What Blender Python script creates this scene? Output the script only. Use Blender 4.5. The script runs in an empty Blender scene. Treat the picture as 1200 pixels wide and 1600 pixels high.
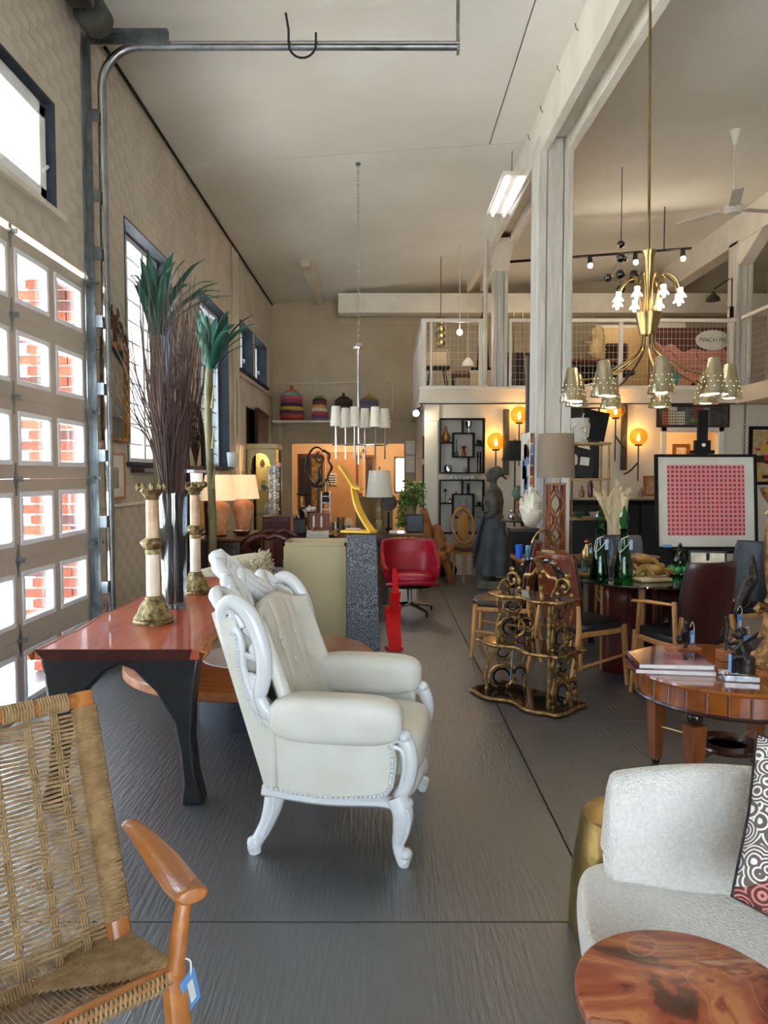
import bpy, math, random
from mathutils import Vector, Matrix
RN = random.Random(7)
pi, sin, cos, rad = math.pi, math.sin, math.cos, math.radians
sc = bpy.context.scene
COL = sc.collection
# ------------------------------------------------------------ camera
F, H = 1150.0, 1.5
TH = math.atan(58 / F)
cd = bpy.data.cameras.new('camera'); cam = bpy.data.objects.new('camera', cd); COL.objects.link(cam)
cam.location = (0, 0, H); cam.rotation_euler = (pi / 2 - TH, 0, 0)
cd.sensor_fit = 'VERTICAL'; cd.sensor_height = 36; cd.sensor_width = 27; cd.lens = F / 1600 * 36
cd.clip_start = .05; cd.clip_end = 300
sc.camera = cam
# ------------------------------------------------------------ exposure, overcast sky
vs = sc.view_settings
vs.view_transform = 'Standard'; vs.look = 'None'; vs.gamma = 1; vs.use_curve_mapping = False
vs.exposure = 0.27
wd = bpy.data.worlds.new('overcast_sky'); sc.world = wd; wd.use_nodes = True
bg = wd.node_tree.nodes['Background']
bg.inputs[0].default_value = (.82, .91, 1.0, 1); bg.inputs[1].default_value = 12.0
sc.cycles.max_bounces = 10; sc.cycles.diffuse_bounces = 5; sc.cycles.transparent_max_bounces = 16
sc.cycles.sample_clamp_indirect = 40
sd_ = bpy.data.lights.new('hazy_sun', 'SUN'); sd_.energy = 70; sd_.angle = .2; sd_.color = (1, .98, .94)
so_ = bpy.data.objects.new('hazy_sun', sd_); COL.objects.link(so_); so_.rotation_euler = Vector((-.12, -.45, -.88)).to_track_quat('-Z', 'Y').to_euler()
def portal(loc, rot, sx, sy):
    l = bpy.data.lights.new('window_portal', 'AREA'); l.shape = 'RECTANGLE'; l.size = sx; l.size_y = sy
    l.cycles.is_portal = True
    o = bpy.data.objects.new('window_portal', l); COL.objects.link(o); o.location = loc; o.rotation_euler = rot
LR = (0, -pi / 2, 0)
portal((-2.3, 3.75, 1.5), LR, 3.0, 3.6)
portal((-2.3, 3.9, 3.6), LR, .75, 2.3)
portal((-2.45, 7.02, 2.65), LR, 2.1, 1.37)
portal((-2.45, 9.7, 2.65), LR, 2.1, 1.6)
portal((.95, -2.6, 1.6), (pi / 2, 0, 0), 4.7, 2.8)
def lamp(loc, e, c=(1, .72, .42), r=.04, kind='POINT', spot=None, aim=None):
    l = bpy.data.lights.new('bulb_light', kind); l.energy = e; l.color = c
    if kind == 'AREA': l.size = r
    else: l.shadow_soft_size = r
    if spot: l.spot_size = rad(spot); l.spot_blend = .5
    o = bpy.data.objects.new('bulb_light', l); COL.objects.link(o); o.location = loc
    if aim is not None: o.rotation_euler = (Vector(aim) - Vector(loc)).to_track_quat('-Z', 'Y').to_euler()
    return o
# ------------------------------------------------------------ pixel -> place
def W(px, py, d):
    u, v = (px - 600) / F, (800 - py) / F
    t = d / (cos(TH) + v * sin(TH))
    return Vector((u * t, d, H + (-sin(TH) + v * cos(TH)) * t))
def G(px, py, z=0):
    u, v = (px - 600) / F, (800 - py) / F
    t = (z - H) / (-sin(TH) + v * cos(TH))
    return Vector((u * t, (cos(TH) + v * sin(TH)) * t, z))
# ------------------------------------------------------------ mesh builder
class MB:
    def __init__(s): s.v = []; s.f = []
    def add(s, vs, fs):
        n = len(s.v); s.v += [tuple(v) for v in vs]; s.f += [[i + n for i in f] for f in fs]; return s
    def box(s, c, d, rz=0, ry=0, rx=0, taper=1):
        x, y, z = d[0] / 2, d[1] / 2, d[2] / 2
        vs = [Vector((a * x * (taper if e < 0 else 1), b * y * (taper if e < 0 else 1), e * z)) for e in (-1, 1) for b in (-1, 1) for a in (-1, 1)]
        if rz or ry or rx:
            m = Matrix.Rotation(rz, 3, 'Z') @ Matrix.Rotation(ry, 3, 'Y') @ Matrix.Rotation(rx, 3, 'X')
            vs = [m @ v for v in vs]
        c = Vector(c)
        return s.add([v + c for v in vs], [(0, 2, 3, 1), (4, 5, 7, 6), (0, 1, 5, 4), (2, 6, 7, 3), (0, 4, 6, 2), (1, 3, 7, 5)])
    def bb(s, x0, x1, y0, y1, z0, z1): return s.box(((x0 + x1) / 2, (y0 + y1) / 2, (z0 + z1) / 2), (x1 - x0, y1 - y0, z1 - z0))
    def tube(s, pts, r, n=8, closed=False, flat=1.0, up=None):
        pts = [Vector(p) for p in pts]; k = len(pts)
        rs = r if isinstance(r, (list, tuple)) else [r] * k
        if len(rs) != k:
            q = [i * (len(rs) - 1) / (k - 1) for i in range(k)]
            rs = [rs[int(a)] + (rs[min(int(a) + 1, len(rs) - 1)] - rs[int(a)]) * (a - int(a)) for a in q]
        ts = []
        for i in range(k):
            a = pts[(i - 1) % k] if closed or i > 0 else pts[0]
            b = pts[(i + 1) % k] if closed or i < k - 1 else pts[-1]
            t = b - a; ts.append(t.normalized() if t.length > 1e-9 else Vector((0, 0, 1)))
        nrm = Vector(up) if up else (Vector((0, 0, 1)) if abs(ts[0].z) < .9 else Vector((1, 0, 0)))
        vs = []
        for i in range(k):
            nrm = nrm - ts[i] * nrm.dot(ts[i])
            if nrm.length < 1e-6: nrm = ts[i].orthogonal()
            nrm.normalize(); bn = ts[i].cross(nrm)
            for j in range(n):
                a = 2 * pi * j / n
                vs.append(pts[i] + (nrm * cos(a) + bn * sin(a) * flat) * rs[i])
        fs = []
        for i in range(k if closed else k - 1):
            i2 = (i + 1) % k
            for j in range(n):
                j2 = (j + 1) % n; fs.append((i * n + j, i * n + j2, i2 * n + j2, i2 * n + j))
        if not closed: fs.append(list(range(n))[::-1]); fs.append([(k - 1) * n + j for j in range(n)])
        return s.add(vs, fs)
    def cyl(s, a, b, r, r2=None, n=12): return s.tube([a, b], [r, r if r2 is None else r2], n)
    def lathe(s, prof, n=20, o=(0, 0, 0), wob=None):
        vs = []; k = len(prof)
        for r, z in prof:
            for j in range(n):
                a = 2 * pi * j / n; rr = r * (wob(a, z) if wob else 1)
                vs.append((o[0] + rr * cos(a), o[1] + rr * sin(a), o[2] + z))
        fs = [(i * n + j, i * n + (j + 1) % n, (i + 1) * n + (j + 1) % n, (i + 1) * n + j) for i in range(k - 1) for j in range(n)]
        if prof[0][0] > 1e-5: fs.append(list(range(n))[::-1])
        if prof[-1][0] > 1e-5: fs.append([(k - 1) * n + j for j in range(n)])
        return s.add(vs, fs)
    def sph(s, c, r, n=12, m=8, e=1.0):
        if not isinstance(r, (tuple, list)): r = (r, r, r)
        p = lambda v: math.copysign(abs(v) ** e, v)
        vs = []
        for i in range(m + 1):
            t = -pi / 2 + pi * i / m
            for j in range(n):
                a = 2 * pi * j / n
                vs.append((c[0] + r[0] * p(cos(t)) * p(cos(a)), c[1] + r[1] * p(cos(t)) * p(sin(a)), c[2] + r[2] * p(sin(t))))
        return s.add(vs, [(i * n + j, i * n + (j + 1) % n, (i + 1) * n + (j + 1) % n, (i + 1) * n + j) for i in range(m) for j in range(n)])
    def prism(s, poly, a, b, plane='xz'):
        k = len(poly)
        mk = {'xz': lambda u, v, w: (u, w, v), 'yz': lambda u, v, w: (w, u, v), 'xy': lambda u, v, w: (u, v, w)}[plane]
        vs = [mk(u, v, a) for u, v in poly] + [mk(u, v, b) for u, v in poly]
        fs = [list(range(k))[::-1], list(range(k, 2 * k))] + [(i, (i + 1) % k, k + (i + 1) % k, k + i) for i in range(k)]
        return s.add(vs, fs)
    def grid(s, fn, nu, nv, cu=False):
        vs = [fn(i / nu, j / nv) for i in range(nu if cu else nu + 1) for j in range(nv + 1)]
        n = nu if cu else nu + 1
        fs = [(i * (nv + 1) + j, ((i + 1) % n) * (nv + 1) + j, ((i + 1) % n) * (nv + 1) + j + 1, i * (nv + 1) + j + 1) for i in range(nu) for j in range(nv)]
        return s.add(vs, fs)
    def done(s, name, mt, parent=None, bev=0, seg=2, smooth=40, sub=0, solid=0, rot=None, loc=None, label=None, kind=None, w=False):
        me = bpy.data.meshes.new(name); me.from_pydata(s.v, [], s.f); me.validate()
        import bmesh
        bm = bmesh.new(); bm.from_mesh(me); bmesh.ops.recalc_face_normals(bm, faces=bm.faces); bm.to_mesh(me); bm.free()
        me.materials.append(mt)
        if smooth:
            me.polygons.foreach_set('use_smooth', [True] * len(me.polygons)); me.set_sharp_from_angle(angle=rad(smooth))
        return link(me, name, parent, bev, seg, sub, solid, rot, loc, label, kind, w)
def link(me, name, parent=None, bev=0, seg=2, sub=0, solid=0, rot=None, loc=None, label=None, kind=None, w=False):
    o = bpy.data.objects.new(name, me); COL.objects.link(o)
    if parent:
        o.parent = parent
        if w: o.matrix_parent_inverse = parent.matrix_basis.inverted()
    if loc is not None: o.location = loc
    if rot is not None: o.rotation_euler = rot
    if solid: m = o.modifiers.new('s', 'SOLIDIFY'); m.thickness = solid; m.offset = 0
    if bev: m = o.modifiers.new('b', 'BEVEL'); m.width = bev; m.segments = seg; m.limit_method = 'ANGLE'; m.angle_limit = rad(35)
    if sub: m = o.modifiers.new('u', 'SUBSURF'); m.levels = sub; m.render_levels = sub
    if label: o['label'] = label
    if kind: o['kind'] = kind
    return o
def tag(o, label, cat, group=None):
    o['label'] = label; o['category'] = cat
    if group: o['group'] = group
    return o
def T(name, label, cat, loc=(0, 0, 0), rz=0, group=None, rot=None):
    o = bpy.data.objects.new(name, None); COL.objects.link(o); o.empty_display_size = .1
    o.location = loc; o.rotation_euler = rot if rot else (0, 0, rz)
    return tag(o, label, cat, group)
def dup(root, loc, rz=None, label=None, rot=None):
    r = root.copy(); COL.objects.link(r); r.location = loc
    if rz is not None: r.rotation_euler = (0, 0, rz)
    if rot is not None: r.rotation_euler = rot
    if label: r['label'] = label
    for ch in list(root.children):
        c = ch.copy(); COL.objects.link(c); c.parent = r
        for g in list(ch.children):
            d = g.copy(); COL.objects.link(d); d.parent = c
    return r
def arc(c, r, a0, a1, n=12, plane='xz', ry=None):
    out = []
    for i in range(n + 1):
        a = rad(a0 + (a1 - a0) * i / n); u, v = c[0] + r * cos(a), c[-1] + (ry or r) * sin(a)
        out.append({'xz': (u, c[1], v), 'xy': (u, v, c[1]), 'yz': (c[1], u, v)}[plane])
    return out
def spline(pts, n=8):
    P = [Vector(p) for p in pts]; P = [P[0] * 2 - P[1]] + P + [P[-1] * 2 - P[-2]]; out = []
    for i in range(1, len(P) - 2):
        for k in range(n):
            t = k / n; a, b, c, d = P[i - 1:i + 3]
            out.append(.5 * ((2 * b) + (c - a) * t + (2 * a - 5 * b + 4 * c - d) * t * t + (3 * b - a - 3 * c + d) * t ** 3))
    out.append(P[-2]); return out
def scroll(c, r0, r1, a0, turns, y=0, n=20):
    return [(c[0] + (r0 + (r1 - r0) * i / n) * cos(rad(a0 + 360 * turns * i / n)), y, c[1] + (r0 + (r1 - r0) * i / n) * sin(rad(a0 + 360 * turns * i / n))) for i in range(n + 1)]
def text_mesh(body, size, depth=.002):
    cu = bpy.data.curves.new('lettering', 'FONT'); cu.body = body; cu.size = size; cu.extrude = depth; cu.align_x = 'CENTER'; cu.align_y = 'CENTER'; cu.resolution_u = 3
    o = bpy.data.objects.new('lettering', cu); COL.objects.link(o)
    bpy.context.view_layer.update()
    me = bpy.data.meshes.new_from_object(o.evaluated_get(bpy.context.evaluated_depsgraph_get()))
    bpy.data.objects.remove(o); return me
# ------------------------------------------------------------ materials
def hx(h):
    h = h.lstrip('#'); c = [int(h[i:i + 2], 16) / 255 for i in (0, 2, 4)]
    return tuple(x / 12.92 if x < .04045 else ((x + .055) / 1.055) ** 2.4 for x in c) + (1,)
def mat(name, c, r=.5, m=0, c2=None, s=6, st=(1, 1, 1), bump=0, bs=None, bst=None, lo=.35, hi=.65, coat=0, emit=0, trans=0, ior=1.45, det=4, sheen=0, dist=0, spec=None):
    M = bpy.data.materials.new(name); M.use_nodes = True; nt = M.node_tree; b = nt.nodes['Principled BSDF']; L = nt.links.new
    b.inputs['Base Color'].default_value = hx(c); b.inputs['Roughness'].default_value = r; b.inputs['Metallic'].default_value = m
    b.inputs['Coat Weight'].default_value = coat; b.inputs['Transmission Weight'].default_value = trans; b.inputs['IOR'].default_value = ior
    b.inputs['Sheen Weight'].default_value = sheen
    if spec is not None: b.inputs['Specular IOR Level'].default_value = spec
    if emit: b.inputs['Emission Color'].default_value = hx(c); b.inputs['Emission Strength'].default_value = emit
    tc = nt.nodes.new('ShaderNodeTexCoord')
    def noise(scale, stretch, d, ds=0):
        mp = nt.nodes.new('ShaderNodeMapping'); mp.inputs['Scale'].default_value = stretch; L(tc.outputs['Object'], mp.inputs[0])
        n = nt.nodes.new('ShaderNodeTexNoise'); n.inputs['Scale'].default_value = scale; n.inputs['Detail'].default_value = d; n.inputs['Distortion'].default_value = ds
        L(mp.outputs[0], n.inputs[0]); return n
    if c2:
        n = noise(s, st, det, dist); rp = nt.nodes.new('ShaderNodeValToRGB')
        rp.color_ramp.elements[0].position = lo; rp.color_ramp.elements[1].position = hi
        rp.color_ramp.elements[0].color = hx(c); rp.color_ramp.elements[1].color = hx(c2)
        L(n.outputs[0], rp.inputs[0]); L(rp.outputs[0], b.inputs['Base Color'])
        M['ramp'] = rp.name
    if bump:
        n2 = noise(bs or s * 4, bst or st, 3); bp = nt.nodes.new('ShaderNodeBump'); bp.inputs['Strength'].default_value = bump; bp.inputs['Distance'].default_value = .02
        L(n2.outputs[0], bp.inputs['Height']); L(bp.outputs[0], b.inputs['Normal'])
    return M
def wood(name, c, c2, r=.35, s=3, ax='x', coat=.2, k=9):
    st = {'x': (1, k, k), 'y': (k, 1, k), 'z': (k, k, 1)}[ax]
    return mat(name, c, r, c2=c2, s=s, st=st, det=6, dist=.6, coat=coat, lo=.3, hi=.7)
def glassm(name, c='#ffffff', rough=0.0, f0=.05):
    M = bpy.data.materials.new(name); M.use_nodes = True; nt = M.node_tree; nt.nodes.clear(); L = nt.links.new
    o = nt.nodes.new('ShaderNodeOutputMaterial'); mx = nt.nodes.new('ShaderNodeMixShader'); t = nt.nodes.new('ShaderNodeBsdfTransparent'); g = nt.nodes.new('ShaderNodeBsdfGlossy'); lw = nt.nodes.new('ShaderNodeLayerWeight')
    t.inputs[0].default_value = hx(c); g.inputs['Roughness'].default_value = rough; lw.inputs[0].default_value = .5
    pw = nt.nodes.new('ShaderNodeMath'); pw.operation = 'POWER'; pw.inputs[1].default_value = 5; L(lw.outputs['Facing'], pw.inputs[0])
    ma = nt.nodes.new('ShaderNodeMath'); ma.operation = 'MULTIPLY_ADD'; ma.inputs[1].default_value = .9; ma.inputs[2].default_value = f0; L(pw.outputs[0], ma.inputs[0])
    L(ma.outputs[0], mx.inputs[0]); L(t.outputs[0], mx.inputs[1]); L(g.outputs[0], mx.inputs[2]); L(mx.outputs[0], o.inputs[0]); return M
WHITE = mat('white_paint', '#e6e0d4', .5, c2='#d8d0c2', s=3)
CEIL = mat('ceiling_paint', '#e9e6de', .7, c2='#dcd7cb', s=.6, bump=.05, bs=30)
WALL = mat('cream_wall_paint', '#d9cfbd', .7, c2='#cbbfaa', s=1.2, bump=.1, bs=40)
BRICKW = mat('painted_brick', '#cfc5b6', .65, c2='#c0b5a5', s=3, bump=.3, bs=60)
BACKW = mat('back_wall_paint', '#c0b196', .75, c2='#b2a388', s=1.5, bump=.05)
MEZW = mat('mezzanine_wall_paint', '#ded5c2', .7, c2='#d2c8b4', s=1.0)
POSTW = mat('post_paint', '#d6d2c9', .55, c2='#c4beb4', s=4, st=(6, 6, .5), bump=.3, bs=14, bst=(6, 6, .4))
DOORW = mat('door_paint', '#bdb2a5', .5, c2='#b3a799', s=2)
FRAMEW = mat('window_frame_white', '#eef0f2', .4, c2='#e2e4e8', s=3)
NAVY = mat('reveal_navy', '#2a3038', .7, c2='#343b44', s=8, bump=.3)
STEEL = mat('galvanised_steel', '#9aa0a2', .38, 1, c2='#7c8284', s=9, bump=.05)
CHROME = mat('chrome', '#d8d8d6', .12, 1, c2='#c8c8c8', s=4)
BLACKM = mat('black_metal', '#121213', .35, 0, c2='#1b1b1c', s=12, coat=.2)
BLACK = mat('black_matte', '#0f0f0f', .6, c2='#171615', s=9, spec=.25)
BRASS = mat('brass', '#b09868', .28, 1, c2='#94794a', s=7)
GOLD = mat('antique_gold', '#c39a55', .35, .9, c2='#7a5426', s=18, bump=.3, bs=50)
BRONZE = mat('bronze', '#2b2522', .4, .6, c2='#3d342c', s=14, bump=.3)
GLASS = glassm('clear_glass', '#f4f8f8')
PANE = glassm('window_glass', '#f2f6fa'); DIMPANE = glassm('dimmed_window_glass', '#a8b0b8')  # grey tint put in the far window glass to let in less daylight
WALNUT = wood('walnut', '#7a3f1c', '#9a5a2c', .3, 3)
WALNUTY = wood('walnut_y', '#6e3718', '#935227', .25, 3, 'y', .4)
WALNUTZ = wood('walnut_z', '#6b3719', '#8b4d24', .3, 3, 'z')
MAHOG = wood('mahogany', '#3a120c', '#5a1e12', .3, 3, 'z', .3)
DARKW = wood('dark_wood', '#23120c', '#3a1d12', .3, 3, 'x', .3)
OAK = wood('oak', '#a8703a', '#c08a4e', .4, 3, 'z')
TEAK = wood('teak', '#8a5228', '#a5693a', .4, 3, 'x')
WHITEL = mat('white_leather', '#d3d0c5', .38, c2='#cbc7b8', s=5, bump=.05, bs=60)
WHITEG = mat('white_lacquer', '#d6d7d6', .25, c2='#cfcfcd', s=5, coat=.4)
CREAMSH = mat('linen_shade', '#e9e2d2', .8, c2='#dcd3c0', s=90, bump=.1, bs=200)
WHITEP = mat('white_ceramic', '#e9e5dc', .35, c2='#d8d2c6', s=8)
BLACKL = mat('black_leather', '#17181a', .35, c2='#202124', s=10, bump=.15, bs=60)
def emis(name, c, e):
    return mat(name, c, .5, emit=e)
WARMB = emis('warm_bulb', '#ffd9a0', 40)
COOLB = emis('white_bulb', '#fff3dc', 30)
# ============================================================ the room
def S(o, label=None):
    o['kind'] = 'structure'
    if label: o['label'] = label
    return o
def cells(mb, axis, a, b, u0, u1, z0, z1, holes):
    us = sorted({u0, u1, *[h[0] for h in holes], *[h[1] for h in holes]}); zs = sorted({z0, z1, *[h[2] for h in holes], *[h[3] for h in holes]})
    us = [u for u in us if u0 <= u <= u1]; zs = [z for z in zs if z0 <= z <= z1]
    for i in range(len(us) - 1):
        run = None
        for j in range(len(zs) - 1):
            cu, cz = (us[i] + us[i + 1]) / 2, (zs[j] + zs[j + 1]) / 2
            solid = not any(h[0] < cu < h[1] and h[2] < cz < h[3] for h in holes)
            if solid: run = (run[0], zs[j + 1]) if run else (zs[j], zs[j + 1])
            if run and (not solid or j == len(zs) - 2):
                if axis == 'x': mb.bb(a, b, us[i], us[i + 1], *run)
                else: mb.bb(us[i], us[i + 1], a, b, *run)
                run = None
    return mb
def cz(x): return 4.85 + .065 * (x + 2.2)
LW, TWALL = -2.2, .46
# floor: base and cast slabs
FLOOR = mat('floor_paint', '#38393c', .5, c2='#313235', s=4, st=(7, .6, 1), bump=.22, bs=7, bst=(10, .9, 1), lo=.25, hi=.75, spec=1.0)
_fb = FLOOR.node_tree.nodes['Principled BSDF']; _fb.inputs['Coat Weight'].default_value = 1.0; _fb.inputs['Coat Roughness'].default_value = .42; _fb.inputs['Coat IOR'].default_value = 1.75
for _l in list(FLOOR.node_tree.links):
    if _l.from_node.type == 'BUMP': FLOOR.node_tree.links.new(_l.from_socket, _fb.inputs['Coat Normal'])
JOINT = mat('joint_dark', '#1f1f1f', .9, c2='#2b2a28', s=9)
fl = S(MB().bb(-2.7, 7.6, -2.7, 17.7, -.2, -.012).done('floor', JOINT), 'dark grey painted concrete floor cast in slabs')
xs = [-2.68, .74, 4.2, 7.58]; ys = [-2.68, .4, 2.4, 4.42, 6.6, 8.8, 11.0, 14.6, 17.65]
for i in range(3):
    for j in range(8):
        MB().bb(xs[i] + .004, xs[i + 1] - .004, ys[j] + .003, ys[j + 1] - .003, -.012, 0).done('slab', FLOOR, fl)
# left wall, with openings
D0, D1 = 2.2, 5.58
LH = [(D0, D1, 0, 2.98), (2.8, 5.04, 3.24, 3.97), (6.34, 7.71, 1.6, 3.69), (8.88, 10.5, 1.6, 3.72), (11.35, 12.46, 3.12, 3.88), (12.65, 13.9, 3.12, 3.88), (11.8, 14.0, 1.5, 2.6)]
wl = S(cells(MB(), 'x', LW - TWALL, LW - .002, -2.7, 14.7, 0, 5.1, LH).done('wall_left', BRICKW, smooth=0), 'cream painted brick wall with tall windows and a garage door')
bl, bh = .212, .079
cand = []
for k in range(62):
    z = .006 + k * (bh + .009)
    for i in range(60):
        y = 3.6 + (.5 if k % 2 else 0) * (bl + .01) + i * (bl + .01)
        if y + bl > 14.55 or z + bh > 4.84: continue
        if any(h[0] - .01 < y + bl and y < h[1] + .01 and h[2] - .01 < z + bh and z < h[3] + .01 for h in LH): continue
        if -2.2 / y * F + 600 < -6: continue
        if z < 1.0 and y > 6: pass
        cand.append((y, z))
def pxsize(c):
    p = W(0, 0, 1); y, z = c; return (z * 0 + 1) / (y * y + 4.84 + (z - H) ** 2) * (1 if 742 - (z - H) * F / y > -10 else 0)
cand.sort(key=pxsize, reverse=True)
bm_ = MB().box((0, 0, 0), (.012, bl, bh)).done('brick', BRICKW, wl, bev=.002, seg=1)
me0 = bm_.data
for n, (y, z) in enumerate(cand[:300]):
    o = bm_ if n == 0 else bm_.copy()
    if n: COL.objects.link(o)
    o.location = (LW - .0052 + RN.uniform(-.0008, .0008), y + bl / 2, z + bh / 2)
rest = MB()
for y, z in cand[300:]: rest.box((LW - .0052 + RN.uniform(-.0008, .0008), y + bl / 2, z + bh / 2), (.012, bl, bh))
rest.done('brick_courses', BRICKW, wl, kind='stuff', smooth=0)
# red brick jamb beside the garage door, seen through its panes
REDB = [mat('red_brick', '#74331f', .8, c2='#87422c', s=6, bump=.4, bs=50), mat('brown_brick', '#4c2a22', .8, c2='#5c342a', s=6, bump=.4, bs=50), mat('orange_brick', '#8a4026', .8, c2='#974d33', s=6, bump=.4, bs=50)]
jm = MB().box((0, 0, 0), (.2, .02, .068)).done('red_brick', REDB[0], wl, bev=.004, seg=1); jbm = [jm.data, jm.data.copy(), jm.data.copy()]
for i in (1, 2): jbm[i].materials[0] = REDB[i]
jn = 0
for k in range(37):
    for i in range(3):
        x = LW - .17 - i * .208 + (.104 if k % 2 else 0)
        if x - .1 < LW - TWALL - .14 or x + .1 > LW + .05: continue
        o = jm if jn == 0 else jm.copy()
        if jn: COL.objects.link(o)
        o.data = jbm[RN.choice([0, 0, 1, 2])]; o.location = (x, D1 - .008, .04 + k * .08); jn += 1
# ceiling in boarded panels, beams
def ceilpanel(m, x0, x1, y0, y1, t0=0, t1=.02):
    m.add([(x, y, cz(x) + t) for t in (t0, t1) for y in (y0, y1) for x in (x0, x1)], [(0, 2, 3, 1), (4, 5, 7, 6), (0, 1, 5, 4), (2, 6, 7, 3), (0, 4, 6, 2), (1, 3, 7, 5)]); return m
ce = S(ceilpanel(MB(), -2.7, 7.6, -2.7, 14.8, .02, .2).done('ceiling', JOINT, smooth=0), 'cream painted ceiling boarded in large panels')
for x0, x1, y0, y1 in ((-2.68, 1.14, -2.68, 8.15), (1.14, 1.7, -2.68, 8.15), (-2.68, 1.7, 8.15, 14.7), (1.7, 7.58, -2.68, 5), (1.7, 7.58, 5, 14.7)):
    ceilpanel(MB(), x0 + .006, x1 - .006, y0 + .006, y1 - .006).done('ceiling_panel', CEIL, ce, smooth=0)
ceilpanel(MB(), -1.33, -1.18, 11.9, 14.55, -.1, 0).done('batten', WALL, ce, smooth=0)
bz = lambda y: 4.52 + .036 * (y - 3)
def ybeam(m, x0, x1, y0, y1, zb, zt):
    return m.add([(x, y, (zb(y), zt)[k]) for k in (0, 1) for y in (y0, y1) for x in (x0, x1)], [(0, 2, 3, 1), (4, 5, 7, 6), (0, 1, 5, 4), (2, 6, 7, 3), (0, 4, 6, 2), (1, 3, 7, 5)])
b1 = S(ybeam(MB(), 1.62, 1.79, -2.6, 13.9, lambda y: bz(y) + .14, 5.2).done('trim_1', WHITE, smooth=0), 'long white painted ceiling beam with a recessed underside')
ybeam(MB(), 1.535, 1.62, -2.6, 13.9, bz, 5.2).done('beam_board', WHITE, b1, bev=.006, seg=1, smooth=0)
ybeam(MB(), 1.79, 1.875, -2.6, 13.9, bz, 5.2).done('beam_board', WHITE, b1, bev=.006, seg=1, smooth=0)
for y in (5.3, 6, 6.6, 7.3, 7.9): MB().cyl((1.534, y, 5.02 - .03 * RN.random()), (1.515, y, 5.03), .006, n=6).cyl((1.515, y, 5.03), (1.51, y, 5.06), .006, n=6).done('beam_hook', STEEL, b1)
b2 = S(ybeam(MB(), 5.2, 5.45, -2.6, 13.9, lambda y: 4.9, 5.5).done('trim_2', WHITE, bev=.006, smooth=0), 'white painted ceiling beam above the right balcony')
S(MB().bb(-.85, 7.5, 13.8, 14.1, 4.5, 4.86).done('trim_3', WHITE, bev=.01, smooth=0), 'white boxed header beam across the back wall')
# timber posts
def post(name, label, x0, x1, y, z0, z1, dpt=.3):
    p = S(MB().bb(x0 + (x1 - x0) * .27, x1 - (x1 - x0) * .27, y, y + dpt, z0, z1).done(name, POSTW, bev=.008, seg=1, smooth=0), label)
    MB().bb(x0, x0 + (x1 - x0) * .25, y - .02, y + dpt + .02, z0, z1).done('post_board', POSTW, p, bev=.006, seg=1, smooth=0)
    MB().bb(x1 - (x1 - x0) * .25, x1, y - .02, y + dpt + .02, z0, z1).done('post_board', POSTW, p, bev=.006, seg=1, smooth=0)
    return p
post('trim_4', 'thick weathered white timber post in the middle of the shop', 1.515, 1.865, 7.4, 0, bz(7.5) + .13)
p2 = post('trim_5', 'white timber post rising from the balcony edge', 1.62, 1.83, 11.02, 2.79, 4.88, .2)
MB().prism([(10.6, 4.86), (11.3, 4.86), (11.24, 4.5), (11.0, 4.5)], 1.6, 1.85, 'yz').done('capital', WHITE, p2, bev=.01)
p3 = post('trim_6', 'white timber post at the balcony corner on the right', 5.2, 5.44, 11.02, 2.79, 4.95, .25)
MB().prism([(10.3, 4.93), (11.3, 4.93), (11.3, 4.55), (10.95, 4.6)], 5.22, 5.42, 'yz').done('knee_brace', WHITE, p3, bev=.01)
tag(MB().cyl((1.505, 11.06, 2.79), (1.505, 11.06, 4.95), .035).lathe([(.06, 2.79), (.06, 2.82), (.036, 2.84)], o=(1.505, 11.06, 0)).done('drain_pipe', WHITE), 'white round pipe running up beside the balcony post', 'pipe')
# back wall with doorway, pilasters and panels
wb = S(cells(MB(), 'y', 14.6, 14.75, -2.66, 7.6, 0, 5.6, [(-1.82, .4, 0, 2.12)]).done('wall_back', BACKW, smooth=0), 'taupe panelled back wall above the doorway to a warm room')
for x0, x1 in ((-2.18, -1.82), (-1.80, -1.30), (-1.28, -.28), (-.26, .55), (.57, 1.9)): MB().bb(x0 + .006, x1 - .006, 14.585, 14.6, 2.62, 4.4).done('wall_board', BACKW, wb, smooth=0)
for z0, z1 in ((4.42, 4.8), (2.2, 2.36), (2.38, 2.5)): MB().bb(-2.18, 1.9, 14.585, 14.6, z0 + .005, z1 - .005).done('wall_board', BACKW, wb, smooth=0)
# back room
WARMW = mat('warm_room_paint', '#d9bf9c', .7, c2='#cdb28c', s=1.5)
br = S(cells(MB(), 'y', 17.2, 17.35, -2.66, 1.2, 0, 2.8, [(.26, .55, 1.1, 1.9)]).done('wall_backroom', WARMW, smooth=0), 'warm tan wall of the room beyond the doorway')
S(MB().bb(-2.7, -2.6, 14.75, 17.3, 0, 2.8).done('wall_backroom_left', WARMW), 'warm tan side wall of the far room')
S(MB().bb(1.1, 1.2, 14.75, 17.3, 0, 2.8).done('wall_backroom_right', WARMW), 'warm tan right side wall of the far room')
S(MB().bb(-2.7, 1.2, 14.75, 17.3, 2.7, 2.8).done('ceiling_backroom', WARMW), 'tan ceiling of the far room')
dr = S(MB().bb(-1.35, -.5, 17.14, 17.2, 0, 2.02).done('door_2', mat('tan_door', '#c49c6e', .5, c2='#b98f60', s=3), bev=.006), 'tan flush door in the far room')
MB().bb(-1.42, -1.35, 17.12, 17.2, 0, 2.09).bb(-.5, -.43, 17.12, 17.2, 0, 2.09).bb(-1.42, -.43, 17.12, 17.2, 2.02, 2.09).done('door_frame', WARMW, dr)
MB().cyl((-.6, 17.14, 1.0), (-.6, 17.08, 1.0), .02).cyl((-.6, 17.09, 1.0), (-.72, 17.09, 1.0), .012).done('door_handle', STEEL, dr)
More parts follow.
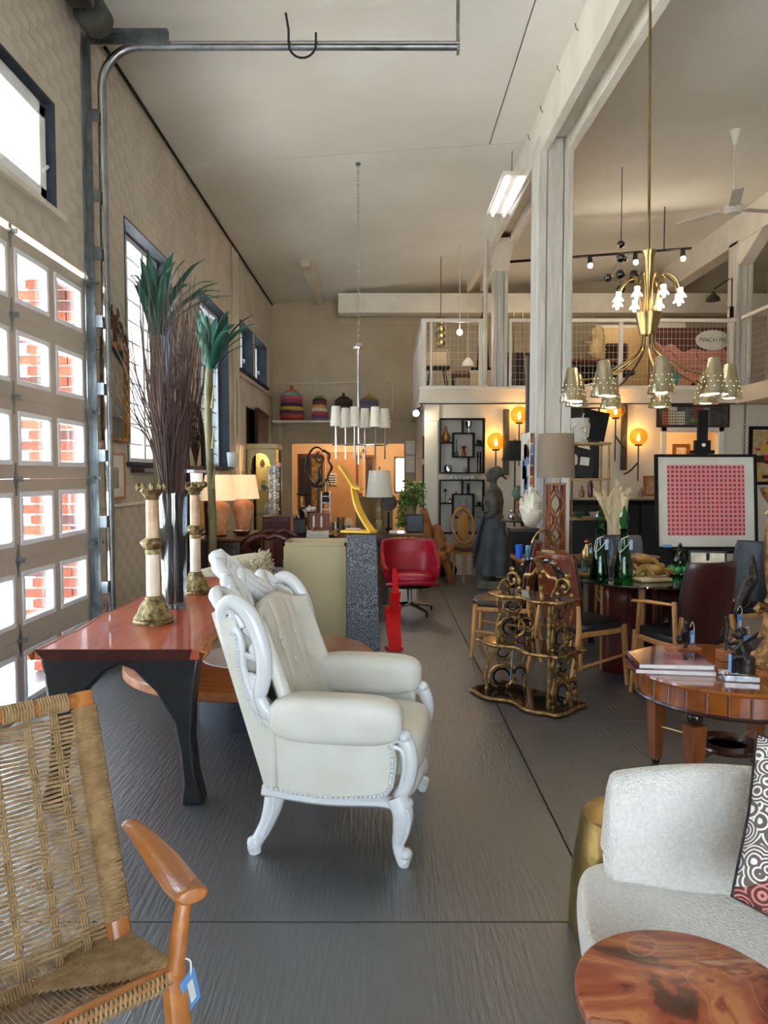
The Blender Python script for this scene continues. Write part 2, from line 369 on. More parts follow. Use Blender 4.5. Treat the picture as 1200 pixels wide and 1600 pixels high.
wn = S(MB().bb(.24, .57, 17.2, 17.26, 1.08, 1.12).bb(.24, .57, 17.2, 17.26, 1.88, 1.92).bb(.24, .28, 17.2, 17.26, 1.1, 1.9).bb(.53, .57, 17.2, 17.26, 1.1, 1.9).done('window_6', FRAMEW), 'bright small window in the far room')
MB().bb(.27, .54, 17.22, 17.226, 1.1, 1.9).done('pane', PANE, wn)
lamp((-.9, 15.9, 2.55), 48, (1, .74, .46), .12); lamp((.5, 15.6, 2.55), 24, (1, .74, .46), .12)
# balcony (mezzanine) and the wall under it
mz = S(MB().bb(.53, 7.58, 10.97, 14.6, 2.55, 2.79).done('floor_balcony', MEZW, bev=.008, smooth=0), 'cream balcony floor with a plain fascia board')
MB().bb(.52, 7.5, 10.93, 10.97, 2.76, 2.80).done('edge_cap', WHITE, mz); MB().bb(.52, 7.5, 10.955, 10.97, 2.545, 2.56).done('cable', BLACK, mz)
S(MB().bb(5.2, 7.58, 3.0, 10.96, 2.55, 2.79).done('floor_balcony_right', MEZW, bev=.008, smooth=0), 'cream balcony floor running along the right side')
wm = S(cells(MB(), 'y', 11.0, 11.12, .63, 7.58, 0, 2.55, [(4.2, 4.97, .9, 2.14)]).done('wall_under_balcony', MEZW, smooth=0), 'cream wall under the balcony with pictures and globe sconces')  # opening and warm nook behind it stand in for a mirror's reflection
MB().bb(.60, .80, 10.985, 11.0, 0, 2.32).bb(.60, .82, 10.975, 11.0, 2.3, 2.55).done('corner_board', MEZW, wm, bev=.004)
for a, b, c, d in ((4.12, 4.2, .9, 2.22), (4.97, 5.05, .9, 2.22), (4.12, 5.05, 2.14, 2.22)): MB().bb(a, b, 10.97, 11.0, c, d).done('mirror_opening_trim', WHITE, wm, bev=.005)
S(MB().bb(.63, .73, 11.12, 14.6, 0, 2.55).done('wall_balcony_side', MEZW), 'cream side wall below the balcony')
S(MB().bb(3.6, 5.9, 13.2, 13.3, 0, 2.55).done('wall_mirror_nook', WARMW), 'added warm tan wall behind the opening, in place of a mirror reflection')
for x in (3.6, 5.85): S(MB().bb(x, x + .06, 11.12, 13.2, 0, 2.55).done('wall_mirror_nook_side', WARMW), 'warm tan side of the added nook, in place of a mirror reflection')
lamp((4.6, 12.2, 2.45), 40, (1, .7, .4), .1)  # lamp added to warm the stand-in nook
# side and rear walls (behind the camera: a shop front)
S(MB().bb(7.5, 7.6, -2.7, 14.7, 0, 5.6).done('wall_right', WALL, smooth=0), 'cream right wall of the shop')
RH = [(-1.3, .6, .35, 2.9), (1.1, 3.2, .0, 2.9)]
S(cells(MB(), 'y', -2.8, -2.6, -2.66, 7.6, 0, 5.6, RH).done('wall_rear', WALL, smooth=0), 'cream front wall of the shop with tall show windows')
for i, h in enumerate(RH):
    w = S(MB().bb(h[0], h[1], -2.72, -2.68, h[2], h[2] + .06).bb(h[0], h[1], -2.72, -2.68, h[3] - .06, h[3]).bb(h[0], h[0] + .06, -2.72, -2.68, h[2], h[3]).bb(h[1] - .06, h[1], -2.72, -2.68, h[2], h[3]).bb(h[0], h[1], -2.72, -2.68, 2.4, 2.46).done('window_%d' % (7 + i), FRAMEW), 'tall shop front window pane %d behind the viewer' % (i + 1))
    MB().bb(h[0] + .02, h[1] - .02, -2.703, -2.697, h[2] + .02, h[3] - .02).done('pane', PANE, w)
# windows in the left wall
def winl(n, y0, y1, z0, z1, dx, label, mull=(), bars=(), fw=.06, handle=False, reveal=NAVY):
    x = LW - dx
    m = MB()
    for a in ((y0, y1, z0, z0 + fw), (y0, y1, z1 - fw, z1), (y0, y0 + fw, z0 + fw, z1 - fw), (y1 - fw, y1, z0 + fw, z1 - fw)): m.bb(x - .03, x + .03, *a)
    w = S(m.done('window_%d' % n, FRAMEW, bev=.006, seg=1), label)
    t = .012
    MB().bb(x, LW + .004, y1 - t, y1, z0, z1).done('reveal', reveal, w); MB().bb(x, LW + .004, y0, y0 + t, z0, z1).done('reveal', reveal, w); MB().bb(x, LW + .004, y0, y1, z1 - t, z1).done('reveal', reveal, w)
    MB().bb(x, LW + .05, y0 - .04, y1 + .04, z0 - .03, z0 + .012).done('sill', reveal if n > 1 else WHITE, w, bev=.005)
    for i in range(len(mull) + 1):
        a = y0 + fw if i == 0 else mull[i - 1]; b = y1 - fw if i == len(mull) else mull[i]
        MB().bb(x - .004, x + .002, a, b, z0 + fw, z1 - fw).done('pane', DIMPANE if n > 2 else PANE, w)
    for y in mull: MB().bb(x - .025, x + .025, y - .03, y + .03, z0 + fw, z1 - fw).done('mullion', FRAMEW, w)
    for z in bars: MB().bb(x - .008, x + .008, y0 + fw, y1 - fw, z - .006, z + .006).done('glazing_bar', STEEL, w)
    if handle: MB().cyl((x + .03, y1 - fw / 2 - .02, z0 + .3), (x + .07, y1 - fw / 2 - .02, z0 + .3), .012, n=8).tube([(x + .07, y1 - fw / 2 - .02, z0 + .3), (x + .075, y1 - fw / 2 - .05, z0 + .28), (x + .075, y1 - fw / 2 - .1, z0 + .24)], .011, 8).done('handle', FRAMEW, w)
    return w
w1 = winl(1, 2.8, 5.04, 3.24, 3.97, .1, 'white transom window above the garage door', mull=(3.9,), handle=True)
for a, b, c, d in ((3.93, 4.02, 3.3, 3.91), (4.88, 4.97, 3.3, 3.91), (3.93, 4.97, 3.3, 3.38), (3.93, 4.97, 3.83, 3.91)): MB().bb(LW - .09, LW - .03, a, b, c, d).done('sash', FRAMEW, w1, bev=.006, seg=1)
winl(2, 6.34, 7.71, 1.6, 3.69, .17, 'tall white window with leaded bars nearest the garage door', mull=(6.8, 7.25), bars=[1.6 + .19 * k for k in range(1, 11)])
winl(3, 8.88, 10.5, 1.6, 3.72, .17, 'tall white leaded window behind the second palm', mull=(9.4, 9.95), bars=[1.6 + .19 * k for k in range(1, 11)])
winl(4, 11.35, 12.46, 3.12, 3.88, .2, 'small high window with a white lever handle, nearer one', handle=True)
winl(5, 12.65, 13.9, 3.12, 3.88, .2, 'small high window with a white lever handle, next to the back corner', handle=True)
sh = S(MB().bb(LW - .1, LW - .05, 11.8, 14.0, 1.5, 2.6).done('window_10', BLACK), 'dark blind opening under the small high windows')
MB().box((LW + .03, 13.2, 2.1), (.05, 1.5, .95), rz=.05).done('shutter', wood('shutter_wood', '#4a2614', '#7a4526', .4, 4, 'z'), sh, bev=.01)
MB().box((LW + .03, 13.2, 2.6), (.07, 1.6, .05), rz=.05).box((LW + .06, 12.42, 2.1), (.06, .06, 1.0)).done('shutter_frame', DARKW, sh, bev=.005)
# garage door
gd = S(T('door_1', 'cream sectional garage door glazed with rows of square panes', 'door', (LW - .03, 3.9, 0)))
del gd['category']
x0, x1 = LW - .06, LW - .01
SECH = .488
fr = MB()
for a in ((-.225, .225, -.165, -.13), (-.225, .225, .13, .165), (-.225, -.19, -.13, .13), (.19, .225, -.13, .13)): fr.bb(-.012, .026, *a)
frame0 = None
hin = MB().prism([(-.022, 0), (-.012, .05), (0, .1), (.012, .05), (.022, 0), (.012, -.05), (0, -.1), (-.012, -.05)], 0, .006, 'yz').cyl((.012, -.03, 0), (.012, .03, 0), .012, n=8).box((.03, 0, 0), (.03, .012, .03))
hinge0 = None
for r in range(6):
    z = .012 + r * SECH
    cols = [(5.45 - .535 * k - .45, 5.45 - .535 * k) for k in range(6)]
    hs = [(a, b, z + .08, z + .41) for a, b in cols]
    se = cells(MB(), 'x', x0, x1, D0 + .01, D1 - .03, z, z + SECH - .0015, hs).done('door_section', DOORW, gd, smooth=0, w=True)
    for a, b in cols:
        if frame0 is None: frame0 = fr.done('window_frame', FRAMEW, se, bev=.005, seg=1); pane0 = MB().box((0, 0, 0), (.006, .39, .27)).done('pane', PANE, se); f, p = frame0, pane0
        else:
            f, p = frame0.copy(), pane0.copy(); COL.objects.link(f); COL.objects.link(p); f.parent = p.parent = se
        f.location = ((x0 + x1) / 2 + .006, (a + b) / 2, z + .245); p.location = ((x0 + x1) / 2 - .01, (a + b) / 2, z + .245)
    for y in (4.42, 3.35, 2.28):
        if hinge0 is None: hinge0 = hin.done('hinge', STEEL, se); h = hinge0
        else: h = hinge0.copy(); COL.objects.link(h); h.parent = se
        h.location = (x1, y, z + SECH - .003)
    MB().box((x1 + .02, 5.51, z + SECH - .01), (.04, .07, .06)).cyl((x1 + .03, 5.5, z + SECH), (x1 + .05, 5.6, z + SECH), .01, n=8).lathe([(.0, -.01), (.022, -.01), (.022, .01), (0, .01)], 10, (x1 + .05, 5.6, z + SECH)).done('roller_bracket', STEEL, se)
# garage door track: an upright, a bend and a run into the room
gt = T('garage_door_track', 'galvanised steel door track rising up the wall and bending into the room', 'door track', (LW + .07, 5.63, 0))
tx, ty, tz = LW + .10, 5.63, 4.68
for sgn in (-1, 1): pass
bend = [(tx + .3 - .3 * cos(rad(a)), ty, tz - .3 + .3 * sin(rad(a))) for a in range(0, 91, 10)]
MB().tube([(tx, ty, .1)] + bend + [(.56, ty, tz)], .034, 10, flat=.8).done('rail', STEEL, gt, w=True)
MB().tube([(tx, ty - .03, .1)] + [(p[0], ty - .03, p[2]) for p in bend] + [(.56, ty - .03, tz)], .012, 6).done('rail_lip', CHROME, gt, w=True)
MB().bb(LW, LW + .05, 5.55, 5.56, .02, 4.7).bb(LW, LW + .01, 5.5, 5.56, .02, 4.7).done('wall_angle', STEEL, gt, w=True)
MB().bb(LW + .01, LW + .62, 5.57, 5.58, 4.66, 4.75).bb(LW + .01, LW + .62, 5.53, 5.58, 4.74, 4.75).done('head_angle', STEEL, gt, w=True)
for z in (.6, 1.1, 1.6, 2.1, 2.6, 3.1, 3.52, 4.1): MB().bb(LW + .03, tx, 5.555, 5.565, z, z + .09).done('bracket', STEEL, gt, w=True)
MB().box((.55, ty, tz), (.02, .07, .1)).done('end_plate', STEEL, gt, w=True)
MB().bb(.535, .56, ty - .004, ty + .004, tz, cz(.55)).done('hanger_strap', STEEL, gt, w=True)
hk = [(-.72, ty - .06, tz + .2), (-.7, ty - .06, tz + .08)] + [(-.6 + .1 * cos(rad(a)), ty - .06, tz - .02 + .1 * sin(rad(a))) for a in range(180, 361, 20)] + [(-.5, ty - .06, tz + .06)]
MB().tube(hk, .009, 6).done('stop_hook', BLACKM, gt, w=True)
MB().cyl((LW + .02, 5.45, 1.9), (LW + .02, 5.45, 4.6), .006, n=6).done('lift_cable', STEEL, gt, w=True)
sd = T('door_spring_drum', 'ribbed dark cable drum above the garage door', 'drum', (LW + .16, 5.4, 4.88 - .16))
MB().lathe([(.03, -.02)] + [(.11 + (.006 if k % 2 else 0), -.02 + k * .012) for k in range(14)] + [(.03, .15)], 20).done('drum', mat('drum_grey', '#6a6a66', .5, .6, c2='#55554f', s=9), sd, rot=(pi / 2, 0, 0))
MB().cyl((0, .1, 0), (0, -1.6, 0), .018).done('shaft', STEEL, sd); MB().box((0, -.35, .02), (.18, .2, .18)).done('bearing_box', BLACKM, sd, bev=.02)
# outside
ASPH = mat('rough_pavement', '#d6d2ca', .9, c2='#b4afa6', s=3, bump=.8, bs=7)
S(MB().bb(-60, LW - TWALL, -30, 60, -.3, -.05).done('ground_outside', ASPH), 'rough pale pavement outside the garage door')
S(MB().bb(-60, 60, -60, -2.85, -.3, -.05).done('ground_front', ASPH), 'pale pavement in front of the shop')
# ceiling conduits
def pipe(name, label, pts, r, m=WALL, cat='conduit'): return tag(MB().tube(pts, r, 8).done(name, m), label, cat)
pipe('ceiling_conduit', 'dark conduit following the top edge of the brick wall', [(LW + .03, 5.9, 4.82), (LW + .03, 8.4, 4.81), (LW + .03, 11, 4.80), (LW + .03, 14.5, 4.80)], .014, BLACK)
for i, (y, z1, lab) in enumerate(((10.75, 1.4, 'leftmost'), (10.9, 2.9, 'middle'), (11.05, 1.5, 'rightmost'))): pipe('wall_conduit', '%s of three cream conduits running down between the high windows' % lab, [(LW + .03, y, 4.76), (LW + .03, y, z1)], .016)
pipe('wall_cable_pipe', 'thin cream pipe bent across the back wall over the baskets', spline([(-2.15, 14.55, 3.28), (-1, 14.55, 3.3), (.05, 14.55, 3.33), (.14, 14.55, 3.28), (.16, 14.55, 3.1), (.16, 14.55, 2.75)], 5), .014)
pipe('window_ledge_pipe', 'cream pipe under the small high windows running to the corner', [(LW + .03, 11.1, 3.02), (LW + .03, 14.5, 3.02)], .02)
# ============================================================ white carved armchair
def white_armchair():
    t = T('carved_armchair', 'white leather wing armchair with a carved white baroque frame', 'armchair', (-.167, 3.14, 0), rad(-9))
    bx_ = lambda z: -.20 - .30 * (z - .45) - .20 * max(0, z - .9)
    # tufted inner back
    tuft = [(a, z) for k, z in enumerate((.6, .7, .8, .88)) for a in ((-.2, 0, .2) if k % 2 else (-.1, .1))]
    def back(u, v):
        y = -.33 + .66 * u; z = .40 + .55 * v + .03 * cos(y / .33 * pi)* v
        x = bx_(z) + .10 * (abs(y) / .33) ** 4 * (1 - .4 * v) + .035 * cos(y * 4.2)
        for a, b in tuft: x -= .009 * math.exp(-((y - a) ** 2 + (z - b) ** 2) / .0012)
        x -= .006 * sum(math.exp(-((y - a) / .012) ** 2) for a in (-.1, .1)) * (z > .5)
        return (x, y, z)
    MB().grid(back, 60, 48).done('backrest', WHITEL, t, solid=.05)
    bt = MB()
    for a, b in tuft: bt.sph((bx_(b) + .035 + .018, a, b), (.006, .008, .008), 8, 6)
    bt.done('tuft_buttons', WHITEL, t, kind='stuff')
    MB().grid(lambda u, v: (-.245 - .205 * v - .02 * cos((u - .5) * 3), -.34 + .68 * u, .3 + .66 * v), 16, 10).done('back_panel', WHITEL, t, solid=.03)
    MB().sph((.07, 0, .385), (.29, .28, .095), 40, 20, .42).done('seat_cushion', WHITEL, t)
    MB().prism([(-.24, -.3), (.24, -.32), (.285, -.2), (.31, 0), (.285, .2), (.24, .32), (-.24, .3)], .27, .40, 'xy').done('seat_base', WHITEL, t, bev=.02)
    for s in (-1, 1):
        e = s * .335
        MB().prism([(-.25, .275), (-.33, .55), (-.425, .86), (-.445, .95), (-.36, .945), (-.345, .84), (-.335, .74), (-.30, .64), (-.25, .56), (-.2, .52), (-.2, .27)], e - .028, e + .028).done('wing', WHITEL, t, bev=.012)
        MB().prism([(-.2, .262), (-.205, .55), (.22, .52), (.265, .48), (.275, .40), (.262, .31), (.235, .268), (0, .245), (-.12, .25)], e - .03, e + .03).done('side_panel', WHITEL, t, bev=.014)
        MB().sph((.035, e, .56), (.262, .08, .092), 36, 20, .55).done('armrest', WHITEL, t)
        MB().prism([(-.27, .50), (-.33, .62), (-.40, .86), (-.42, .96), (-.38, .985), (-.32, .955), (-.285, .88), (-.262, .80), (-.26, .72), (-.26, .62), (-.2, .55), (-.15, .42), (-.25, .42)], e - s * .062, e - s * .03).done('inner_wing', WHITEL, t, bev=.01)
        # carved wing frame
        m = MB(); y = e + s * .012
        outer = spline([(-.425, y, .93), (-.415, y, .985), (-.37, y, 1.005), (-.315, y, .965), (-.275, y, .89), (-.252, y, .80), (-.25, y, .72), (-.262, y, .665), (-.268, y, .63), (-.245, y, .585), (-.215, y, .56), (-.2, y, .525)], 6)
        m.tube(outer, [.02, .028, .032, .034, .034, .034, .032, .03, .026, .03, .03, .022], 10)
        m.tube(spline([(-.40, y, .90), (-.365, y, .895), (-.345, y, .84), (-.335, y, .74), (-.305, y, .65), (-.26, y, .57)], 6), .018, 8)
        m.tube(spline([(-.43, y, .955), (-.39, y, .965), (-.355, y, .94), (-.335, y, .905)], 5), .012, 8)
        for a, b in (((-.33, .90), (-.27, .86)), ((-.335, .80), (-.255, .78)), ((-.325, .72), (-.26, .70)), ((-.385, .90), (-.375, .965))): m.tube([(a[0], y, a[1]), (b[0], y, b[1])], [.012, .018], 8)
        m.sph((-.29, y, .82), (.022, .015, .03), 8, 6).sph((-.3, y, .68), (.03, .016, .05), 8, 6).sph((-.24, y, .575), (.04, .028, .035), 10, 8)
        m.done('wing_carving', WHITEG, t)
        nl = [(-.39, e + s * .034, .885), (-.36, e + s * .034, .88), (-.35, e + s * .034, .83), (-.345, e + s * .034, .74), (-.315, e + s * .034, .64), (-.275, e + s * .034, .56), (-.225, e + s * .034, .51)]
        sk = [(-.235, e + s * .037, .285), (-.12, e + s * .038, .268), (0, e + s * .038, .262), (.12, e + s * .038, .268), (.22, e + s * .037, .285), (.25, e + s * .037, .33), (.26, e + s * .037, .42), (.245, e + s * .034, .48)]
        m = MB()
        for q in (nl, sk):
            P = spline(q, 12); L = 0
            for a, b in zip(P, P[1:]):
                L += (b - a).length
                if L > .0125: L = 0; m.sph(b, .0075, 6, 4)
        m.done('nailhead_trim', WHITEG, t, kind='stuff')
        # arm front carved support, apron rail and legs
        m = MB(); y = e
        m.tube(spline([(.255, y, .49), (.29, y, .50), (.315, y, .46), (.325, y, .40), (.315, y, .33), (.29, y, .28), (.285, y, .24)], 6), [.02, .03, .032, .03, .028, .03, .034], 10)
        m.tube(spline([(.262, y + s * .022, .47), (.295, y + s * .022, .45), (.302, y + s * .022, .38), (.285, y + s * .02, .3)], 5), .009, 8)
        m.sph((.30, y, .505), (.03, .04, .025), 10, 8).sph((.315, y, .245), (.022, .03, .022), 10, 8).done('arm_support', WHITEG, t)
        MB().tube(spline([(-.26, e, .26), (-.12, e, .245), (0, e, .238), (.12, e, .242), (.21, e, .245), (.28, e, .235)], 6), .024, 10, flat=1.3).done('side_rail', WHITEG, t)
        m = MB().tube(spline([(.27, e, .27), (.295, e + s * .008, .21), (.29, e + s * .008, .14), (.277, e, .085), (.29, e + s * .006, .04), (.305, e + s * .01, .018)], 6), [.045, .043, .034, .024, .026, .03], 10)
        m.sph((.305, e + s * .008, .05), (.03, .03, .022), 10, 8).tube([(.305, e + s * .008, .04), (.3, e + s * .006, 0)], [.028, .02], 10)
        m.tube(spline([(.315, e + s * .034, .24), (.325, e + s * .034, .2), (.315, e + s * .037, .14), (.295, e + s * .022, .09)], 5), .008, 6).done('leg', WHITEG, t)
        m = MB().tube(spline([(-.215, e * .93, .28), (-.225, e * .95, .2), (-.25, e * .97, .12), (-.285, e * .985, .055), (-.305, e, .025)], 6), [.045, .04, .03, .026, .03], 10)
        m.sph((-.30, e, .045), (.03, .026, .024), 10, 8).tube([(-.3, e, .03), (-.295, e, 0)], [.03, .024], 10).tube(spline([(-.21, e * 1.05, .25), (-.22, e * 1.06, .17), (-.26, e * 1.06, .08)], 4), .008, 6).done('leg', WHITEG, t)
    MB().tube(spline([(.27, -.32, .25), (.315, -.2, .26), (.33, 0, .27), (.315, .2, .26), (.27, .32, .25)], 6), .026, 10).sph((.34, 0, .26), (.02, .06, .035), 10, 8).done('front_rail', WHITEG, t)
    MB().tube(spline([(-.25, -.32, .26), (-.27, 0, .27), (-.25, .32, .26)], 6), .022, 10).done('rear_rail', WHITEG, t)
    # pierced crest
    cx = lambda z: bx_(z) - .035 - .45 * max(0, z - .95)
    def pt(y, z): return (cx(z) - .0, y, z)
    m = MB()
    for s in (-1, 1):
        sh = [pt(s * .34, .975), pt(s * .31, 1.015), pt(s * .265, 1.025), pt(s * .215, 1.0), pt(s * .185, .965)]
        m.tube(spline(sh, 6), [.026, .03, .03, .028, .022], 10)
        m.tube(spline([pt(s * .31, .82), pt(s * .312, .88), pt(s * .29, .935), pt(s * .25, .955), pt(s * .2, .945), pt(s * .12, .90), pt(0, .925)], 6), .016, 8)
        for a, b in (((.305, .90), (.355, .91)), ((.29, .935), (.325, .985)), ((.255, .955), (.26, 1.01)), ((.31, .85), (.35, .86))): m.tube([pt(s * a[0], a[1]), pt(s * b[0], b[1])], [.012, .016], 8)
        m.tube(spline([pt(s * .185, .955), pt(s * .165, 1.0), pt(s * .13, 1.01), pt(s * .12, 1.045), pt(s * .085, 1.06), pt(s * .075, 1.1), pt(s * .035, 1.115), pt(0, 1.14)], 6), [.03, .032, .024, .03, .026, .032, .034, .04], 10)
        m.tube(spline([pt(s * .16, .955), pt(s * .11, .98), pt(s * .07, 1.02), pt(s * .045, 1.08), pt(0, 1.1)], 6), [.024, .026, .026, .026, .028], 8)
        m.tube(spline([pt(s * .1, .935), pt(s * .06, .97), pt(s * .03, 1.02), pt(s * .012, 1.09)], 6), .02, 8)
        for y, z, r in ((.14, 1.015, .026), (.105, 1.06, .024), (.06, 1.115, .024), (.19, .99, .022), (.035, .99, .02)): m.sph(pt(s * y, z), (.02, r, r * 1.2), 10, 8)
    m.sph(pt(0, 1.13), (.03, .05, .04), 12, 8).sph(pt(0, 1.03), (.025, .03, .07), 10, 8)
    m.done('crest', WHITEG, t)
    m = MB(); P = spline([(cx(.86) + .045, -.3, .86), (cx(.93) + .045, -.25, .93), (cx(.91) + .045, -.13, .90), (cx(.9) + .045, 0, .905), (cx(.91) + .045, .13, .90), (cx(.93) + .045, .25, .93), (cx(.86) + .045, .3, .86)], 14); L = 0
    for a, b in zip(P, P[1:]):
        L += (b - a).length
        if L > .013: L = 0; m.sph(b, .0055, 6, 4)
    m.done('nailhead_trim', WHITEG, t, kind='stuff')
white_armchair()
# ============================================================ woven rope chair, near left
CORD = mat('paper_cord', '#a98a60', .8, c2='#8f7048', s=30, bump=.4, bs=160)
ROCKW = wood('rocker_wood', '#9a5a26', '#b57236', .38, 3, 'x', .3, 6)
def rope_chair():
    t = T('rope_chair', 'wooden lounge chair woven with tan paper cord, front left', 'chair', (-.827, 1.512, 0), rad(-48))
    B = lambda s, q, n=0: (0 - .24 * q + n * .92, s, .34 + .58 * q + n * .39)   # back panel: across, up, along normal
    for s in (-1, 1):
        y = s * .28
        MB().tube([B(y, -.06), B(y, .5), B(y, 1.03)], [.022, .024, .022], 8, flat=1.25).done('back_post', ROCKW, t)
        m = MB()
        for k in range(92):
            q = .16 + .80 * k / 91; c = Vector(B(y, q)); rr = .0275
            m.tube([c + Vector((.92, 0, .39)) * rr * cos(a * pi / 4) + Vector((0, 1, 0)) * (rr + .004) * sin(a * pi / 4) + Vector((0, 0, RN.uniform(-.0012, .0012))) for a in range(8)], .0033, 4, closed=True)
        m.done('cord_wrap', CORD, t, kind='stuff')
        MB().tube(spline([(-.13, s * .345, .615), (-.05, s * .355, .60), (.06, s * .36, .575), (.16, s * .35, .57), (.245, s * .335, .585)], 6), [.02, .032, .042, .043, .04], 10, flat=.48, up=(0, 1, 0)).done('armrest', ROCKW, t, sub=1)
        MB().tube([(.205, s * .335, .57), (.215, s * .315, .49), (.225, s * .3, .42)], [.017, .021, .018], 10).done('arm_post', ROCKW, t)
        MB().tube([(.215, s * .3, .43), (.26, s * .3, .2), (.30, s * .3, .0)], [.024, .024, .018], 8, flat=1.2).done('leg', ROCKW, t)
        MB().tube([(-.02, s * .3, .36), (-.16, s * .3, .18), (-.30, s * .3, .0)], [.024, .024, .018], 8, flat=1.2).done('leg', ROCKW, t)
        MB().tube([(-.14, s * .295, .345), (.22, s * .295, .415)], .022, 8).done('seat_rail', ROCKW, t)
    for q in (.04, 1.0): MB().tube([B(-.28, q), B(.28, q)], .019, 8).done('back_rail', ROCKW, t)
    MB().tube([(.215, -.3, .415), (.215, .3, .415)], .02, 8).done('front_rail', ROCKW, t)
    MB().tube([(.25, -.29, .26), (.25, .29, .26)], .016, 8).done('stretcher', ROCKW, t)
    m = MB()
    for gi in range(6):
        for k in range(11):
            s = -.245 + gi * .083 + k * .0068
            for q in (1.0, .04):
                c = Vector(B(s, q)); m.tube([c + Vector((.92, 0, .39)) * .0235 * cos(a * pi / 3) + Vector((-.39, 0, .92)) * .0235 * sin(a * pi / 3) for a in range(6)], .0034, 4, closed=True)
    m.done('rail_wrap', CORD, t, kind='stuff')
    m = MB(); cols = [-.19, -.10, -.02, .06, .14, .205]
    for k in range(50):
        q = .115 + .83 * k / 49
        ph = 1 if (k // 2) % 2 else -1
        for j in (-1, 1):
            pts = []
            for i in range(29):
                s = -.262 + .524 * i / 28
                w = sum(math.exp(-((s - c) / .022) ** 2) * (1 if n % 2 else -1) for n, c in enumerate(cols))
                pts.append(B(s, q + j * .0022 + .002 * sin(i * 1.3 + k), .0065 * ph * w))
            m.tube(pts, .0026, 4)
    for c in cols:
        for j in (-1, 0, 1): m.tube([B(c + j * .006, .05 + .95 * i / 30, .002 * (-1) ** i) for i in range(31)], .0027, 4)
    m.done('woven_back', CORD, t, kind='stuff')
    m = MB()
    for k in range(58):
        s = -.285 + .57 * k / 57
        m.tube([(-.15 + .38 * i / 8, s, .352 + .072 * i / 8 - .022 * sin(pi * i / 8) + .006) for i in range(9)] + [(.239, s, .41), (.225, s, .39)], .0045, 4)
    for k in range(36):
        x = -.14 + .35 * k / 35; y0 = .30 * max(0, 1 - 1.6 * abs(k / 35 - .5)) * .0
        for s in (-1, 1):
            e = .29 * (1 - min(1, 2 * abs(k / 35 - .5)) * .75) * .9
            m.tube([(x, s * .315, .346 + .19 * (x + .14)), (x, s * .30, .372 + .2 * (x + .14)), (x, s * (.315 - e), .366 + .2 * (x + .14) - .012)], .0045, 4)
    m.done('woven_seat', CORD, t, kind='stuff')
    g = MB().box((.235, .33, .372), (.004, .045, .085), rz=.4, rx=.25).done('price_tag', mat('blue_tag', '#5b8fc4', .6, c2='#6699cc', s=9), t, label='blue paper price tag')
    MB().box((.2385, .332, .372), (.002, .016, .05), rz=.4, rx=.25).done('sticker', WHITEP, g)
    MB().tube(spline([(.2, .3, .44), (.235, .325, .445), (.24, .33, .43), (.235, .33, .405)], 4), .0022, 5).done('string', WHITEP, g)
rope_chair()
# ============================================================ live edge table
SLAB = mat('red_slab', '#8f3a24', .32, c2='#b3573a', s=2.2, st=(6, .7, 4), det=7, dist=1.0, coat=.25)
EDGEW = mat('live_edge', '#b4713c', .4, c2='#8a4a22', s=8, st=(3, 1, 1), bump=.5, bs=22)
def live_table():
    t = T('live_edge_table', 'red brown live edge slab table on arched black steel legs', 'table', (-1.19, 4.35, 0))
    wv = lambda y, k: .018 * sin(5.1 * y + k) + .012 * sin(11 * y + 2 * k) + .007 * sin(23 * y + k)
    n = 26; ys = [-1.16 + 2.3 * i / n for i in range(n + 1)]
    rt = [(.355 + wv(y, 1) - .06 * max(0, y + .35) * (y < .3) , y) for y in ys]; lf = [(-.345 - wv(y, 3) * .6, y) for y in ys]
    MB().prism(rt + lf[::-1], .688, .737, 'xy').done('table_top', SLAB, t, smooth=0, bev=.004, seg=1)
    for sg, e in ((1, rt), (-1, lf)):
        MB().grid(lambda u, v: (e[min(n, int(u * n + .5))][0] + sg * ((.001, .030, .012)[int(v * 2 + .5)]) - sg * .022 * (v < .2), e[min(n, int(u * n + .5))][1], (.7385, .715, .687)[int(v * 2 + .5)]), n, 2).done('live_edge', EDGEW, t, smooth=30, solid=.003)
    MB().add([(-.345, -1.1615, .7365), (.35, -1.1615, .7365), (.335, -1.155, .686), (-.30, -1.155, .686), (-.345, -1.164, .7365), (.35, -1.164, .7365), (.335, -1.160, .686), (-.30, -1.160, .686)], [(0, 1, 2, 3), (4, 7, 6, 5), (0, 4, 5, 1), (3, 2, 6, 7)]).done('end_face', mat('dark_end_face', '#30100a', .35, c2='#42180f', s=14, st=(1, 1, 6)), t, smooth=0)  # thin dark facing over the near end of the slab
    pr = [(.36, .688), (.345, .60), (.325, .45), (.32, .3), (.335, .15), (.37, 0), (.265, 0), (.278, .1), (.262, .25), (.24, .376), (.16, .52), (0.06, .62), (0, .645)]
    prof = pr + [(-x, z) for x, z in pr[::-1][1:]]
    for y in (-1.08, .98):
        MB().prism(prof, y, y + .10).done('leg_frame', BLACKM, t, bev=.012, smooth=30)
live_table()
WAL2 = mat('walnut_rings', '#7d4320', .3, c2='#a0622f', s=5, st=(1, 6, 1), det=6, dist=.5, coat=.3)
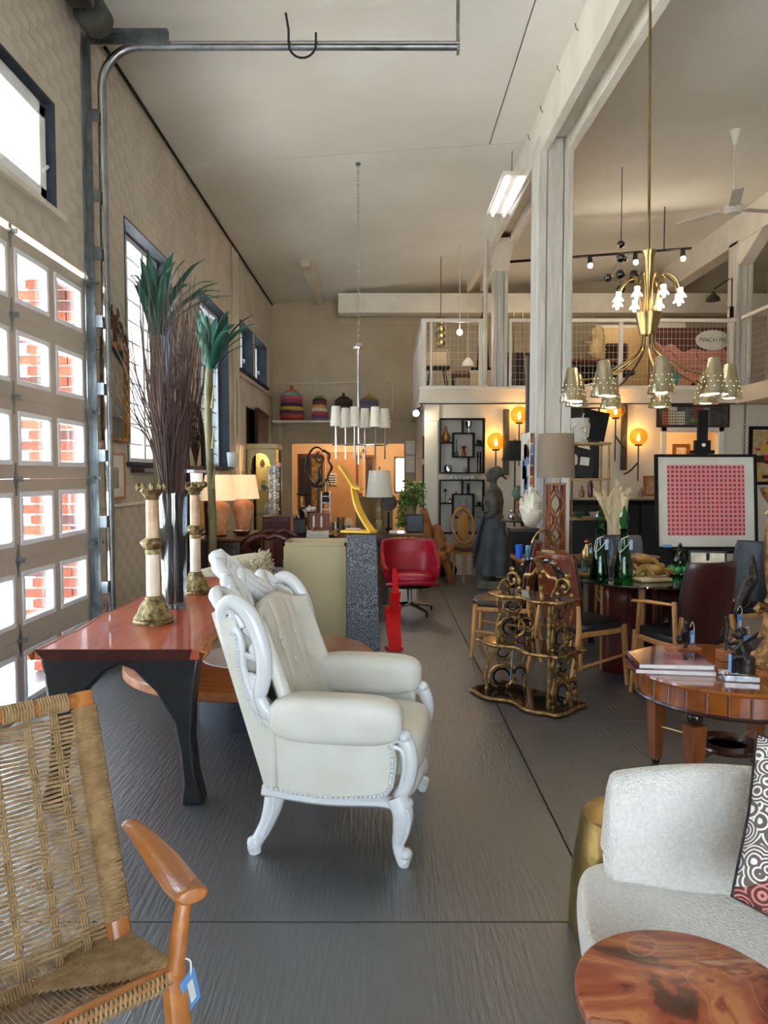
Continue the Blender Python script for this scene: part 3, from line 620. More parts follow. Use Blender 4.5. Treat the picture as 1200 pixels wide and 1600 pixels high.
def coffee_table():
    t = T('round_coffee_table', 'low round walnut coffee table with a white inlaid ring and dark drum base', 'coffee table', (-.82, 4.55, 0))
    MB().lathe([(0, .31), (.755, .31), (.77, .32), (.77, .365), (.76, .372), (0, .372)], 72).done('table_top', WAL2, t)
    MB().lathe([(.235, .3725), (.315, .3725), (.312, .377), (.238, .377)], 56).done('inlay_ring', mat('white_stone', '#dcd4cc', .35, c2='#cfc5bb', s=7), t)
    MB().lathe([(0, .3725), (.235, .3725), (.232, .375), (0, .375)], 48).done('inlay_disc', mat('grey_stone', '#76695f', .4, c2='#877a6e', s=3, st=(1, 8, 1)), t)
    MB().lathe([(.34, 0), (.34, .3), (.33, .31), (0, .31)], 48).done('drum_base', mat('blue_black', '#20252e', .35, c2='#2a303a', s=8), t)
coffee_table()
# candlesticks
ALAB = mat('alabaster', '#d8b99a', .3, c2='#b08660', s=5, st=(1, 1, 3), lo=.3, hi=.75)
ALAB2 = mat('alabaster_pale', '#e6d9c6', .3, c2='#c8a888', s=4, lo=.35, hi=.8)
ORM = mat('gilt_brass', '#a3946a', .4, .8, c2='#5e4f2c', s=30, bump=.6, bs=45)
def candlestick(loc, rz, label):
    t = T('candlestick', label, 'candlestick', loc, rz, 'pair of candlesticks on the slab table')
    MB().lathe([(.102, 0), (.104, .012), (.098, .022), (.1, .03), (.09, .042), (.08, .05), (.074, .075), (.062, .1), (.05, .118), (.042, .124), (.042, .136), (.037, .14)], 28, wob=lambda a, z: 1 + (.025 * sin(a * 12) if .04 < z < .12 else 0)).done('base', ORM, t)
    MB().lathe([(.034, .14), (.034, .355)], 20).done('lower_shaft', ALAB2, t)
    MB().lathe([(.036, .355), (.038, .372), (.033, .38), (.052, .395), (.06, .412), (.062, .42), (.045, .432), (.036, .44)], 28, wob=lambda a, z: 1 + (.04 * sin(a * 14) if .385 < z < .43 else 0)).done('knop', ORM, t)
    MB().lathe([(.031, .44), (.030, .635)], 20).done('upper_shaft', ALAB, t)
    c = MB().lathe([(.032, .635), (.04, .642), (.036, .65), (.05, .665), (.066, .685), (.064, .69), (.03, .69), (0, .688)], 28).done('cup', ORM, t)
    m = MB()
    for k in range(10):
        a = 2 * pi * k / 10; m.sph((.068 * cos(a), .068 * sin(a), .7), (.014, .014, .02), 8, 6)
    m.done('petals', ORM, c)
candlestick((-1.19, 3.77, .738), 0, 'alabaster and gilt candlestick on the slab table, nearest the viewer')
candlestick((-1.215, 4.72, .738), .4, 'alabaster and gilt candlestick standing behind the glass vase of branches')
# vase with branches
VG = glassm('vase_glass', '#dfe6ea', f0=.08)
v = T('glass_vase', 'tall clear glass cylinder vase on the red slab table', 'vase', (-1.205, 4.2, .738))
MB().lathe([(.0, .0), (.066, 0), (.068, .03), (.082, .66), (.077, .66), (.062, .035), (0, .03)], 28).done('body', VG, v)
MB().lathe([(0, .002), (.062, .002), (.060, .03), (0, .03)], 24).done('thick_base', glassm('base_glass', '#c8d4d8', f0=.25), v)
TWIG = mat('twig', '#3c2a26', .75, c2='#5b443b', s=8, st=(1, 1, .2))
m = MB()
for k in range(150):
    a = RN.uniform(0, 2 * pi); r0 = .05 * math.sqrt(RN.random()); b = RN.uniform(0, 2 * pi); hgt = RN.uniform(1.25, 1.92)
    r1 = RN.random() ** .8 * .2; dx = r1 * cos(b) + RN.uniform(-.01, .07); dy = r1 * sin(b) * .8
    if k < 14: dx = RN.uniform(-.42, -.2); hgt = RN.uniform(1.3, 1.75)
    mx, my = .05 * cos(a), .05 * sin(a)
    pts = [(r0 * cos(a), r0 * sin(a), .035), (mx * .9, my * .9, .5), (mx + dx * .28, my + dy * .28, .95), (dx * .7 + mx, dy * .7 + my, hgt * .78), (dx + RN.uniform(-.02, .02), dy, hgt)]
    m.tube(spline(pts, 3), [.0045, .0045, .004, .003, .0013], 4)
tag(m.done('dried_branches', TWIG, loc=(-1.205, 4.2, .738), kind='stuff'), 'tall bundle of bare dark willow branches in the glass vase', 'branches')
# palms
LEAF = mat('palm_leaf', '#1f4a3e', .5, c2='#2f6552', s=6, st=(1, 1, .5))
def palm(loc, label, h, sc_, seed, th=.035):
    rn = random.Random(seed)
    t = T('artificial_palm', label, 'palm', loc, 0, 'artificial palms by the windows')
    MB().lathe([(.11, 0), (.15, .3), (.155, .32), (.14, .32), (.135, .28), (0, .28)], 24).done('pot', BLACK, t)
    TR = mat('palm_trunk', '#8c8458', .7, c2='#5a5236', s=5, st=(1, 1, .3))
    tp = spline([(0, 0, .28), (.01, 0, h * .4), (-.02, 0, h * .75), (0, 0, h)], 5); MB().tube(tp, [th, th * .9, th * .85, th], 10).done('trunk', TR, t)
    for k in range(3): MB().tube([(.02, -.02, h * (.5 + .15 * k)), (.05, -.03, h * (.5 + .15 * k) + .25)], [.02, .002], 6).done('bark_sheath', mat('bark_sheath', '#a89c6a', .7, c2='#7f7448', s=6), t)
    for k in range(30):
        a = k * 2.4 + rn.uniform(-.3, .3); L = rn.uniform(.42, .62) * sc_; lean = .28 + .8 * (k / 29)
        dx, dy = cos(a) * lean, sin(a) * lean * .9
        if dx < 0: dx *= .45
        dx += .12 * lean
        z0 = h - .06 - .10 * (k / 29)
        dr = lean * rn.uniform(.15, .5)
        p = [Vector((dx * .05, dy * .05, z0)), Vector((dx * L * .4, dy * L * .4, z0 + L * .42)), Vector((dx * L * .8, dy * L * .8, z0 + L * (.8 - .3 * dr))), Vector((dx * L * 1.1, dy * L * 1.1, z0 + L * (1.0 - .75 * dr)))]
        P = spline(p, 4); side = Vector((-dy, dx, 0)).normalized(); n = len(P) - 1
        wd_ = lambda u: .031 * sc_ * (.3 + .9 * sin(pi * min(1, u * .75 + .2))) * (1 - u ** 5)
        up = Vector((dx, dy, 0)).normalized()
        MB().grid(lambda u, v: P[int(u * n + .5)] + side * (v - .5) * 2 * wd_(u) + (Vector((0, 0, 1)) - up) * .012 * abs(v - .5), n, 2).done('leaf', LEAF, t)
palm((-1.86, 6.05, 0), 'tall artificial palm with broad green leaves, nearest the garage door', 2.78, 1.0, 3)
palm((-1.77, 7.54, 0), 'artificial palm with a pale trunk behind the branches, by the second window', 2.72, .95, 5, .045)
# ============================================================ things on and along the left wall
GILT = mat('old_gilt', '#a8752f', .4, .7, c2='#6d4216', s=14, bump=.4, bs=40)
MIRROR = mat('mirror_glass', '#c9ccc8', .03, 1, c2='#b8bcb8', s=1.2)
t = T('gilt_mirror', 'narrow gilt wall mirror with a carved openwork crest', 'mirror', (LW + .005, 6.02, 1.77))
m = MB()
for a in ((-.28, -.24, 0, .8), (.24, .28, 0, .8)): m.bb(0, .04, *a)
m.bb(0, .04, -.28, .28, 0, .04).bb(0, .04, -.28, .28, .76, .8).done('frame', GILT, t, bev=.008)
MB().bb(.005, .015, -.25, .25, .03, .77).done('mirror_plate', MIRROR, t)
m = MB()
for s in (-1, 1):
    m.tube([(.02, s * p[0], p[2]) for p in scroll((.10, .93), .07, .015, -60, 1.2)], .014, 6).tube([(.02, s * p[0], p[2]) for p in scroll((.2, .86), .05, .012, 200, -1.1)], .012, 6)
    m.tube(spline([(.02, s * .03, .98), (.02, s * .08, 1.04), (.02, s * .06, 1.09)], 5), [.015, .012, .005], 6).tube([(.02, s * .26, .8), (.02, s * .27, .9)], [.016, .006], 6)
m.sph((.025, 0, .96), (.02, .04, .06), 10, 8).tube([(.02, 0, .8), (.02, 0, .96)], .018, 6).done('crest', wood('carved_brown', '#4a2a14', '#6d4222', .5, 4), t)
t = T('framed_print', 'small pale framed print hanging under the gilt mirror', 'picture', (LW + .005, 6.0, 1.30))
m = MB()
for a in ((-.2, -.18, 0, .38), (.18, .2, 0, .38), (-.18, .18, 0, .02), (-.18, .18, .36, .38)): m.bb(0, .025, *a)
m.done('frame', OAK, t); MB().bb(.004, .012, -.18, .18, .02, .36).done('mount', WHITEP, t); MB().bb(.012, .015, -.05, .06, .09, .26).done('print', mat('print_grey', '#8d8272', .7, c2='#b9ad9b', s=14), t)
tag(MB().bb(LW + .004, LW + .05, 5.75, 7.7, 1.24, 1.265).done('ledge_rail', WHITE, bev=.004), 'slim white ledge along the brick wall below the small print', 'ledge')
tag(MB().bb(LW + .004, LW + .12, 6.4, 8.8, 1.52, 1.56).done('wall_ledge', DARKW, bev=.004), 'dark ledge under the tall leaded windows', 'ledge')
# arched iron mirror
IRON = mat('rusty_iron', '#2a211c', .6, .5, c2='#3b2e26', s=9, bump=.3)
t = T('arched_mirror', 'tall dark arched mirror with iron fretwork in its head', 'mirror', (LW + .14, 8.27, 0), rot=(0, -.03, 0))
y = .36
m = MB().tube([(0, -y, 0), (0, -y, 1.85)] + [(0, -y * cos(rad(a)), 1.85 + .45 * sin(rad(a))) for a in range(10, 180, 10)] + [(0, y, 1.85), (0, y, 0)], .028, 8)
m.done('frame', IRON, t); MB().bb(-.01, .01, -y, y, .02, .06).bb(-.01, .012, -y, y, 1.55, 1.6).done('rail', IRON, t)
MB().bb(-.006, .004, -y, y, .05, 1.56).done('mirror_plate', mat('old_mirror', '#b5ad98', .1, .95, c2='#8b8470', s=3), t)
m = MB()
for k in range(7):
    a = -.3 + .1 * k; hh = 1.85 + .44 * math.sqrt(max(0, 1 - (a / y) ** 2)); m.tube(spline([(0, 0, 1.6), (0, a * .55, 1.8), (0, a, hh - .12), (0, a * .8, hh - .03)], 4), .008, 5)
    if k < 6: m.tube([(0, -.25 + .1 * k + .05 * cos(rad(q)), 1.95 + .05 * sin(rad(q)) - .6 * (-.25 + .1 * k) ** 2) for q in range(0, 360, 45)], .006, 5, closed=True)
m.done('fretwork', IRON, t)
# chest with two lamps
t = T('lacquer_chest', 'dark carved wooden chest carrying the two orange lamps', 'chest', (-1.77, 8.45, 0))
MB().bb(-.24, .24, -.64, .64, .06, .79).done('body', DARKW, t, bev=.008); MB().bb(-.26, .26, -.66, .66, .79, .82).done('top', wood('chest_top', '#4a2616', '#63341d', .3), t, bev=.006)
for k in range(3): d = MB().bb(.24, .255, -.6 + .41 * k, -.22 + .41 * k, .12, .74).done('door', DARKW, t, bev=.01); MB().sph((.262, -.41 + .41 * k, .45), .014, 8, 6).done('knob', BRASS, d)
MB().bb(-.2, .2, -.652, -.64, .14, .72).done('end_panel', DARKW, t, bev=.01); MB().bb(-.24, .24, -.64, .64, 0, .06).done('plinth', BLACK, t)
ORAL = mat('orange_alabaster', '#e8ad80', .35, c2='#d08a58', s=8, bump=.2, bs=30)
ORAL.node_tree.nodes['Principled BSDF'].inputs['Subsurface Weight'].default_value = .2
LIT = mat('lit_shade', '#ffd6a6', .8, emit=.55)
def jar_lamp(loc, label, sc_=1):
    t = T('jar_lamp', label, 'lamp', loc, 0, 'pair of orange jar lamps')
    MB().lathe([(.075, 0), (.085, .02), (.08, .03)], 24).done('foot', BRASS, t)
    MB().lathe([(.078, .03), (.085, .08), (.115, .22), (.125, .3), (.11, .35), (.06, .385), (.04, .39)], 32, wob=lambda a, z: 1 + .02 * sin(9 * a)).done('body', ORAL, t)
    MB().cyl((0, 0, .38), (0, 0, .70), .008).done('stem', BRASS, t)
    MB().lathe([(.19, .40), (.145, .68)], 36).done('shade', LIT, t, solid=.004)
    MB().sph((0, 0, .71), .015, 8, 6).done('finial', BRASS, t)
    lamp((loc[0], loc[1], loc[2] + .5), 9, (1, .62, .3), .05)
jar_lamp((-1.83, 8.15, .82), 'orange jar lamp with a lit cone shade, nearer of the pair on the chest')
jar_lamp((-1.67, 8.72, .82), 'orange jar lamp with a lit cone shade, farther of the pair on the chest')
tag(MB().lathe([(0, 0), (.05, 0), (.09, .02), (.11, .05), (.1, .05), (.08, .03), (0, .02)], 24).done('silver_dish', CHROME, loc=(-1.62, 8.35, .82)), 'small silver footed dish beside the orange lamps', 'dish')
tag(MB().lathe([(0, 0), (.07, 0), (.085, .2), (.08, .2), (.066, .01), (0, .01)], 24).done('white_planter', WHITEP, loc=(LW + .09, 10.3, 1.612)), 'plain white planter on the sill of the second tall window', 'planter')
# shearling chair
t = T('shearling_chair', 'cream upholstered chair draped with sheepskin behind the white armchair', 'chair', (-1.43, 6.3, 0), rad(180))
CRM = mat('cream_boucle', '#d8cdb4', .9, c2='#c8bb9e', s=40, bump=.5, bs=120)
MB().sph((0, 0, .4), (.32, .33, .1), 24, 12, .5).done('seat', CRM, t)
MB().grid(lambda u, v: (.05 - .38 * cos(rad(-105 + 210 * u)), .4 * sin(rad(-105 + 210 * u)), .38 + v * (.36 + .08 * cos(rad(-105 + 210 * u)))), 24, 6).done('backrest', CRM, t, solid=.08, bev=.03)
for a, b in ((.22, .24), (.22, -.24), (-.22, .24), (-.22, -.24)): MB().cyl((a, b, .34), (a * 1.1, b * 1.1, 0), .02, .014).done('leg', DARKW, t)
m = MB()
for k in range(900):
    a = RN.uniform(-.5, .5); b = RN.uniform(0, 1); x = -.36 + RN.uniform(-.05, .05) * 1; z = .83 - .25 * b
    p = Vector((x - .05 * b, a * .6, z)); m.tube([p, p + Vector((RN.uniform(-.03, .0), RN.uniform(-.03, .03), RN.uniform(-.02, .035)))], [.004, .001], 3)
m.done('sheepskin', mat('sheepskin', '#d9cdb0', .95, c2='#c4b592', s=20), t, kind='stuff')
# curio cabinet
CAB = mat('cream_gilt_lacquer', '#cdb987', .4, c2='#bba36c', s=4)
t = T('curio_cabinet', 'tall cream curio cabinet with arched glass and lit shelves', 'cabinet', (-1.82, 10.9, 0))
for x in (-.2, .18):
    for y in (0, .5): MB().bb(x, x + .04, y, y + .04, 0, 1.9).done('post', CAB, t)
MB().bb(-.22, .24, -.02, .56, 1.88, 1.96).done('cornice', CAB, t, bev=.015); MB().bb(-.2, .22, 0, .54, 0, .12).done('plinth', CAB, t); MB().bb(-.2, .22, .5, .53, .1, 1.9).done('back', CAB, t)
m = MB().prism([(-.2, 1.9), (-.2, 1.55)] + [(-.15 + .0, 1.6)] + [(-.01 - .14 * cos(rad(a)), 1.66 + .16 * sin(rad(a))) for a in range(0, 181, 15)] + [(.17, 1.6), (.22, 1.55), (.22, 1.9)], -.005, .02)
m.done('arched_head', CAB, t)
for z in (.5, .9, 1.25, 1.6): MB().bb(-.18, .2, .03, .5, z, z + .012).done('shelf', GLASS, t)
MB().bb(-.17, .19, .008, .012, .12, 1.78).done('pane', GLASS, t); MB().bb(.205, .209, .04, .5, .12, 1.88).done('pane', GLASS, t)
for z, c, r in ((.912, '#e6e0d6', .06), (1.262, '#5b6b3c', .05), (1.262, '#d9c27a', .035), (1.612, '#8a5a2c', .04)):
    MB().lathe([(r * .6, 0), (r, r), (r * .9, r * 2), (r * .4, r * 2.6), (r * .5, r * 3)], 14, (RN.uniform(-.1, .1), RN.uniform(.15, .35), z)).done('ornament', mat('ornament', c, .3, c2='#ffffff', s=5, hi=1), t)
MB().sph((0, .25, 1.84), (.03, .03, .02), 10, 6).done('cabinet_bulb', WARMB, t); lamp((-1.82, 11.15, 1.78), 6, (1, .7, .35), .03)
# brown sideboard with shell cylinder
t = T('brown_side_cabinet', 'reddish brown side cabinet under the cylinder of shells', 'cabinet', (-1.32, 9.22, 0))
MB().bb(-.17, .17, -.22, .25, .05, .97).done('body', MAHOG, t, bev=.006); MB().bb(-.18, .18, -.23, .26, .97, .99).done('top', MAHOG, t, bev=.004); MB().bb(-.15, .15, -.2, .23, 0, .05).done('plinth', BLACK, t)
d = MB().bb(-.15, .15, -.235, -.22, .1, .93).done('door', MAHOG, t, bev=.004); MB().sph((.11, -.245, .55), .014, 8, 6).done('knob', BRASS, d)
t = T('shell_cylinder', 'glass cylinder packed with pale seashells and coral', 'vase', (-1.36, 9.12, .99))
MB().lathe([(0, 0), (.095, 0), (.095, .62), (.091, .62), (.091, .01), (0, .01)], 24).done('glass', glassm('thin_glass', '#f8fbfb', f0=.03), t)
m = MB()
for k in range(130):
    a = RN.uniform(0, 2 * pi); r = .065 * math.sqrt(RN.random()); s_ = RN.uniform(.014, .028); m.sph((r * cos(a), r * sin(a), .03 + .58 * k / 130), (s_, s_ * RN.uniform(.6, 1), s_ * .8), 7, 5)
m.done('shells', mat('shell_mix', '#efe8de', .6, c2='#cdb4a2', s=18), t, kind='stuff')
MB().sph((.06, -.05, .63), (.03, .02, .04), 8, 6).done('pink_shell', mat('pink_shell', '#e08a98', .5, c2='#f0c0c4', s=12), t, label='bright pink shell')
def rail_chair(loc, rz, label):
    t = T('carved_dining_chair', label, 'chair', loc, rz, 'carved dark dining chairs by the cabinet')
    MB().sph((0, 0, .46), (.23, .24, .05), 20, 10, .5).done('seat', mat('lilac_seat', '#8a8290', .8, c2='#77707c', s=20), t)
    MB().tube(spline([(-.24, -.26, .72), (-.27, -.2, .83), (-.25, -.07, .88), (-.26, 0, .86), (-.25, .07, .88), (-.27, .2, .83), (-.24, .26, .72)], 5), [.02, .028, .026, .03, .026, .028, .02], 8).done('top_rail', MAHOG, t)
    for s in (-1, 1):
        MB().tube(spline([(-.24, s * .25, .74), (-.18, s * .24, .6), (-.21, s * .21, .44), (-.26, s * .2, .2), (-.29, s * .2, 0)], 4), .018, 8).done('leg', MAHOG, t)
        MB().tube(spline([(.2, s * .21, .44), (.21, s * .22, .2), (.2, s * .21, 0)], 4), [.022, .018, .014], 8).done('leg', MAHOG, t)
        MB().tube(spline([(-.22, s * .25, .68), (-.05, s * .28, .7), (.12, s * .27, .68), (.15, s * .25, .6), (.13, s * .23, .46)], 4), .016, 8).done('arm', MAHOG, t)
    MB().box((-.25, 0, .66), (.02, .1, .36)).done('splat', MAHOG, t, bev=.006)
    for a, b in ((.2, 0), (-.2, 0)): MB().box((a, b, .42), (.03, .42, .05)).done('rail', MAHOG, t)
rail_chair((-1.17, 7.72, 0), rad(90), 'carved dark dining chair with scrolled top rail, nearer one beside the beige box')
rail_chair((-1.19, 8.46, 0), rad(90), 'carved dark dining chair half hidden behind the nearer one')
# ============================================================ plinths and sculptures
OLIVE = mat('olive_metal', '#bbaa82', .4, .15, c2='#b09f77', s=2)
t = T('olive_box_plinth', 'olive beige metal box plinth with a lipped open top', 'plinth', (-.62, 6.85, 0))
MB().bb(-.285, .28, -.25, .25, 0, .86).done('body', OLIVE, t, bev=.004)
for a in ((-.285, .28, -.25, -.235), (-.285, .28, .235, .25), (-.285, -.27, -.25, .25), (.265, .28, -.25, .25)): MB().bb(*a, .86, .89).done('lip', OLIVE, t)
TERR = mat('dark_terrazzo', '#33353a', .5, c2='#8a8d92', s=120, lo=.48, hi=.62, det=2)
tag(MB().add([(-.125, -.02, 0), (.155, -.02, 0), (.155, .25, 0), (-.125, .25, 0), (-.13, 0, .99), (.125, 0, .99), (.125, .25, .99), (-.13, .25, .99)], [(0, 3, 2, 1), (4, 5, 6, 7), (0, 1, 5, 4), (1, 2, 6, 5), (2, 3, 7, 6), (3, 0, 4, 7)]).done('terrazzo_plinth', TERR, bev=.005, smooth=0, loc=(-.19, 6.25, 0)), 'speckled dark grey terrazzo plinth under the yellow sculpture', 'plinth')
def strip(m, pts, w, th, yc):
    P = spline(pts, 5); n = len(P)
    vs = []; fs = []
    for i, p in enumerate(P):
        tn = (P[min(i + 1, n - 1)] - P[max(i - 1, 0)]).normalized(); nn = Vector((-tn.z, 0, tn.x))
        ww = w if not callable(w) else w(i / (n - 1))
        for dy, dn in ((-ww / 2, 0), (ww / 2, 0), (ww / 2, th), (-ww / 2, th)): q = p + nn * dn; vs.append((q.x, yc + dy, q.z))
    for i in range(n - 1):
        for j in range(4): fs.append((i * 4 + j, i * 4 + (j + 1) % 4, i * 4 + 4 + (j + 1) % 4, i * 4 + 4 + j))
    fs += [(3, 2, 1, 0), (n * 4 - 4, n * 4 - 3, n * 4 - 2, n * 4 - 1)]
    return m.add(vs, fs)
YEL = mat('yellow_enamel', '#e8b80a', .3, c2='#dfae06', s=4, coat=.3)
t = T('yellow_strip_sculpture', 'yellow bent metal strip sculpture leaning back on the terrazzo plinth', 'sculpture', (-.2, 6.37, .99), rad(-22))
strip(MB(), [(-.16, 0, .012), (0, 0, .012), (.12, 0, .012)], .16, .018, 0).done('foot', YEL, t)
strip(MB(), [(.12, 0, .02), (.05, 0, .11), (-.015, 0, .22), (-.05, 0, .33), (-.062, 0, .42)], lambda u: .13 - .03 * u, .016, 0).done('lower_blade', YEL, t)
strip(MB(), [(.01, 0, .395), (-.035, 0, .40), (-.075, 0, .44), (-.13, 0, .52), (-.185, 0, .59)], .10, .014, 0).done('upper_blade', YEL, t)
RED = mat('red_enamel', '#c80d12', .3, c2='#bb0a10', s=4, coat=.3)
t = T('red_strip_sculpture', 'bright red bent metal sculpture standing on the floor by the terrazzo plinth', 'sculpture', (.085, 6.28, 0), rad(-70))
strip(MB(), [(-.05, 0, .0), (.06, 0, .0)], .13, .022, 0).done('foot', RED, t)
strip(MB(), [(.05, 0, .012), (.03, 0, .1), (.0, 0, .2), (-.02, 0, .3), (-.005, 0, .37)], lambda u: .11 + .04 * u, .018, 0).done('lower_blade', RED, t)
strip(MB(), [(.0, 0, .34), (.03, 0, .42), (.045, 0, .5)], lambda u: .075 + .02 * u, .016, 0).done('middle_blade', RED, t)
strip(MB(), [(.05, 0, .49), (.035, 0, .57), (.02, 0, .66), (.015, 0, .70)], lambda u: .06 - .03 * u, .014, 0).done('upper_blade', RED, t)
# red swivel chair
REDL = mat('red_leather', '#a50f26', .38, c2='#8f0a1e', s=4, bump=.08, bs=40)
t = T('red_swivel_chair', 'red leather bucket chair on a chrome four star base', 'chair', (.28, 7.95, 0), rad(-84))
def shell(u, v):
    a = rad(-125 + 250 * u); q_ = min(1, max(0, (abs(a) - 1.05) / .95)); h = .785 - .26 * q_ * q_ * (3 - 2 * q_)
    r = .2 + .11 * min(1, v * 1.5) ** .6; pw = lambda c: math.copysign(abs(c) ** .72, c); x = -pw(cos(a)) * r * (.98 + .06 * v); y = pw(sin(a)) * r * (1.0 - .04 * v); z = .31 + (h - .31) * v
    return (x + .03 - .05 * v * max(0, cos(a)), y, z)
MB().grid(shell, 40, 12).done('shell', REDL, t, solid=.035, bev=.01)
MB().sph((.03, 0, .40), (.27, .255, .06), 28, 12, .6).done('seat', REDL, t); MB().tube(spline([(.2, -.27, .34), (.285, -.15, .36), (.3, 0, .37), (.285, .15, .36), (.2, .27, .34)], 5), .025, 8).done('front_roll', REDL, t)
MB().sph((0, 0, .33), (.26, .26, .05), 24, 10, .7).done('seat_pan', BLACK, t)
MB().cyl((0, 0, .08), (0, 0, .31), .028).done('column', CHROME, t)
for k in range(4):
    a = k * pi / 2 + .5; f = MB().tube([(0, 0, .1), (.12 * cos(a), .12 * sin(a), .085), (.31 * cos(a), .31 * sin(a), .05)], [.022, .018, .013], 8).done('base_arm', CHROME, t); MB().cyl((.30 * cos(a), .30 * sin(a), .05), (.30 * cos(a), .30 * sin(a), 0), .012).done('foot', BLACK, f)
# ============================================================ display table with curios, side table, shelf of baskets
t = T('display_table', 'long dark table crowded with curios behind the plinths', 'table', (-.55, 9.0, 0))
MB().bb(-.35, .62, -.55, .3, .74, .775).done('table_top', DARKW, t, bev=.004)
for a in (-.3, .56):
    for b in (-.48, .24): MB().bb(a - .03, a + .03, b - .03, b + .03, 0, .74).done('leg', DARKW, t)
MB().bb(-.32, .58, -.5, .26, .66, .74).done('apron', DARKW, t)
t = T('curio_stand', 'narrow dark stand for curios between the brown cabinet and the long table', 'stand', (-1.02, 9.1, 0)); MB().bb(-.11, .11, -.25, .3, .745, .775).done('top', DARKW, t, bev=.004)
for a in (-.08, .08):
    for b in (-.2, .25): MB().bb(a - .02, a + .02, b - .02, b + .02, 0, .745).done('leg', DARKW, t)
Z = .776
def at(px, d, z=Z): p = W(px, 742, d); return (p.x, d, z)
# candles, books, box
for i, px in enumerate((490, 502)):
    t = T('candle_holder', 'white taper candle in a small wooden holder, %s of two' % ('left' if i == 0 else 'right'), 'candle', at(px, 8.52, Z + .075), 0, 'two white candles on the book stack')
    MB().lathe([(.03, 0), (.032, .01), (.02, .02), (.025, .04), (.012, .045)], 14).done('holder', TEAK, t); MB().lathe([(.013, .04), (.012, .15), (.004, .18)], 12).done('candle', WHITEP, t)
for i in range(2):
    t = T('white_book', 'pale hardback book lying %s the candle pair' % ('directly under' if i else 'at the bottom of the stack below'), 'book', at(497, 8.56, Z + .036 * i), .05 * i)
    MB().bb(-.13, .13, -.09, .09, 0, .006).bb(-.13, .13, -.09, .09, .03, .036).bb(-.13, -.124, -.09, .09, .006, .03).done('cover', WHITEP, t); MB().bb(-.122, .125, -.085, .085, .006, .03).done('pages', mat('paper', '#e9e2d2', .8, c2='#d8cfba', s=2, st=(1, 1, 200)), t)
t = T('wooden_box', 'upright brown wooden box behind the two candles', 'box', at(499, 8.78)); MB().bb(-.12, .12, -.07, .07, 0, .25).done('body', WALNUTZ, t, bev=.004); MB().bb(-.125, .125, -.075, .075, .25, .265).done('lid', WALNUTZ, t, bev=.003); MB().bb(-.09, .09, -.074, -.07, .03, .22).done('front_panel', WALNUTZ, t)
t = T('dark_folder_frame', 'dark leather photo frame standing open beside the candles', 'frame', at(468, 8.93)); MB().box((0, 0, .1), (.14, .012, .2), rx=-.15).done('panel', BLACK, t); MB().box((-.05, .05, .1), (.07, .012, .2), rz=.9, rx=-.1).done('wing_panel', mat('blue_grey_board', '#39424c', .6, c2='#454e58', s=6), t); MB().box((0, -.012, .1), (.13, .004, .16), rx=-.15).done('insert', mat('dark_print', '#1e1a18', .4, c2='#2c2522', s=9), t)
t = T('penguin_carving', 'curved black and cream striped wooden sculpture', 'sculpture', at(474, 9.2))
MB().tube(spline([(-.05, 0, 0), (-.06, 0, .15), (-.02, 0, .28), (.04, 0, .3)], 5), [.04, .05, .04, .01], 10).done('body', BLACK, t)
strip(MB(), [(-.09, 0, .27), (-.06, 0, .17), (.02, 0, .06), (.06, 0, .0)], .03, .025, -.04).done('stripe', mat('cream_wood', '#d8bd92', .5, c2='#c7a878', s=9), t); strip(MB(), [(-.01, 0, .29), (.04, 0, .22), (.09, 0, .16)], .03, .02, -.04).done('stripe', mat('cream_wood2', '#d8bd92', .5, c2='#c7a878', s=9), t)
# iron loop sculpture
t = T('iron_loop_sculpture', 'black iron sculpture of looping scrolls on a thin stem', 'sculpture', at(497, 9.22))
MB().bb(-.07, .07, -.06, .06, 0, .03).done('base', BLACK, t); MB().cyl((0, 0, .03), (0, 0, .55), .012).done('stem', BLACKM, t)
MB().tube([(-.01 + .14 * cos(rad(a)), 0, .82 + .24 * sin(rad(a)) + .01 * sin(a)) for a in range(60, 330, 12)], [.008, .014, .02, .025, .014], 8).done('outer_loop', BLACKM, t)
MB().tube(spline([(.06, 0, 1.03), (.14, 0, .98), (.13, 0, .9), (.17, 0, .82), (.12, 0, .7), (.15, 0, .6)], 5), [.012, .016, .01, .018, .012, .008], 8).done('wavy_arm', BLACKM, t)
MB().tube([p for p in scroll((.03, .93), .07, .02, 100, 1.2)], .01, 8).done('inner_scroll', BLACKM, t); MB().tube(spline([(-.03, 0, .6), (.02, 0, .68), (.01, 0, .78), (.05, 0, .86)], 5), [.02, .03, .014, .008], 8).done('inner_arm', BLACKM, t)
# assorted curios
def lathed(name, label, cat, loc, prof, m, n=20): return tag(MB().lathe(prof, n).done(name, m, loc=loc), label, cat)
t = T('relic_totem', 'stacked brass and wood totem topped with a small dark dish', 'sculpture', at(473, 9.33)); MB().bb(-.05, .05, -.05, .05, 0, .05).done('base', DARKW, t); MB().tube(spline([(.06, 0, .05), (.03, 0, .2), (-.01, 0, .34), (-.01, 0, .46)], 4), [.03, .045, .04, .03], 10).done('column', GOLD, t); MB().lathe([(.03, .46), (.075, .47), (.08, .49), (.02, .49)], 16).done('dish', IRON, t); MB().tube([p for p in scroll((0, .53), .05, .015, 180, -.9)], .012, 6).done('handle', IRON, t)
m = MB()
for k in range(34):
    a, b = RN.uniform(0, 2 * pi), RN.uniform(.1, 1.4); L = RN.uniform(.05, .09); d = Vector((cos(a) * cos(b), sin(a) * cos(b), sin(b))); m.tube([(0, 0, .02), d * L], [.016, .008], 5)
tag(m.sph((0, 0, .03), (.05, .05, .03), 10, 6).done('white_coral', WHITEP, loc=at(485, 9.1, 1.04)), 'white branching coral on the black funnel stand', 'coral')
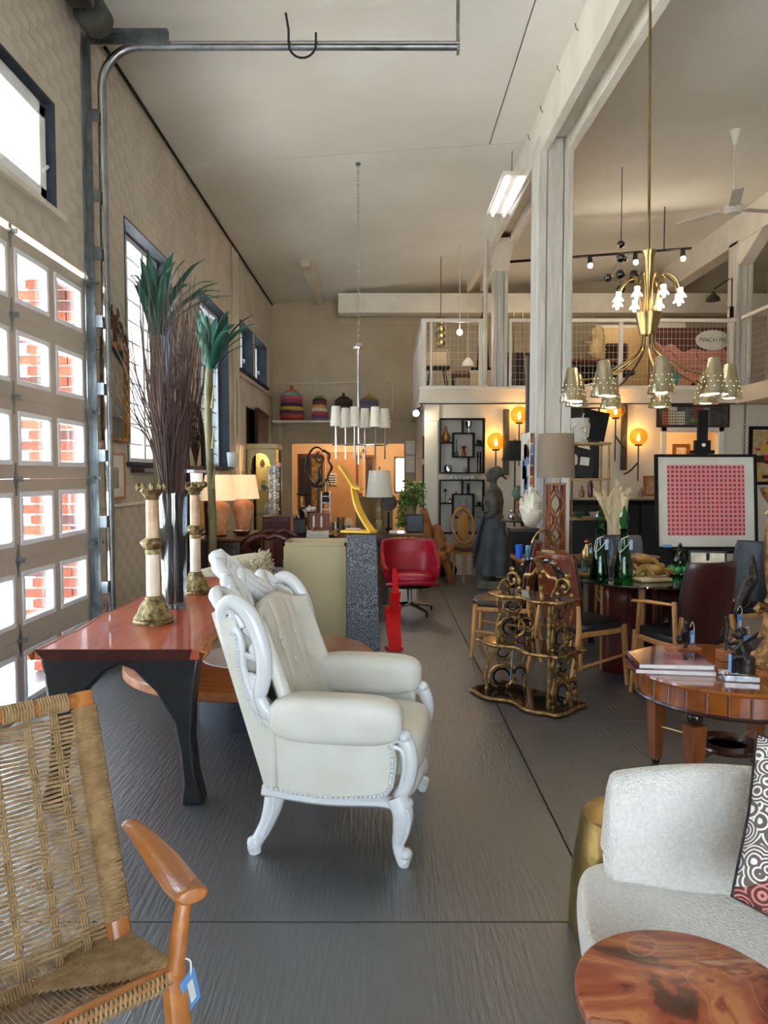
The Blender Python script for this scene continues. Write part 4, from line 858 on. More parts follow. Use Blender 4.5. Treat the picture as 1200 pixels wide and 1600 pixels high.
lathed('coral_stand', 'slender dark stand carrying the white coral', 'stand', at(485, 9.1), [(.05, 0), (.05, .015), (.012, .03), (.012, .24), (.04, .264), (0, .264)], BLACK)
lathed('funnel_vase', 'wide mouthed black funnel vase among the curios', 'vase', at(489, 8.95), [(.05, 0), (.05, .01), (.02, .05), (.03, .12), (.075, .26), (.07, .26), (.02, .13), (0, .12)], BLACKM)
t = T('lattice_tower', 'pale lattice tower with a dark square lantern head', 'lantern', at(509, 9.1))
for a in (-.05, .05):
    for b in (-.04, .04): MB().cyl((a * 1.2, b * 1.2, 0), (a, b, .52), .008, n=6).done('upright', WHITEP, t)
for k in range(6): MB().box((0, -.045, .06 + .08 * k), (.11, .008, .01)).done('rung', WHITEP, t)
MB().box((0, 0, .44), (.085, .07, .15)).done('lantern_head', IRON, t, bev=.02); MB().lathe([(.02, .52), (.014, .55), (.02, .58), (.006, .64)], 12).done('finial', BRASS, t)
for i, (px, d, h) in enumerate(((532, 9.1, .2), (541, 8.8, .12), (524, 8.9, .15))): lathed('glass_tumbler_vase', 'small clear glass vase among the curios, %s' % ('tallest of three', 'widest of three', 'thin one nearest the lantern')[i], 'vase', at(px, d), [(.04 + .01 * i, 0), (.05, h), (.046, h), (.036, .01), (0, .01)], VG)
tag(MB().sph((0, 0, .11), (.06, .015, .095), 12, 8).cyl((0, 0, 0), (0, 0, .03), .03).done('stone_leaf', mat('tan_stone', '#d5a878', .5, c2='#c08f5e', s=8), loc=at(546, 9.0)), 'flat tan stone oval standing on edge', 'sculpture')
t = T('acrylic_box', 'clear acrylic box with white rims on the display table', 'box', at(552, 8.6)); MB().bb(-.08, .08, -.06, .06, 0, .09).done('body', VG, t); MB().bb(-.085, .085, -.065, .065, .09, .1).done('rim', WHITEP, t)
for i, (px, d, s_) in enumerate(((516, 8.55, .03), (525, 8.52, .022), (521, 8.62, .035))): tag(MB().sph((0, 0, s_), (s_ * 1.4, s_, s_), 10, 6).sph((s_, 0, s_ * 1.7), s_ * .5, 8, 6).tube([(s_, 0, s_ * 1.8), (s_ * 1.6, 0, s_ * 2.6)], [.008, .003], 6).done('brass_trinket', GOLD, loc=at(px, d)), 'small gilt animal trinket, %s' % ('nearest the brown box', 'smallest of the three', 'at the back of the trio')[i], 'figurine')
t = T('tan_screen_panel', 'tan folding panel leaning behind the yellow sculpture', 'panel', (-.14, 10.2, 0)); 
for a, rz in ((-.12, .3), (.13, -.3)): MB().box((a, 0, .6), (.27, .02, 1.2), rz=rz).done('leaf_panel', mat('tan_board', '#8f7346', .6, c2='#7e6439', s=4), t)
# side table with white shaded lamp
t = T('gilt_side_table', 'carved brown and gilt side table under the white shaded lamp', 'table', (.15, 9.6, 0))
MB().bb(-.23, .36, -.25, .25, .72, .755).done('table_top', wood('side_top', '#6a451f', '#8a6030', .35), t, bev=.006); MB().bb(-.2, .33, -.22, .22, .62, .72).done('apron', GOLD, t, bev=.01)
for a in (-.17, .3):
    for b in (-.19, .19): MB().tube(spline([(a, b, .64), (a * 1.15, b * 1.1, .4), (a * .9, b, .15), (a * 1.1, b * 1.1, 0)], 4), [.03, .028, .018, .02], 8).done('leg', TEAK, t)
t = T('white_shade_lamp', 'table lamp with a white drum shade and turned gilt column', 'lamp', (-.058, 9.5, .755))
MB().lathe([(.07, 0), (.072, .02), (.05, .035), (.035, .05), (.05, .1), (.05, .15), (.03, .17), (.045, .2), (.04, .3), (.032, .33), (.045, .36), (.03, .40), (.025, .45), (.03, .48)], 20).done('column', mat('aged_gilt', '#a9946a', .5, .3, c2='#7d6640', s=9), t)
MB().lathe([(.17, .46), (.135, .80)], 36).done('shade', CREAMSH, t, solid=.004); MB().cyl((0, 0, .46), (0, 0, .83), .006).sph((0, 0, .84), .012, 8, 6).done('finial', BLACKM, t)
t = T('gilt_music_sheets', 'little white card on the gilt side table', 'card', (.12, 9.42, .755)); MB().box((0, 0, .015), (.1, .002, .04), rx=-.5).done('card', WHITEP, t); MB().box((0, .01, .01), (.09, .02, .015)).done('card_back', WHITEP, t)
# plant in black pot
t = T('potted_ivy', 'green leafy ivy cascading from a black box pot', 'plant', (.40, 9.66, .755))
MB().bb(-.11, .11, -.11, .11, 0, .23).done('pot', BLACKM, t, bev=.01); MB().bb(-.1, .1, -.1, .1, .2, .215).done('soil', DARKW, t)
IVY = mat('ivy_leaf', '#4f7a2c', .45, c2='#7aa34a', s=20)
m = MB(); 
for k in range(620):
    u = RN.random(); a = RN.uniform(0, 2 * pi); r = .14 * math.sqrt(RN.random())
    if u < .6: p = Vector((-.02 + r * cos(a) * 1.2, r * sin(a), .5 + .15 * RN.uniform(-1, 1)))
    else: p = Vector((-.17 + .05 * RN.uniform(-1, 1), -.08 + .05 * RN.uniform(-1, 1), max(.10, .5 - .55 * RN.random())))
    d1 = Vector((RN.uniform(-1, 1), RN.uniform(-1, 1), RN.uniform(-.7, .4))).normalized() * RN.uniform(.045, .075); d2 = d1.cross(Vector((0, 0, 1))).normalized() * .026
    m.add([p, p + d1 * .5 + d2, p + d1, p + d1 * .5 - d2], [(0, 1, 2, 3)])
m.done('foliage', IVY, t, kind='stuff', smooth=0)
m = MB()
for k in range(8): a = k * .8; m.tube(spline([(0, 0, .2), (.03 * cos(a), .03 * sin(a), .35), (-.02 + .1 * cos(a), .1 * sin(a), .5)], 4), .006, 5)
m.done('stems', mat('ivy_stem', '#5d6a34', .6, c2='#4c572a', s=9), t)
t = T('disc_sculpture', 'dark stone disc on a stand behind the ivy', 'sculpture', (.06, 9.79, .755)); MB().bb(-.04, .04, -.04, .04, 0, .04).cyl((0, 0, .03), (0, 0, .25), .012).done('stand', BLACK, t); MB().lathe([(0, -.015), (.105, -.015), (.115, 0), (.105, .015), (0, .015)], 28).done('disc', mat('grey_disc', '#5f5a54', .6, c2='#48443f', s=12), t, rot=(pi / 2, 0, 0), loc=(0, 0, .38))
# driftwood chair
DRIFT = mat('driftwood', '#8c5426', .5, c2='#b0763e', s=5, st=(3, 3, 1), bump=.4, bs=14)
t = T('root_wood_chair', 'rustic chair carved from brown twisted root wood', 'chair', (.68, 10.25, 0), rad(-90))
MB().tube(spline([(-.1, -.12, .0), (-.14, -.1, .35), (-.2, -.08, .7), (-.24, -.12, 1.02)], 5), [.08, .12, .10, .05], 10).done('back_slab', DRIFT, t); MB().tube(spline([(-.1, .12, .3), (-.16, .1, .6), (-.17, .06, .8)], 5), [.09, .1, .04], 10).done('back_branch', DRIFT, t)
MB().sph((.02, 0, .36), (.24, .25, .09), 18, 10, .8).done('seat', DRIFT, t); MB().tube(spline([(.1, .16, .36), (.16, .2, .2), (.14, .24, 0)], 4), [.07, .05, .045], 8).done('leg', DRIFT, t); MB().tube(spline([(.1, -.16, .36), (.14, -.2, .2), (.16, -.2, 0)], 4), [.07, .05, .04], 8).done('leg', DRIFT, t); MB().tube(spline([(-.05, .18, .5), (.08, .24, .5), (.2, .2, .42)], 4), [.05, .06, .04], 8).done('arm', DRIFT, t)
# ============================================================ basket shelf on the back wall
t = T('basket_shelf', 'long pale shelf high on the back wall holding four baskets', 'shelf', (-.98, 14.58, 2.5)); MB().bb(-1.15, 1.12, -.52, 0, 0, .035).done('board', WHITE, t)
for x in (-1.05, 0, 1.02): MB().bb(x - .04, x + .04, -.3, 0, -.05, 0).bb(x - .04, x + .04, -.06, 0, -.42, 0).done('bracket', BACKW, t)
def banded(name, bands, zmax):
    M = mat(name, bands[0], .8, bump=.5, bs=40, bst=(1, 1, 6)); nt = M.node_tree; L = nt.links.new; b = nt.nodes['Principled BSDF']
    tc = nt.nodes.new('ShaderNodeTexCoord'); sp = nt.nodes.new('ShaderNodeSeparateXYZ'); L(tc.outputs['Object'], sp.inputs[0])
    d = nt.nodes.new('ShaderNodeMath'); d.operation = 'DIVIDE'; d.inputs[1].default_value = zmax; L(sp.outputs[2], d.inputs[0])
    n = nt.nodes.new('ShaderNodeTexNoise'); n.inputs['Scale'].default_value = 3; L(tc.outputs['Object'], n.inputs[0])
    ad = nt.nodes.new('ShaderNodeMath'); ad.operation = 'MULTIPLY_ADD'; ad.inputs[1].default_value = .1; L(n.outputs[0], ad.inputs[0]); L(d.outputs[0], ad.inputs[2])
    rp = nt.nodes.new('ShaderNodeValToRGB'); rp.color_ramp.interpolation = 'CONSTANT'; e = rp.color_ramp.elements
    for i, c in enumerate(bands):
        el = e[i] if i < 2 else e.new(i / len(bands)); el.position = i / len(bands) + .04; el.color = hx(c)
    L(ad.outputs[0], rp.inputs[0]); L(rp.outputs[0], b.inputs['Base Color']); return M
def basket(px, w, h, bands, label, rope=False):
    p = W(px, 660, 14.3); t = T('lidded_basket', label, 'basket', (p.x, 14.3, 2.536), 0, 'woven baskets on the high shelf'); M = banded('basket_weave', bands, h)
    r = w / 2
    prof = [(r * .85, 0)]
    for k in range(14): prof.append((r * (.88 + .12 * sin(pi * min(1, k / 9))) + (.004 if k % 2 else 0), h * .72 * k / 13))
    MB().lathe(prof, 28).done('body', M, t)
    MB().lathe([(r * .93, h * .70), (r * .9, h * .74), (r * .48, h * .85), (r * .2, h * .9), (r * .12, h * .92), (r * .16, h * .96), (r * .13, h), (0, h)], 28).done('lid', M, t)
basket(456, .46, .68, ['#8a2f3c', '#b5523c', '#5a3a5c', '#c8a23a', '#3a2c34', '#8c3e5c', '#c05a5e', '#6aa39a', '#b5623c', '#c44a48'], 'largest basket, striped red, teal and yellow, on the high shelf')
basket(499.5, .31, .55, ['#5f7a6a', '#7a3e6a', '#b34a3a', '#d8d2c2', '#c8a23a', '#7a3050', '#3c3a30', '#7a8a4a', '#c9b68a'], 'narrow pale and purple striped basket on the high shelf')
basket(537, .38, .54, ['#3a2a20', '#4a382a', '#352720', '#54402e', '#3a2b22', '#4d3b2d', '#33261f', '#443226'], 'dark brown coiled basket on the high shelf')
basket(577, .40, .54, ['#8a7428', '#9c8230', '#b08d34', '#6a6470', '#77707c', '#6a6470', '#77707c', '#a58a34', '#b89a3a'], 'grey and mustard yellow basket on the high shelf')
# fall lettering, pictures in the far room
t = S(link(text_mesh('Fall', .28, .006), 'trim_7', None, loc=(-1.5, 17.15, 2.1), rot=(pi / 2, 0, 0)), 'red lettering on the far tan wall'); t.data.materials.append(mat('red_letter', '#b03018', .5, c2='#a02810', s=4)); t.location = W(505, 712, 17.14)
t = T('dark_framed_painting', 'dark oil painting in a brown frame in the far room', 'painting', W(571, 775, 17.17)); 
for a in ((-.22, -.16, 0, .95), (.16, .22, 0, .95), (-.16, .16, 0, .07), (-.16, .16, .88, .95)): MB().bb(a[0], a[1], -.04, .02, a[2], a[3]).done('frame_rail', WALNUTZ, t, bev=.01)
MB().bb(-.16, .16, -.01, .01, .07, .88).done('canvas', mat('dark_oil', '#2d2418', .6, c2='#6a5636', s=7), t)
t = T('striped_notice', 'small white sign with dark stripes on the far door', 'sign', W(519, 757, 17.1)); MB().bb(-.1, .1, -.01, .01, 0, .26).done('board', WHITEP, t)
for k in range(4): MB().bb(-.08, .08, -.014, -.01, .03 + .055 * k, .055 + .055 * k).done('stripe', mat('teal_dark', '#22363c', .6, c2='#2c4048', s=7), t)
t = T('brown_armoire', 'brown wooden armoire standing in the far room', 'cabinet', (-1.55, 16.0, 0)); MB().bb(-.3, .25, -.25, .25, 0, 1.95).done('body', wood('armoire', '#5d3a18', '#7d5225', .4, 3, 'z'), t, bev=.01); MB().bb(.0, .2, -.27, -.25, .1, 1.85).done('door', GOLD, t, bev=.01); MB().bb(-.26, -.02, -.27, -.25, .1, 1.85).done('door', DARKW, t, bev=.01)
# ============================================================ white shade chandelier
t = T('candle_shade_chandelier', 'chrome linear chandelier with six white cone shades hung on a chain', 'chandelier', (-.29, 8.4, 1.62))
zt = cz(-.29) - 1.62
MB().cyl((0, 0, 0), (0, 0, 1.32), .011).done('stem', CHROME, t); MB().lathe([(.0, 1.30), (.055, 1.3), (.06, 1.32), (.05, 1.35), (.02, 1.37), (0, 1.38)], 20).done('canopy', CHROME, t)
m = MB(); k = 0; z = 1.39
while z < zt - .02:
    m.tube([((.011 if k % 2 else 0) * cos(rad(a)), (0 if k % 2 else .011) * cos(rad(a)), z + .022 + .022 * sin(rad(a))) for a in range(0, 360, 45)], .0028, 4, closed=True); z += .036; k += 1
m.done('chain', CHROME, t, kind='stuff'); MB().lathe([(.012, zt - .03), (.03, zt - .015), (.03, zt)], 12).done('ceiling_hook', STEEL, t)
MB().cyl((-.29, -.2, .22), (.28, .12, .22), .008, n=8).cyl((-.29, -.02, .22), (.28, -.02, .24), .005, n=8).done('crossbar', CHROME, t)
for px, dy in ((520, -.2), (535, .05), (549, -.12), (573, .1), (589, -.1), (604, .12)):
    x = (px + (8 if px < 570 else 0) - 600) / F * (8.4 + dy) + .29 - .02
    r = MB().cyl((x, dy, .06), (x, dy, .46), .009, n=8).done('rod', CHROME, t); MB().lathe([(.062, .42), (.046, .64)], 24, (x, dy, 0)).done('shade', CREAMSH, r, solid=.003)
    MB().cyl((0, 0, .22), (x, dy, .22), .006, n=6).done('arm', CHROME, t)
# ============================================================ foreground right
BOUC = mat('ivory_boucle', '#f6f1e8', .95, c2='#ebe5d9', s=90, bump=.9, bs=130, sheen=.2)
t = T('boucle_lounge_chair', 'low ivory boucle lounge chair in the right foreground', 'armchair', (.905, 1.79, 0), rad(-100))
def seatf(u, v):
    a = 2 * pi * u; p = lambda q, e=.62: math.copysign(abs(q) ** e, q)
    rr = (v if v < .8 else 1 - 0 * v)
    s_ = min(1, v / .72); x = .34 * p(cos(a)) * s_ + .03; y = .40 * p(sin(a)) * s_
    lip = .05 * max(0, -y / .40) ** 3 + .035 * max(0, x / .37) ** 2 * 0
    z = .355 + lip - .03 * max(0, 1 - (x * x + y * y) * 14)
    if v > .72: q = (v - .72) / .28; z = z - .26 * q ** 1.2; x *= 1 + .05 * sin(pi * q) - .10 * q; y *= 1 + .06 * sin(pi * q) - .10 * q
    return (x, y, z)
MB().grid(seatf, 56, 24, True).done('seat', BOUC, t, sub=1)
MB().prism([(.34 * math.copysign(abs(cos(2 * pi * k / 30)) ** .62, cos(2 * pi * k / 30)) * .9 + .03, .4 * math.copysign(abs(sin(2 * pi * k / 30)) ** .62, sin(2 * pi * k / 30)) * .88) for k in range(30)], .10, .2, 'xy').done('seat_base', BOUC, t, bev=.03)
def backf(u, v):
    a = 2 * pi * v; y = -.325 + .735 * u; w = math.copysign(abs(cos(a)) ** .5, cos(a)); hgt = math.copysign(abs(sin(a)) ** .45, sin(a))
    e = min(1, min(u, 1 - u) / .06); e = math.sqrt(1 - (1 - e) ** 2)
    x = -.225 - .07 * (hgt + 1) / 2 + .055 * w * e + .05 * ((y - .05) / .36) ** 2
    return (x, y, .43 + (.205 + .03 * sin(u * pi)) * hgt * e ** .3)
MB().grid(backf, 40, 28).done('backrest', BOUC, t, sub=1)
for a, b in ((.2, .26), (.2, -.26), (-.2, .26), (-.2, -.26)): MB().cyl((a, b, .12), (a * 1.1, b * 1.1, 0), .02, .013).done('leg', DARKW, t)
# patterned cushion
def swirlmat():
    M = mat('swirl_print', '#e8e2da', .8); nt = M.node_tree; L = nt.links.new; b = nt.nodes['Principled BSDF']; tc = nt.nodes.new('ShaderNodeTexCoord')
    v = nt.nodes.new('ShaderNodeTexVoronoi'); v.inputs['Scale'].default_value = 20; L(tc.outputs['Object'], v.inputs[0])
    mu = nt.nodes.new('ShaderNodeMath'); mu.operation = 'MULTIPLY'; mu.inputs[1].default_value = 38; L(v.outputs['Distance'], mu.inputs[0])
    sn = nt.nodes.new('ShaderNodeMath'); sn.operation = 'SINE'; L(mu.outputs[0], sn.inputs[0])
    rp = nt.nodes.new('ShaderNodeValToRGB'); e = rp.color_ramp.elements; e[0].position = .2; e[0].color = hx('#6a5c50'); e[1].position = .5; e[1].color = hx('#ece8e2'); L(sn.outputs[0], rp.inputs[0])
    n = nt.nodes.new('ShaderNodeTexNoise'); n.inputs['Scale'].default_value = 5; L(tc.outputs['Object'], n.inputs[0])
    r2 = nt.nodes.new('ShaderNodeValToRGB'); r2.color_ramp.interpolation = 'CONSTANT'; r2.color_ramp.elements[0].color = (1, 1, 1, 1); r2.color_ramp.elements[1].position = .57; r2.color_ramp.elements[1].color = hx('#d88a80'); L(n.outputs[0], r2.inputs[0])
    mx = nt.nodes.new('ShaderNodeMix'); mx.data_type = 'RGBA'; mx.blend_type = 'MULTIPLY'; mx.inputs[0].default_value = 1; L(rp.outputs[0], mx.inputs[6]); L(r2.outputs[0], mx.inputs[7]); L(mx.outputs[2], b.inputs['Base Color']); return M
t = T('patterned_cushion', 'square cushion printed with brown and white waves and red birds', 'cushion', (.985, 1.70, .402), rad(-100))
def pil(u, v):
    x, y = (u - .5) * 2, (v - .5) * 2; return (x, y)
m = MB()
for s in (-1, 1):
    m.grid(lambda u, v: ((.02 + s * .085 * (max(0, 1 - abs(2 * u - 1) ** 2.5) * max(0, 1 - abs(2 * v - 1) ** 2.5)) ** .55) - .30 * v, (u - .5) * .36 * (1 - .06 * sin(pi * v)), .02 + v * .33 * (1 - .0 * sin(pi * u))), 24, 24)
m.done('cover', swirlmat(), t, rot=(rad(-25), 0, 0)); MB().tube([(.02, -.18, .02), (-.13, -.17, .185), (-.28, -.18, .35), (-.28, 0, .35), (-.28, .18, .35), (-.13, .17, .185), (.02, .18, .02), (.02, 0, .02)], .004, 6, closed=True).done('piping', BRONZE, t, rot=(rad(-25), 0, 0))
# marble table
def marble():
    M = mat('red_onyx_marble', '#a5502e', .38); nt = M.node_tree; L = nt.links.new; b = nt.nodes['Principled BSDF']; tc = nt.nodes.new('ShaderNodeTexCoord')
    mp = nt.nodes.new('ShaderNodeMapping'); mp.inputs['Rotation'].default_value = (0, 0, .7); mp.inputs['Scale'].default_value = (1, 2.0, 1); L(tc.outputs['Object'], mp.inputs[0])
    n = nt.nodes.new('ShaderNodeTexNoise'); n.inputs['Scale'].default_value = 2.7; n.inputs['Detail'].default_value = 7; n.inputs['Distortion'].default_value = 1.6; L(mp.outputs[0], n.inputs[0])
    rp = nt.nodes.new('ShaderNodeValToRGB'); e = rp.color_ramp.elements
    for i, (p, c) in enumerate(((.30, '#3e2016'), (.39, '#5e2c1c'), (.42, '#94452c'), (.49, '#a85a38'), (.55, '#bf7c4e'), (.59, '#8e3f28'), (.66, '#caa078'))):
        el = e[i] if i < 2 else e.new(p); el.position = p; el.color = hx(c)
    L(n.outputs[0], rp.inputs[0])
    nz = nt.nodes.new('ShaderNodeTexNoise'); nz.inputs['Scale'].default_value = 3; L(tc.outputs['Object'], nz.inputs[0])
    ad = nt.nodes.new('ShaderNodeVectorMath'); ad.operation = 'MULTIPLY_ADD'; ad.inputs[1].default_value = (.5, .5, .5); L(nz.outputs[1], ad.inputs[0]); L(tc.outputs['Object'], ad.inputs[2])
    v = nt.nodes.new('ShaderNodeTexVoronoi'); v.feature = 'DISTANCE_TO_EDGE'; v.inputs['Scale'].default_value = 5; L(ad.outputs[0], v.inputs[0])
    r2 = nt.nodes.new('ShaderNodeValToRGB'); r2.color_ramp.elements[0].position = .0; r2.color_ramp.elements[0].color = (.4, .4, .4, 1); r2.color_ramp.elements[1].position = .014; r2.color_ramp.elements[1].color = (0, 0, 0, 1); L(v.outputs[0], r2.inputs[0])
    mx = nt.nodes.new('ShaderNodeMix'); mx.data_type = 'RGBA'; L(r2.outputs[0], mx.inputs[0]); L(rp.outputs[0], mx.inputs[6]); mx.inputs[7].default_value = hx('#cfa08c'); L(mx.outputs[2], b.inputs['Base Color']); return M
t = T('marble_side_table', 'round red and orange marble side table at the bottom right corner', 'side table', (.585, 1.36, 0))
MB().lathe([(0, .47), (.20, .47), (.212, .478), (.213, .498), (.207, .503), (0, .503)], 64).done('table_top', marble(), t)
MB().lathe([(.14, 0), (.14, .02), (.03, .04), (.03, .44), (.09, .47), (0, .47)], 32).done('pedestal', BRASS, t)
tag(MB().lathe([(.0, 0), (.205, 0), (.205, .012), (.195, .2), (.17, .36), (.16, .375), (.145, .378), (0, .372)], 48).done('brass_drum_stool', mat('hammered_brass', '#a58c56', .35, .85, c2='#7d6536', s=5, bump=.25, bs=22), loc=(.825, 2.38, 0)), 'tapered hammered brass drum stool behind the boucle chair', 'stool')
# ============================================================ gilt and black etagere
AG = mat('antique_gold_leaf', '#b9935a', .36, .85, c2='#5c3f1e', s=26, bump=.35, bs=60, lo=.32, hi=.66)
EB = mat('ebonised', '#120f0d', .12, c2='#1b1612', s=6, coat=.5)
t = T('gilt_etagere', 'three tier black and gold shelf stand with scrolled rococo supports', 'shelf stand', (.948, 4.84, 0), rad(-50))
lev = ((.022, .72, .34, 0, 0), (.374, .665, .30, .01, .01), (.70, .56, .245, .03, .02))
def outline(w, d, cx, cy):
    P = []
    for i in range(25):
        u = i / 24; P.append((cx - w / 2 + w * u, cy - d / 2 + .028 * cos(u * 4 * pi) * (1 - .2 * cos(2 * pi * u)) - .01))
    for i in range(1, 9): u = i / 8; P.append((cx + w / 2 + .012 * sin(2 * pi * u), cy - d / 2 + d * u))
    for i in range(1, 9): u = i / 8; P.append((cx + w / 2 - w * u, cy + d / 2))
    for i in range(1, 8): u = i / 8; P.append((cx - w / 2 - .012 * sin(2 * pi * (1 - u)), cy + d / 2 - d * u))
    return P
for z, w, d, cx, cy in lev:
    P = outline(w, d, cx, cy); s_ = MB().prism(P, z - .012, z + .008, 'xy').done('shelf', EB, t)
    MB().tube([(a, b, z - .004) for a, b in P], .013, 8, closed=True).done('gold_edge', AG, s_)
for a in (-.32, .32):
    for b in (-.13, .13): MB().sph((a, b, .006), (.018, .018, .0065), 10, 6).done('foot', AG, t)
def panel_scroll(x, y0, y1, z0, z1, mir):
    h = z1 - z0; w = y1 - y0; Y = lambda q: y0 + w * q; m = MB(); k = MB()
    sk = .15 if mir < 0 else 0
    S2 = lambda pts: [(x + sk * a, Y(a), z0 + h * b) for a, b in pts]
    ring = lambda cx, cz, r, a0, a1, n=18: [(cx + r * cos(rad(a0 + (a1 - a0) * i / n)) * h / w, cz + r * sin(rad(a0 + (a1 - a0) * i / n))) for i in range(n + 1)]
    m.tube(S2(ring(.40, .27, .235, -60, 250)), [.009, .013, .013, .009], 8)
    m.tube(S2(ring(.82, .33, .15, 60, 350)), [.006, .010, .008], 8)
    m.tube(S2(ring(.42, .76, .17, 20, -230)), [.007, .011, .008], 8); m.tube(S2(ring(.8, .78, .13, 200, -60)), [.006, .009, .006], 8)
    m.tube(spline(S2([(.05, 1.0), (.02, .8), (.12, .6), (.05, .45), (.0, .2), (.1, .03)]), 5), [.009, .011, .009, .011, .012, .009], 8)
    m.tube(spline(S2([(.98, 1.0), (1.0, .75), (.92, .55), (1.0, .3), (.96, .0)]), 5), .008, 8)
    for a, b, r in ((.05, .03, .018), (.97, .04, .016), (.5, .48, .018), (.62, .52, .016), (.55, .06, .018), (.08, .55, .014), (.3, .55, .014), (.72, .12, .016), (.62, .22, .014)): m.sph((x + sk * a, Y(a), z0 + h * b), (r * .8, r, r), 8, 6)
    o = m.done('scroll_support', AG, t)
    MB().tube(S2(ring(.40, .27, .15, 0, 300)), [.006, .010, .004], 6).done('black_scroll', EB, o); MB().tube(S2(ring(.84, .34, .085, 200, -60)), .006, 6).done('black_scroll', EB, o); MB().tube(S2(ring(.44, .76, .1, 0, -250)), .006, 6).done('black_scroll', EB, o)
for (z0, w0, d0, cx0, cy0), (z1, w1, d1, cx1, cy1) in zip(lev, lev[1:]):
    for s in (-1, 1): panel_scroll((cx1) + s * (w1 / 2 - .05), cy1 - d1 / 2 + .03, cy1 + d1 / 2 - .01, z0 + .008, z1 - .012, s)
# front posts at the right and crest on top
for (z0, w0, d0, cx0, cy0), (z1, w1, d1, cx1, cy1) in zip(lev, lev[1:]):
    x = cx1 + w1 / 2 - .07; y = cy1 - d1 / 2 + .025
    MB().tube([(x, y, z0 + .008 + (z1 - z0 - .02) * i / 16) for i in range(17)], [.011 + .007 * abs(sin(i * 1.3)) for i in range(17)], 8).done('post', AG, t)
m, k = MB(), MB(); zt = .708; cx = .03; yb = .10
for s in (-1, 1):
    k.tube(spline([(cx + s * .02, yb, zt + .225), (cx + s * .09, yb, zt + .22), (cx + s * .14, yb, zt + .16), (cx + s * .17, yb, zt + .09), (cx + s * .235, yb, zt + .05)], 6), [.016, .018, .018, .016, .012], 8)
    k.tube(spline([(cx + s * .11, yb, zt + .20), (cx + s * .16, yb, zt + .17), (cx + s * .19, yb, zt + .10)], 5), .010, 8)
    m.tube(spline([(cx + s * .03, yb, zt + .17), (cx + s * .07, yb, zt + .12), (cx + s * .13, yb, zt + .11), (cx + s * .15, yb, zt + .06)], 5), [.008, .014, .014, .008], 8)
    m.tube([(cx + s * (.215 + p[0]), yb - .03, zt + .07 + p[2]) for p in scroll((0, 0), .062, .02, 200, -1.1)], [.013, .012, .008], 8)
    m.tube([(cx + s * .22, yb - .05 - .12 * i / 8, zt + .02 + .06 * sin(pi * i / 8)) for i in range(9)], .010, 8)
    for a, b, r in ((.23, .145, .02), (.26, .02, .018), (.16, .02, .018), (.13, .215, .016), (.2, .07, .022)): m.sph((cx + s * a, yb - .02, zt + b), (r, r * .8, r), 8, 6)
    m.sph((cx + s * .02, yb, zt + .15), (.018, .014, .018), 8, 6)
m.tube(spline([(cx + .17, yb - .2, zt), (cx + .165, yb - .2, zt + .05), (cx + .17, yb - .2, zt + .09)], 4), [.018, .016, .02], 8)
m.lathe([(.004, .12), (.02, .15), (.03, .19), (.05, .225), (.03, .235), (.04, .25), (0, .245)], 12, (cx, yb, zt)).sph((cx, yb, zt + .11), (.016, .012, .022), 8, 6)
o = m.done('crest', AG, t); k.done('black_crest', EB, o)
g = MB().box((-.08, -.06, .17), (.003, .035, .075), rz=.5).done('price_tag', mat('blue_tag2', '#4f86bd', .6, c2='#5b92c8', s=9), t, label='blue paper price tag'); MB().tube([(-.08, -.06, .205), (-.07, -.06, .36)], .0015, 4).done('string', WHITEP, g)
# ============================================================ dining set
DG = glassm('smoked_glass', '#41524b', f0=.12)
t = T('glass_dining_table', 'round dark glass dining table on curved mahogany panels', 'dining table', (1.97, 5.52, 0))
MB().lathe([(0, .725), (.60, .725), (.605, .731), (.60, .738), (0, .738)], 64).done('glass_top', DG, t)
for k in range(4):
    a0 = k * pi / 2 + .5
    MB().grid(lambda u, v: ((.30 - .16 * sin(pi * u)) * cos(a0 + (u - .5) * 1.3), (.30 - .16 * sin(pi * u)) * sin(a0 + (u - .5) * 1.3), .725 * v), 12, 4).done('base_panel', MAHOG, t, solid=.025)
    MB().bb(-.012, .012, -.02, .02, 0, .725).done('edge_strip', OAK, t, loc=(.31 * cos(a0 + .66), .31 * sin(a0 + .66), 0), rot=(0, 0, a0 + .66))
SHELLW = wood('shell_ply', '#5a2410', '#743418', .3, 2.5, 'z', .3); SHELLD = wood('shell_ply_dark', '#2e0d08', '#441510', .3, 2.5, 'z', .3)
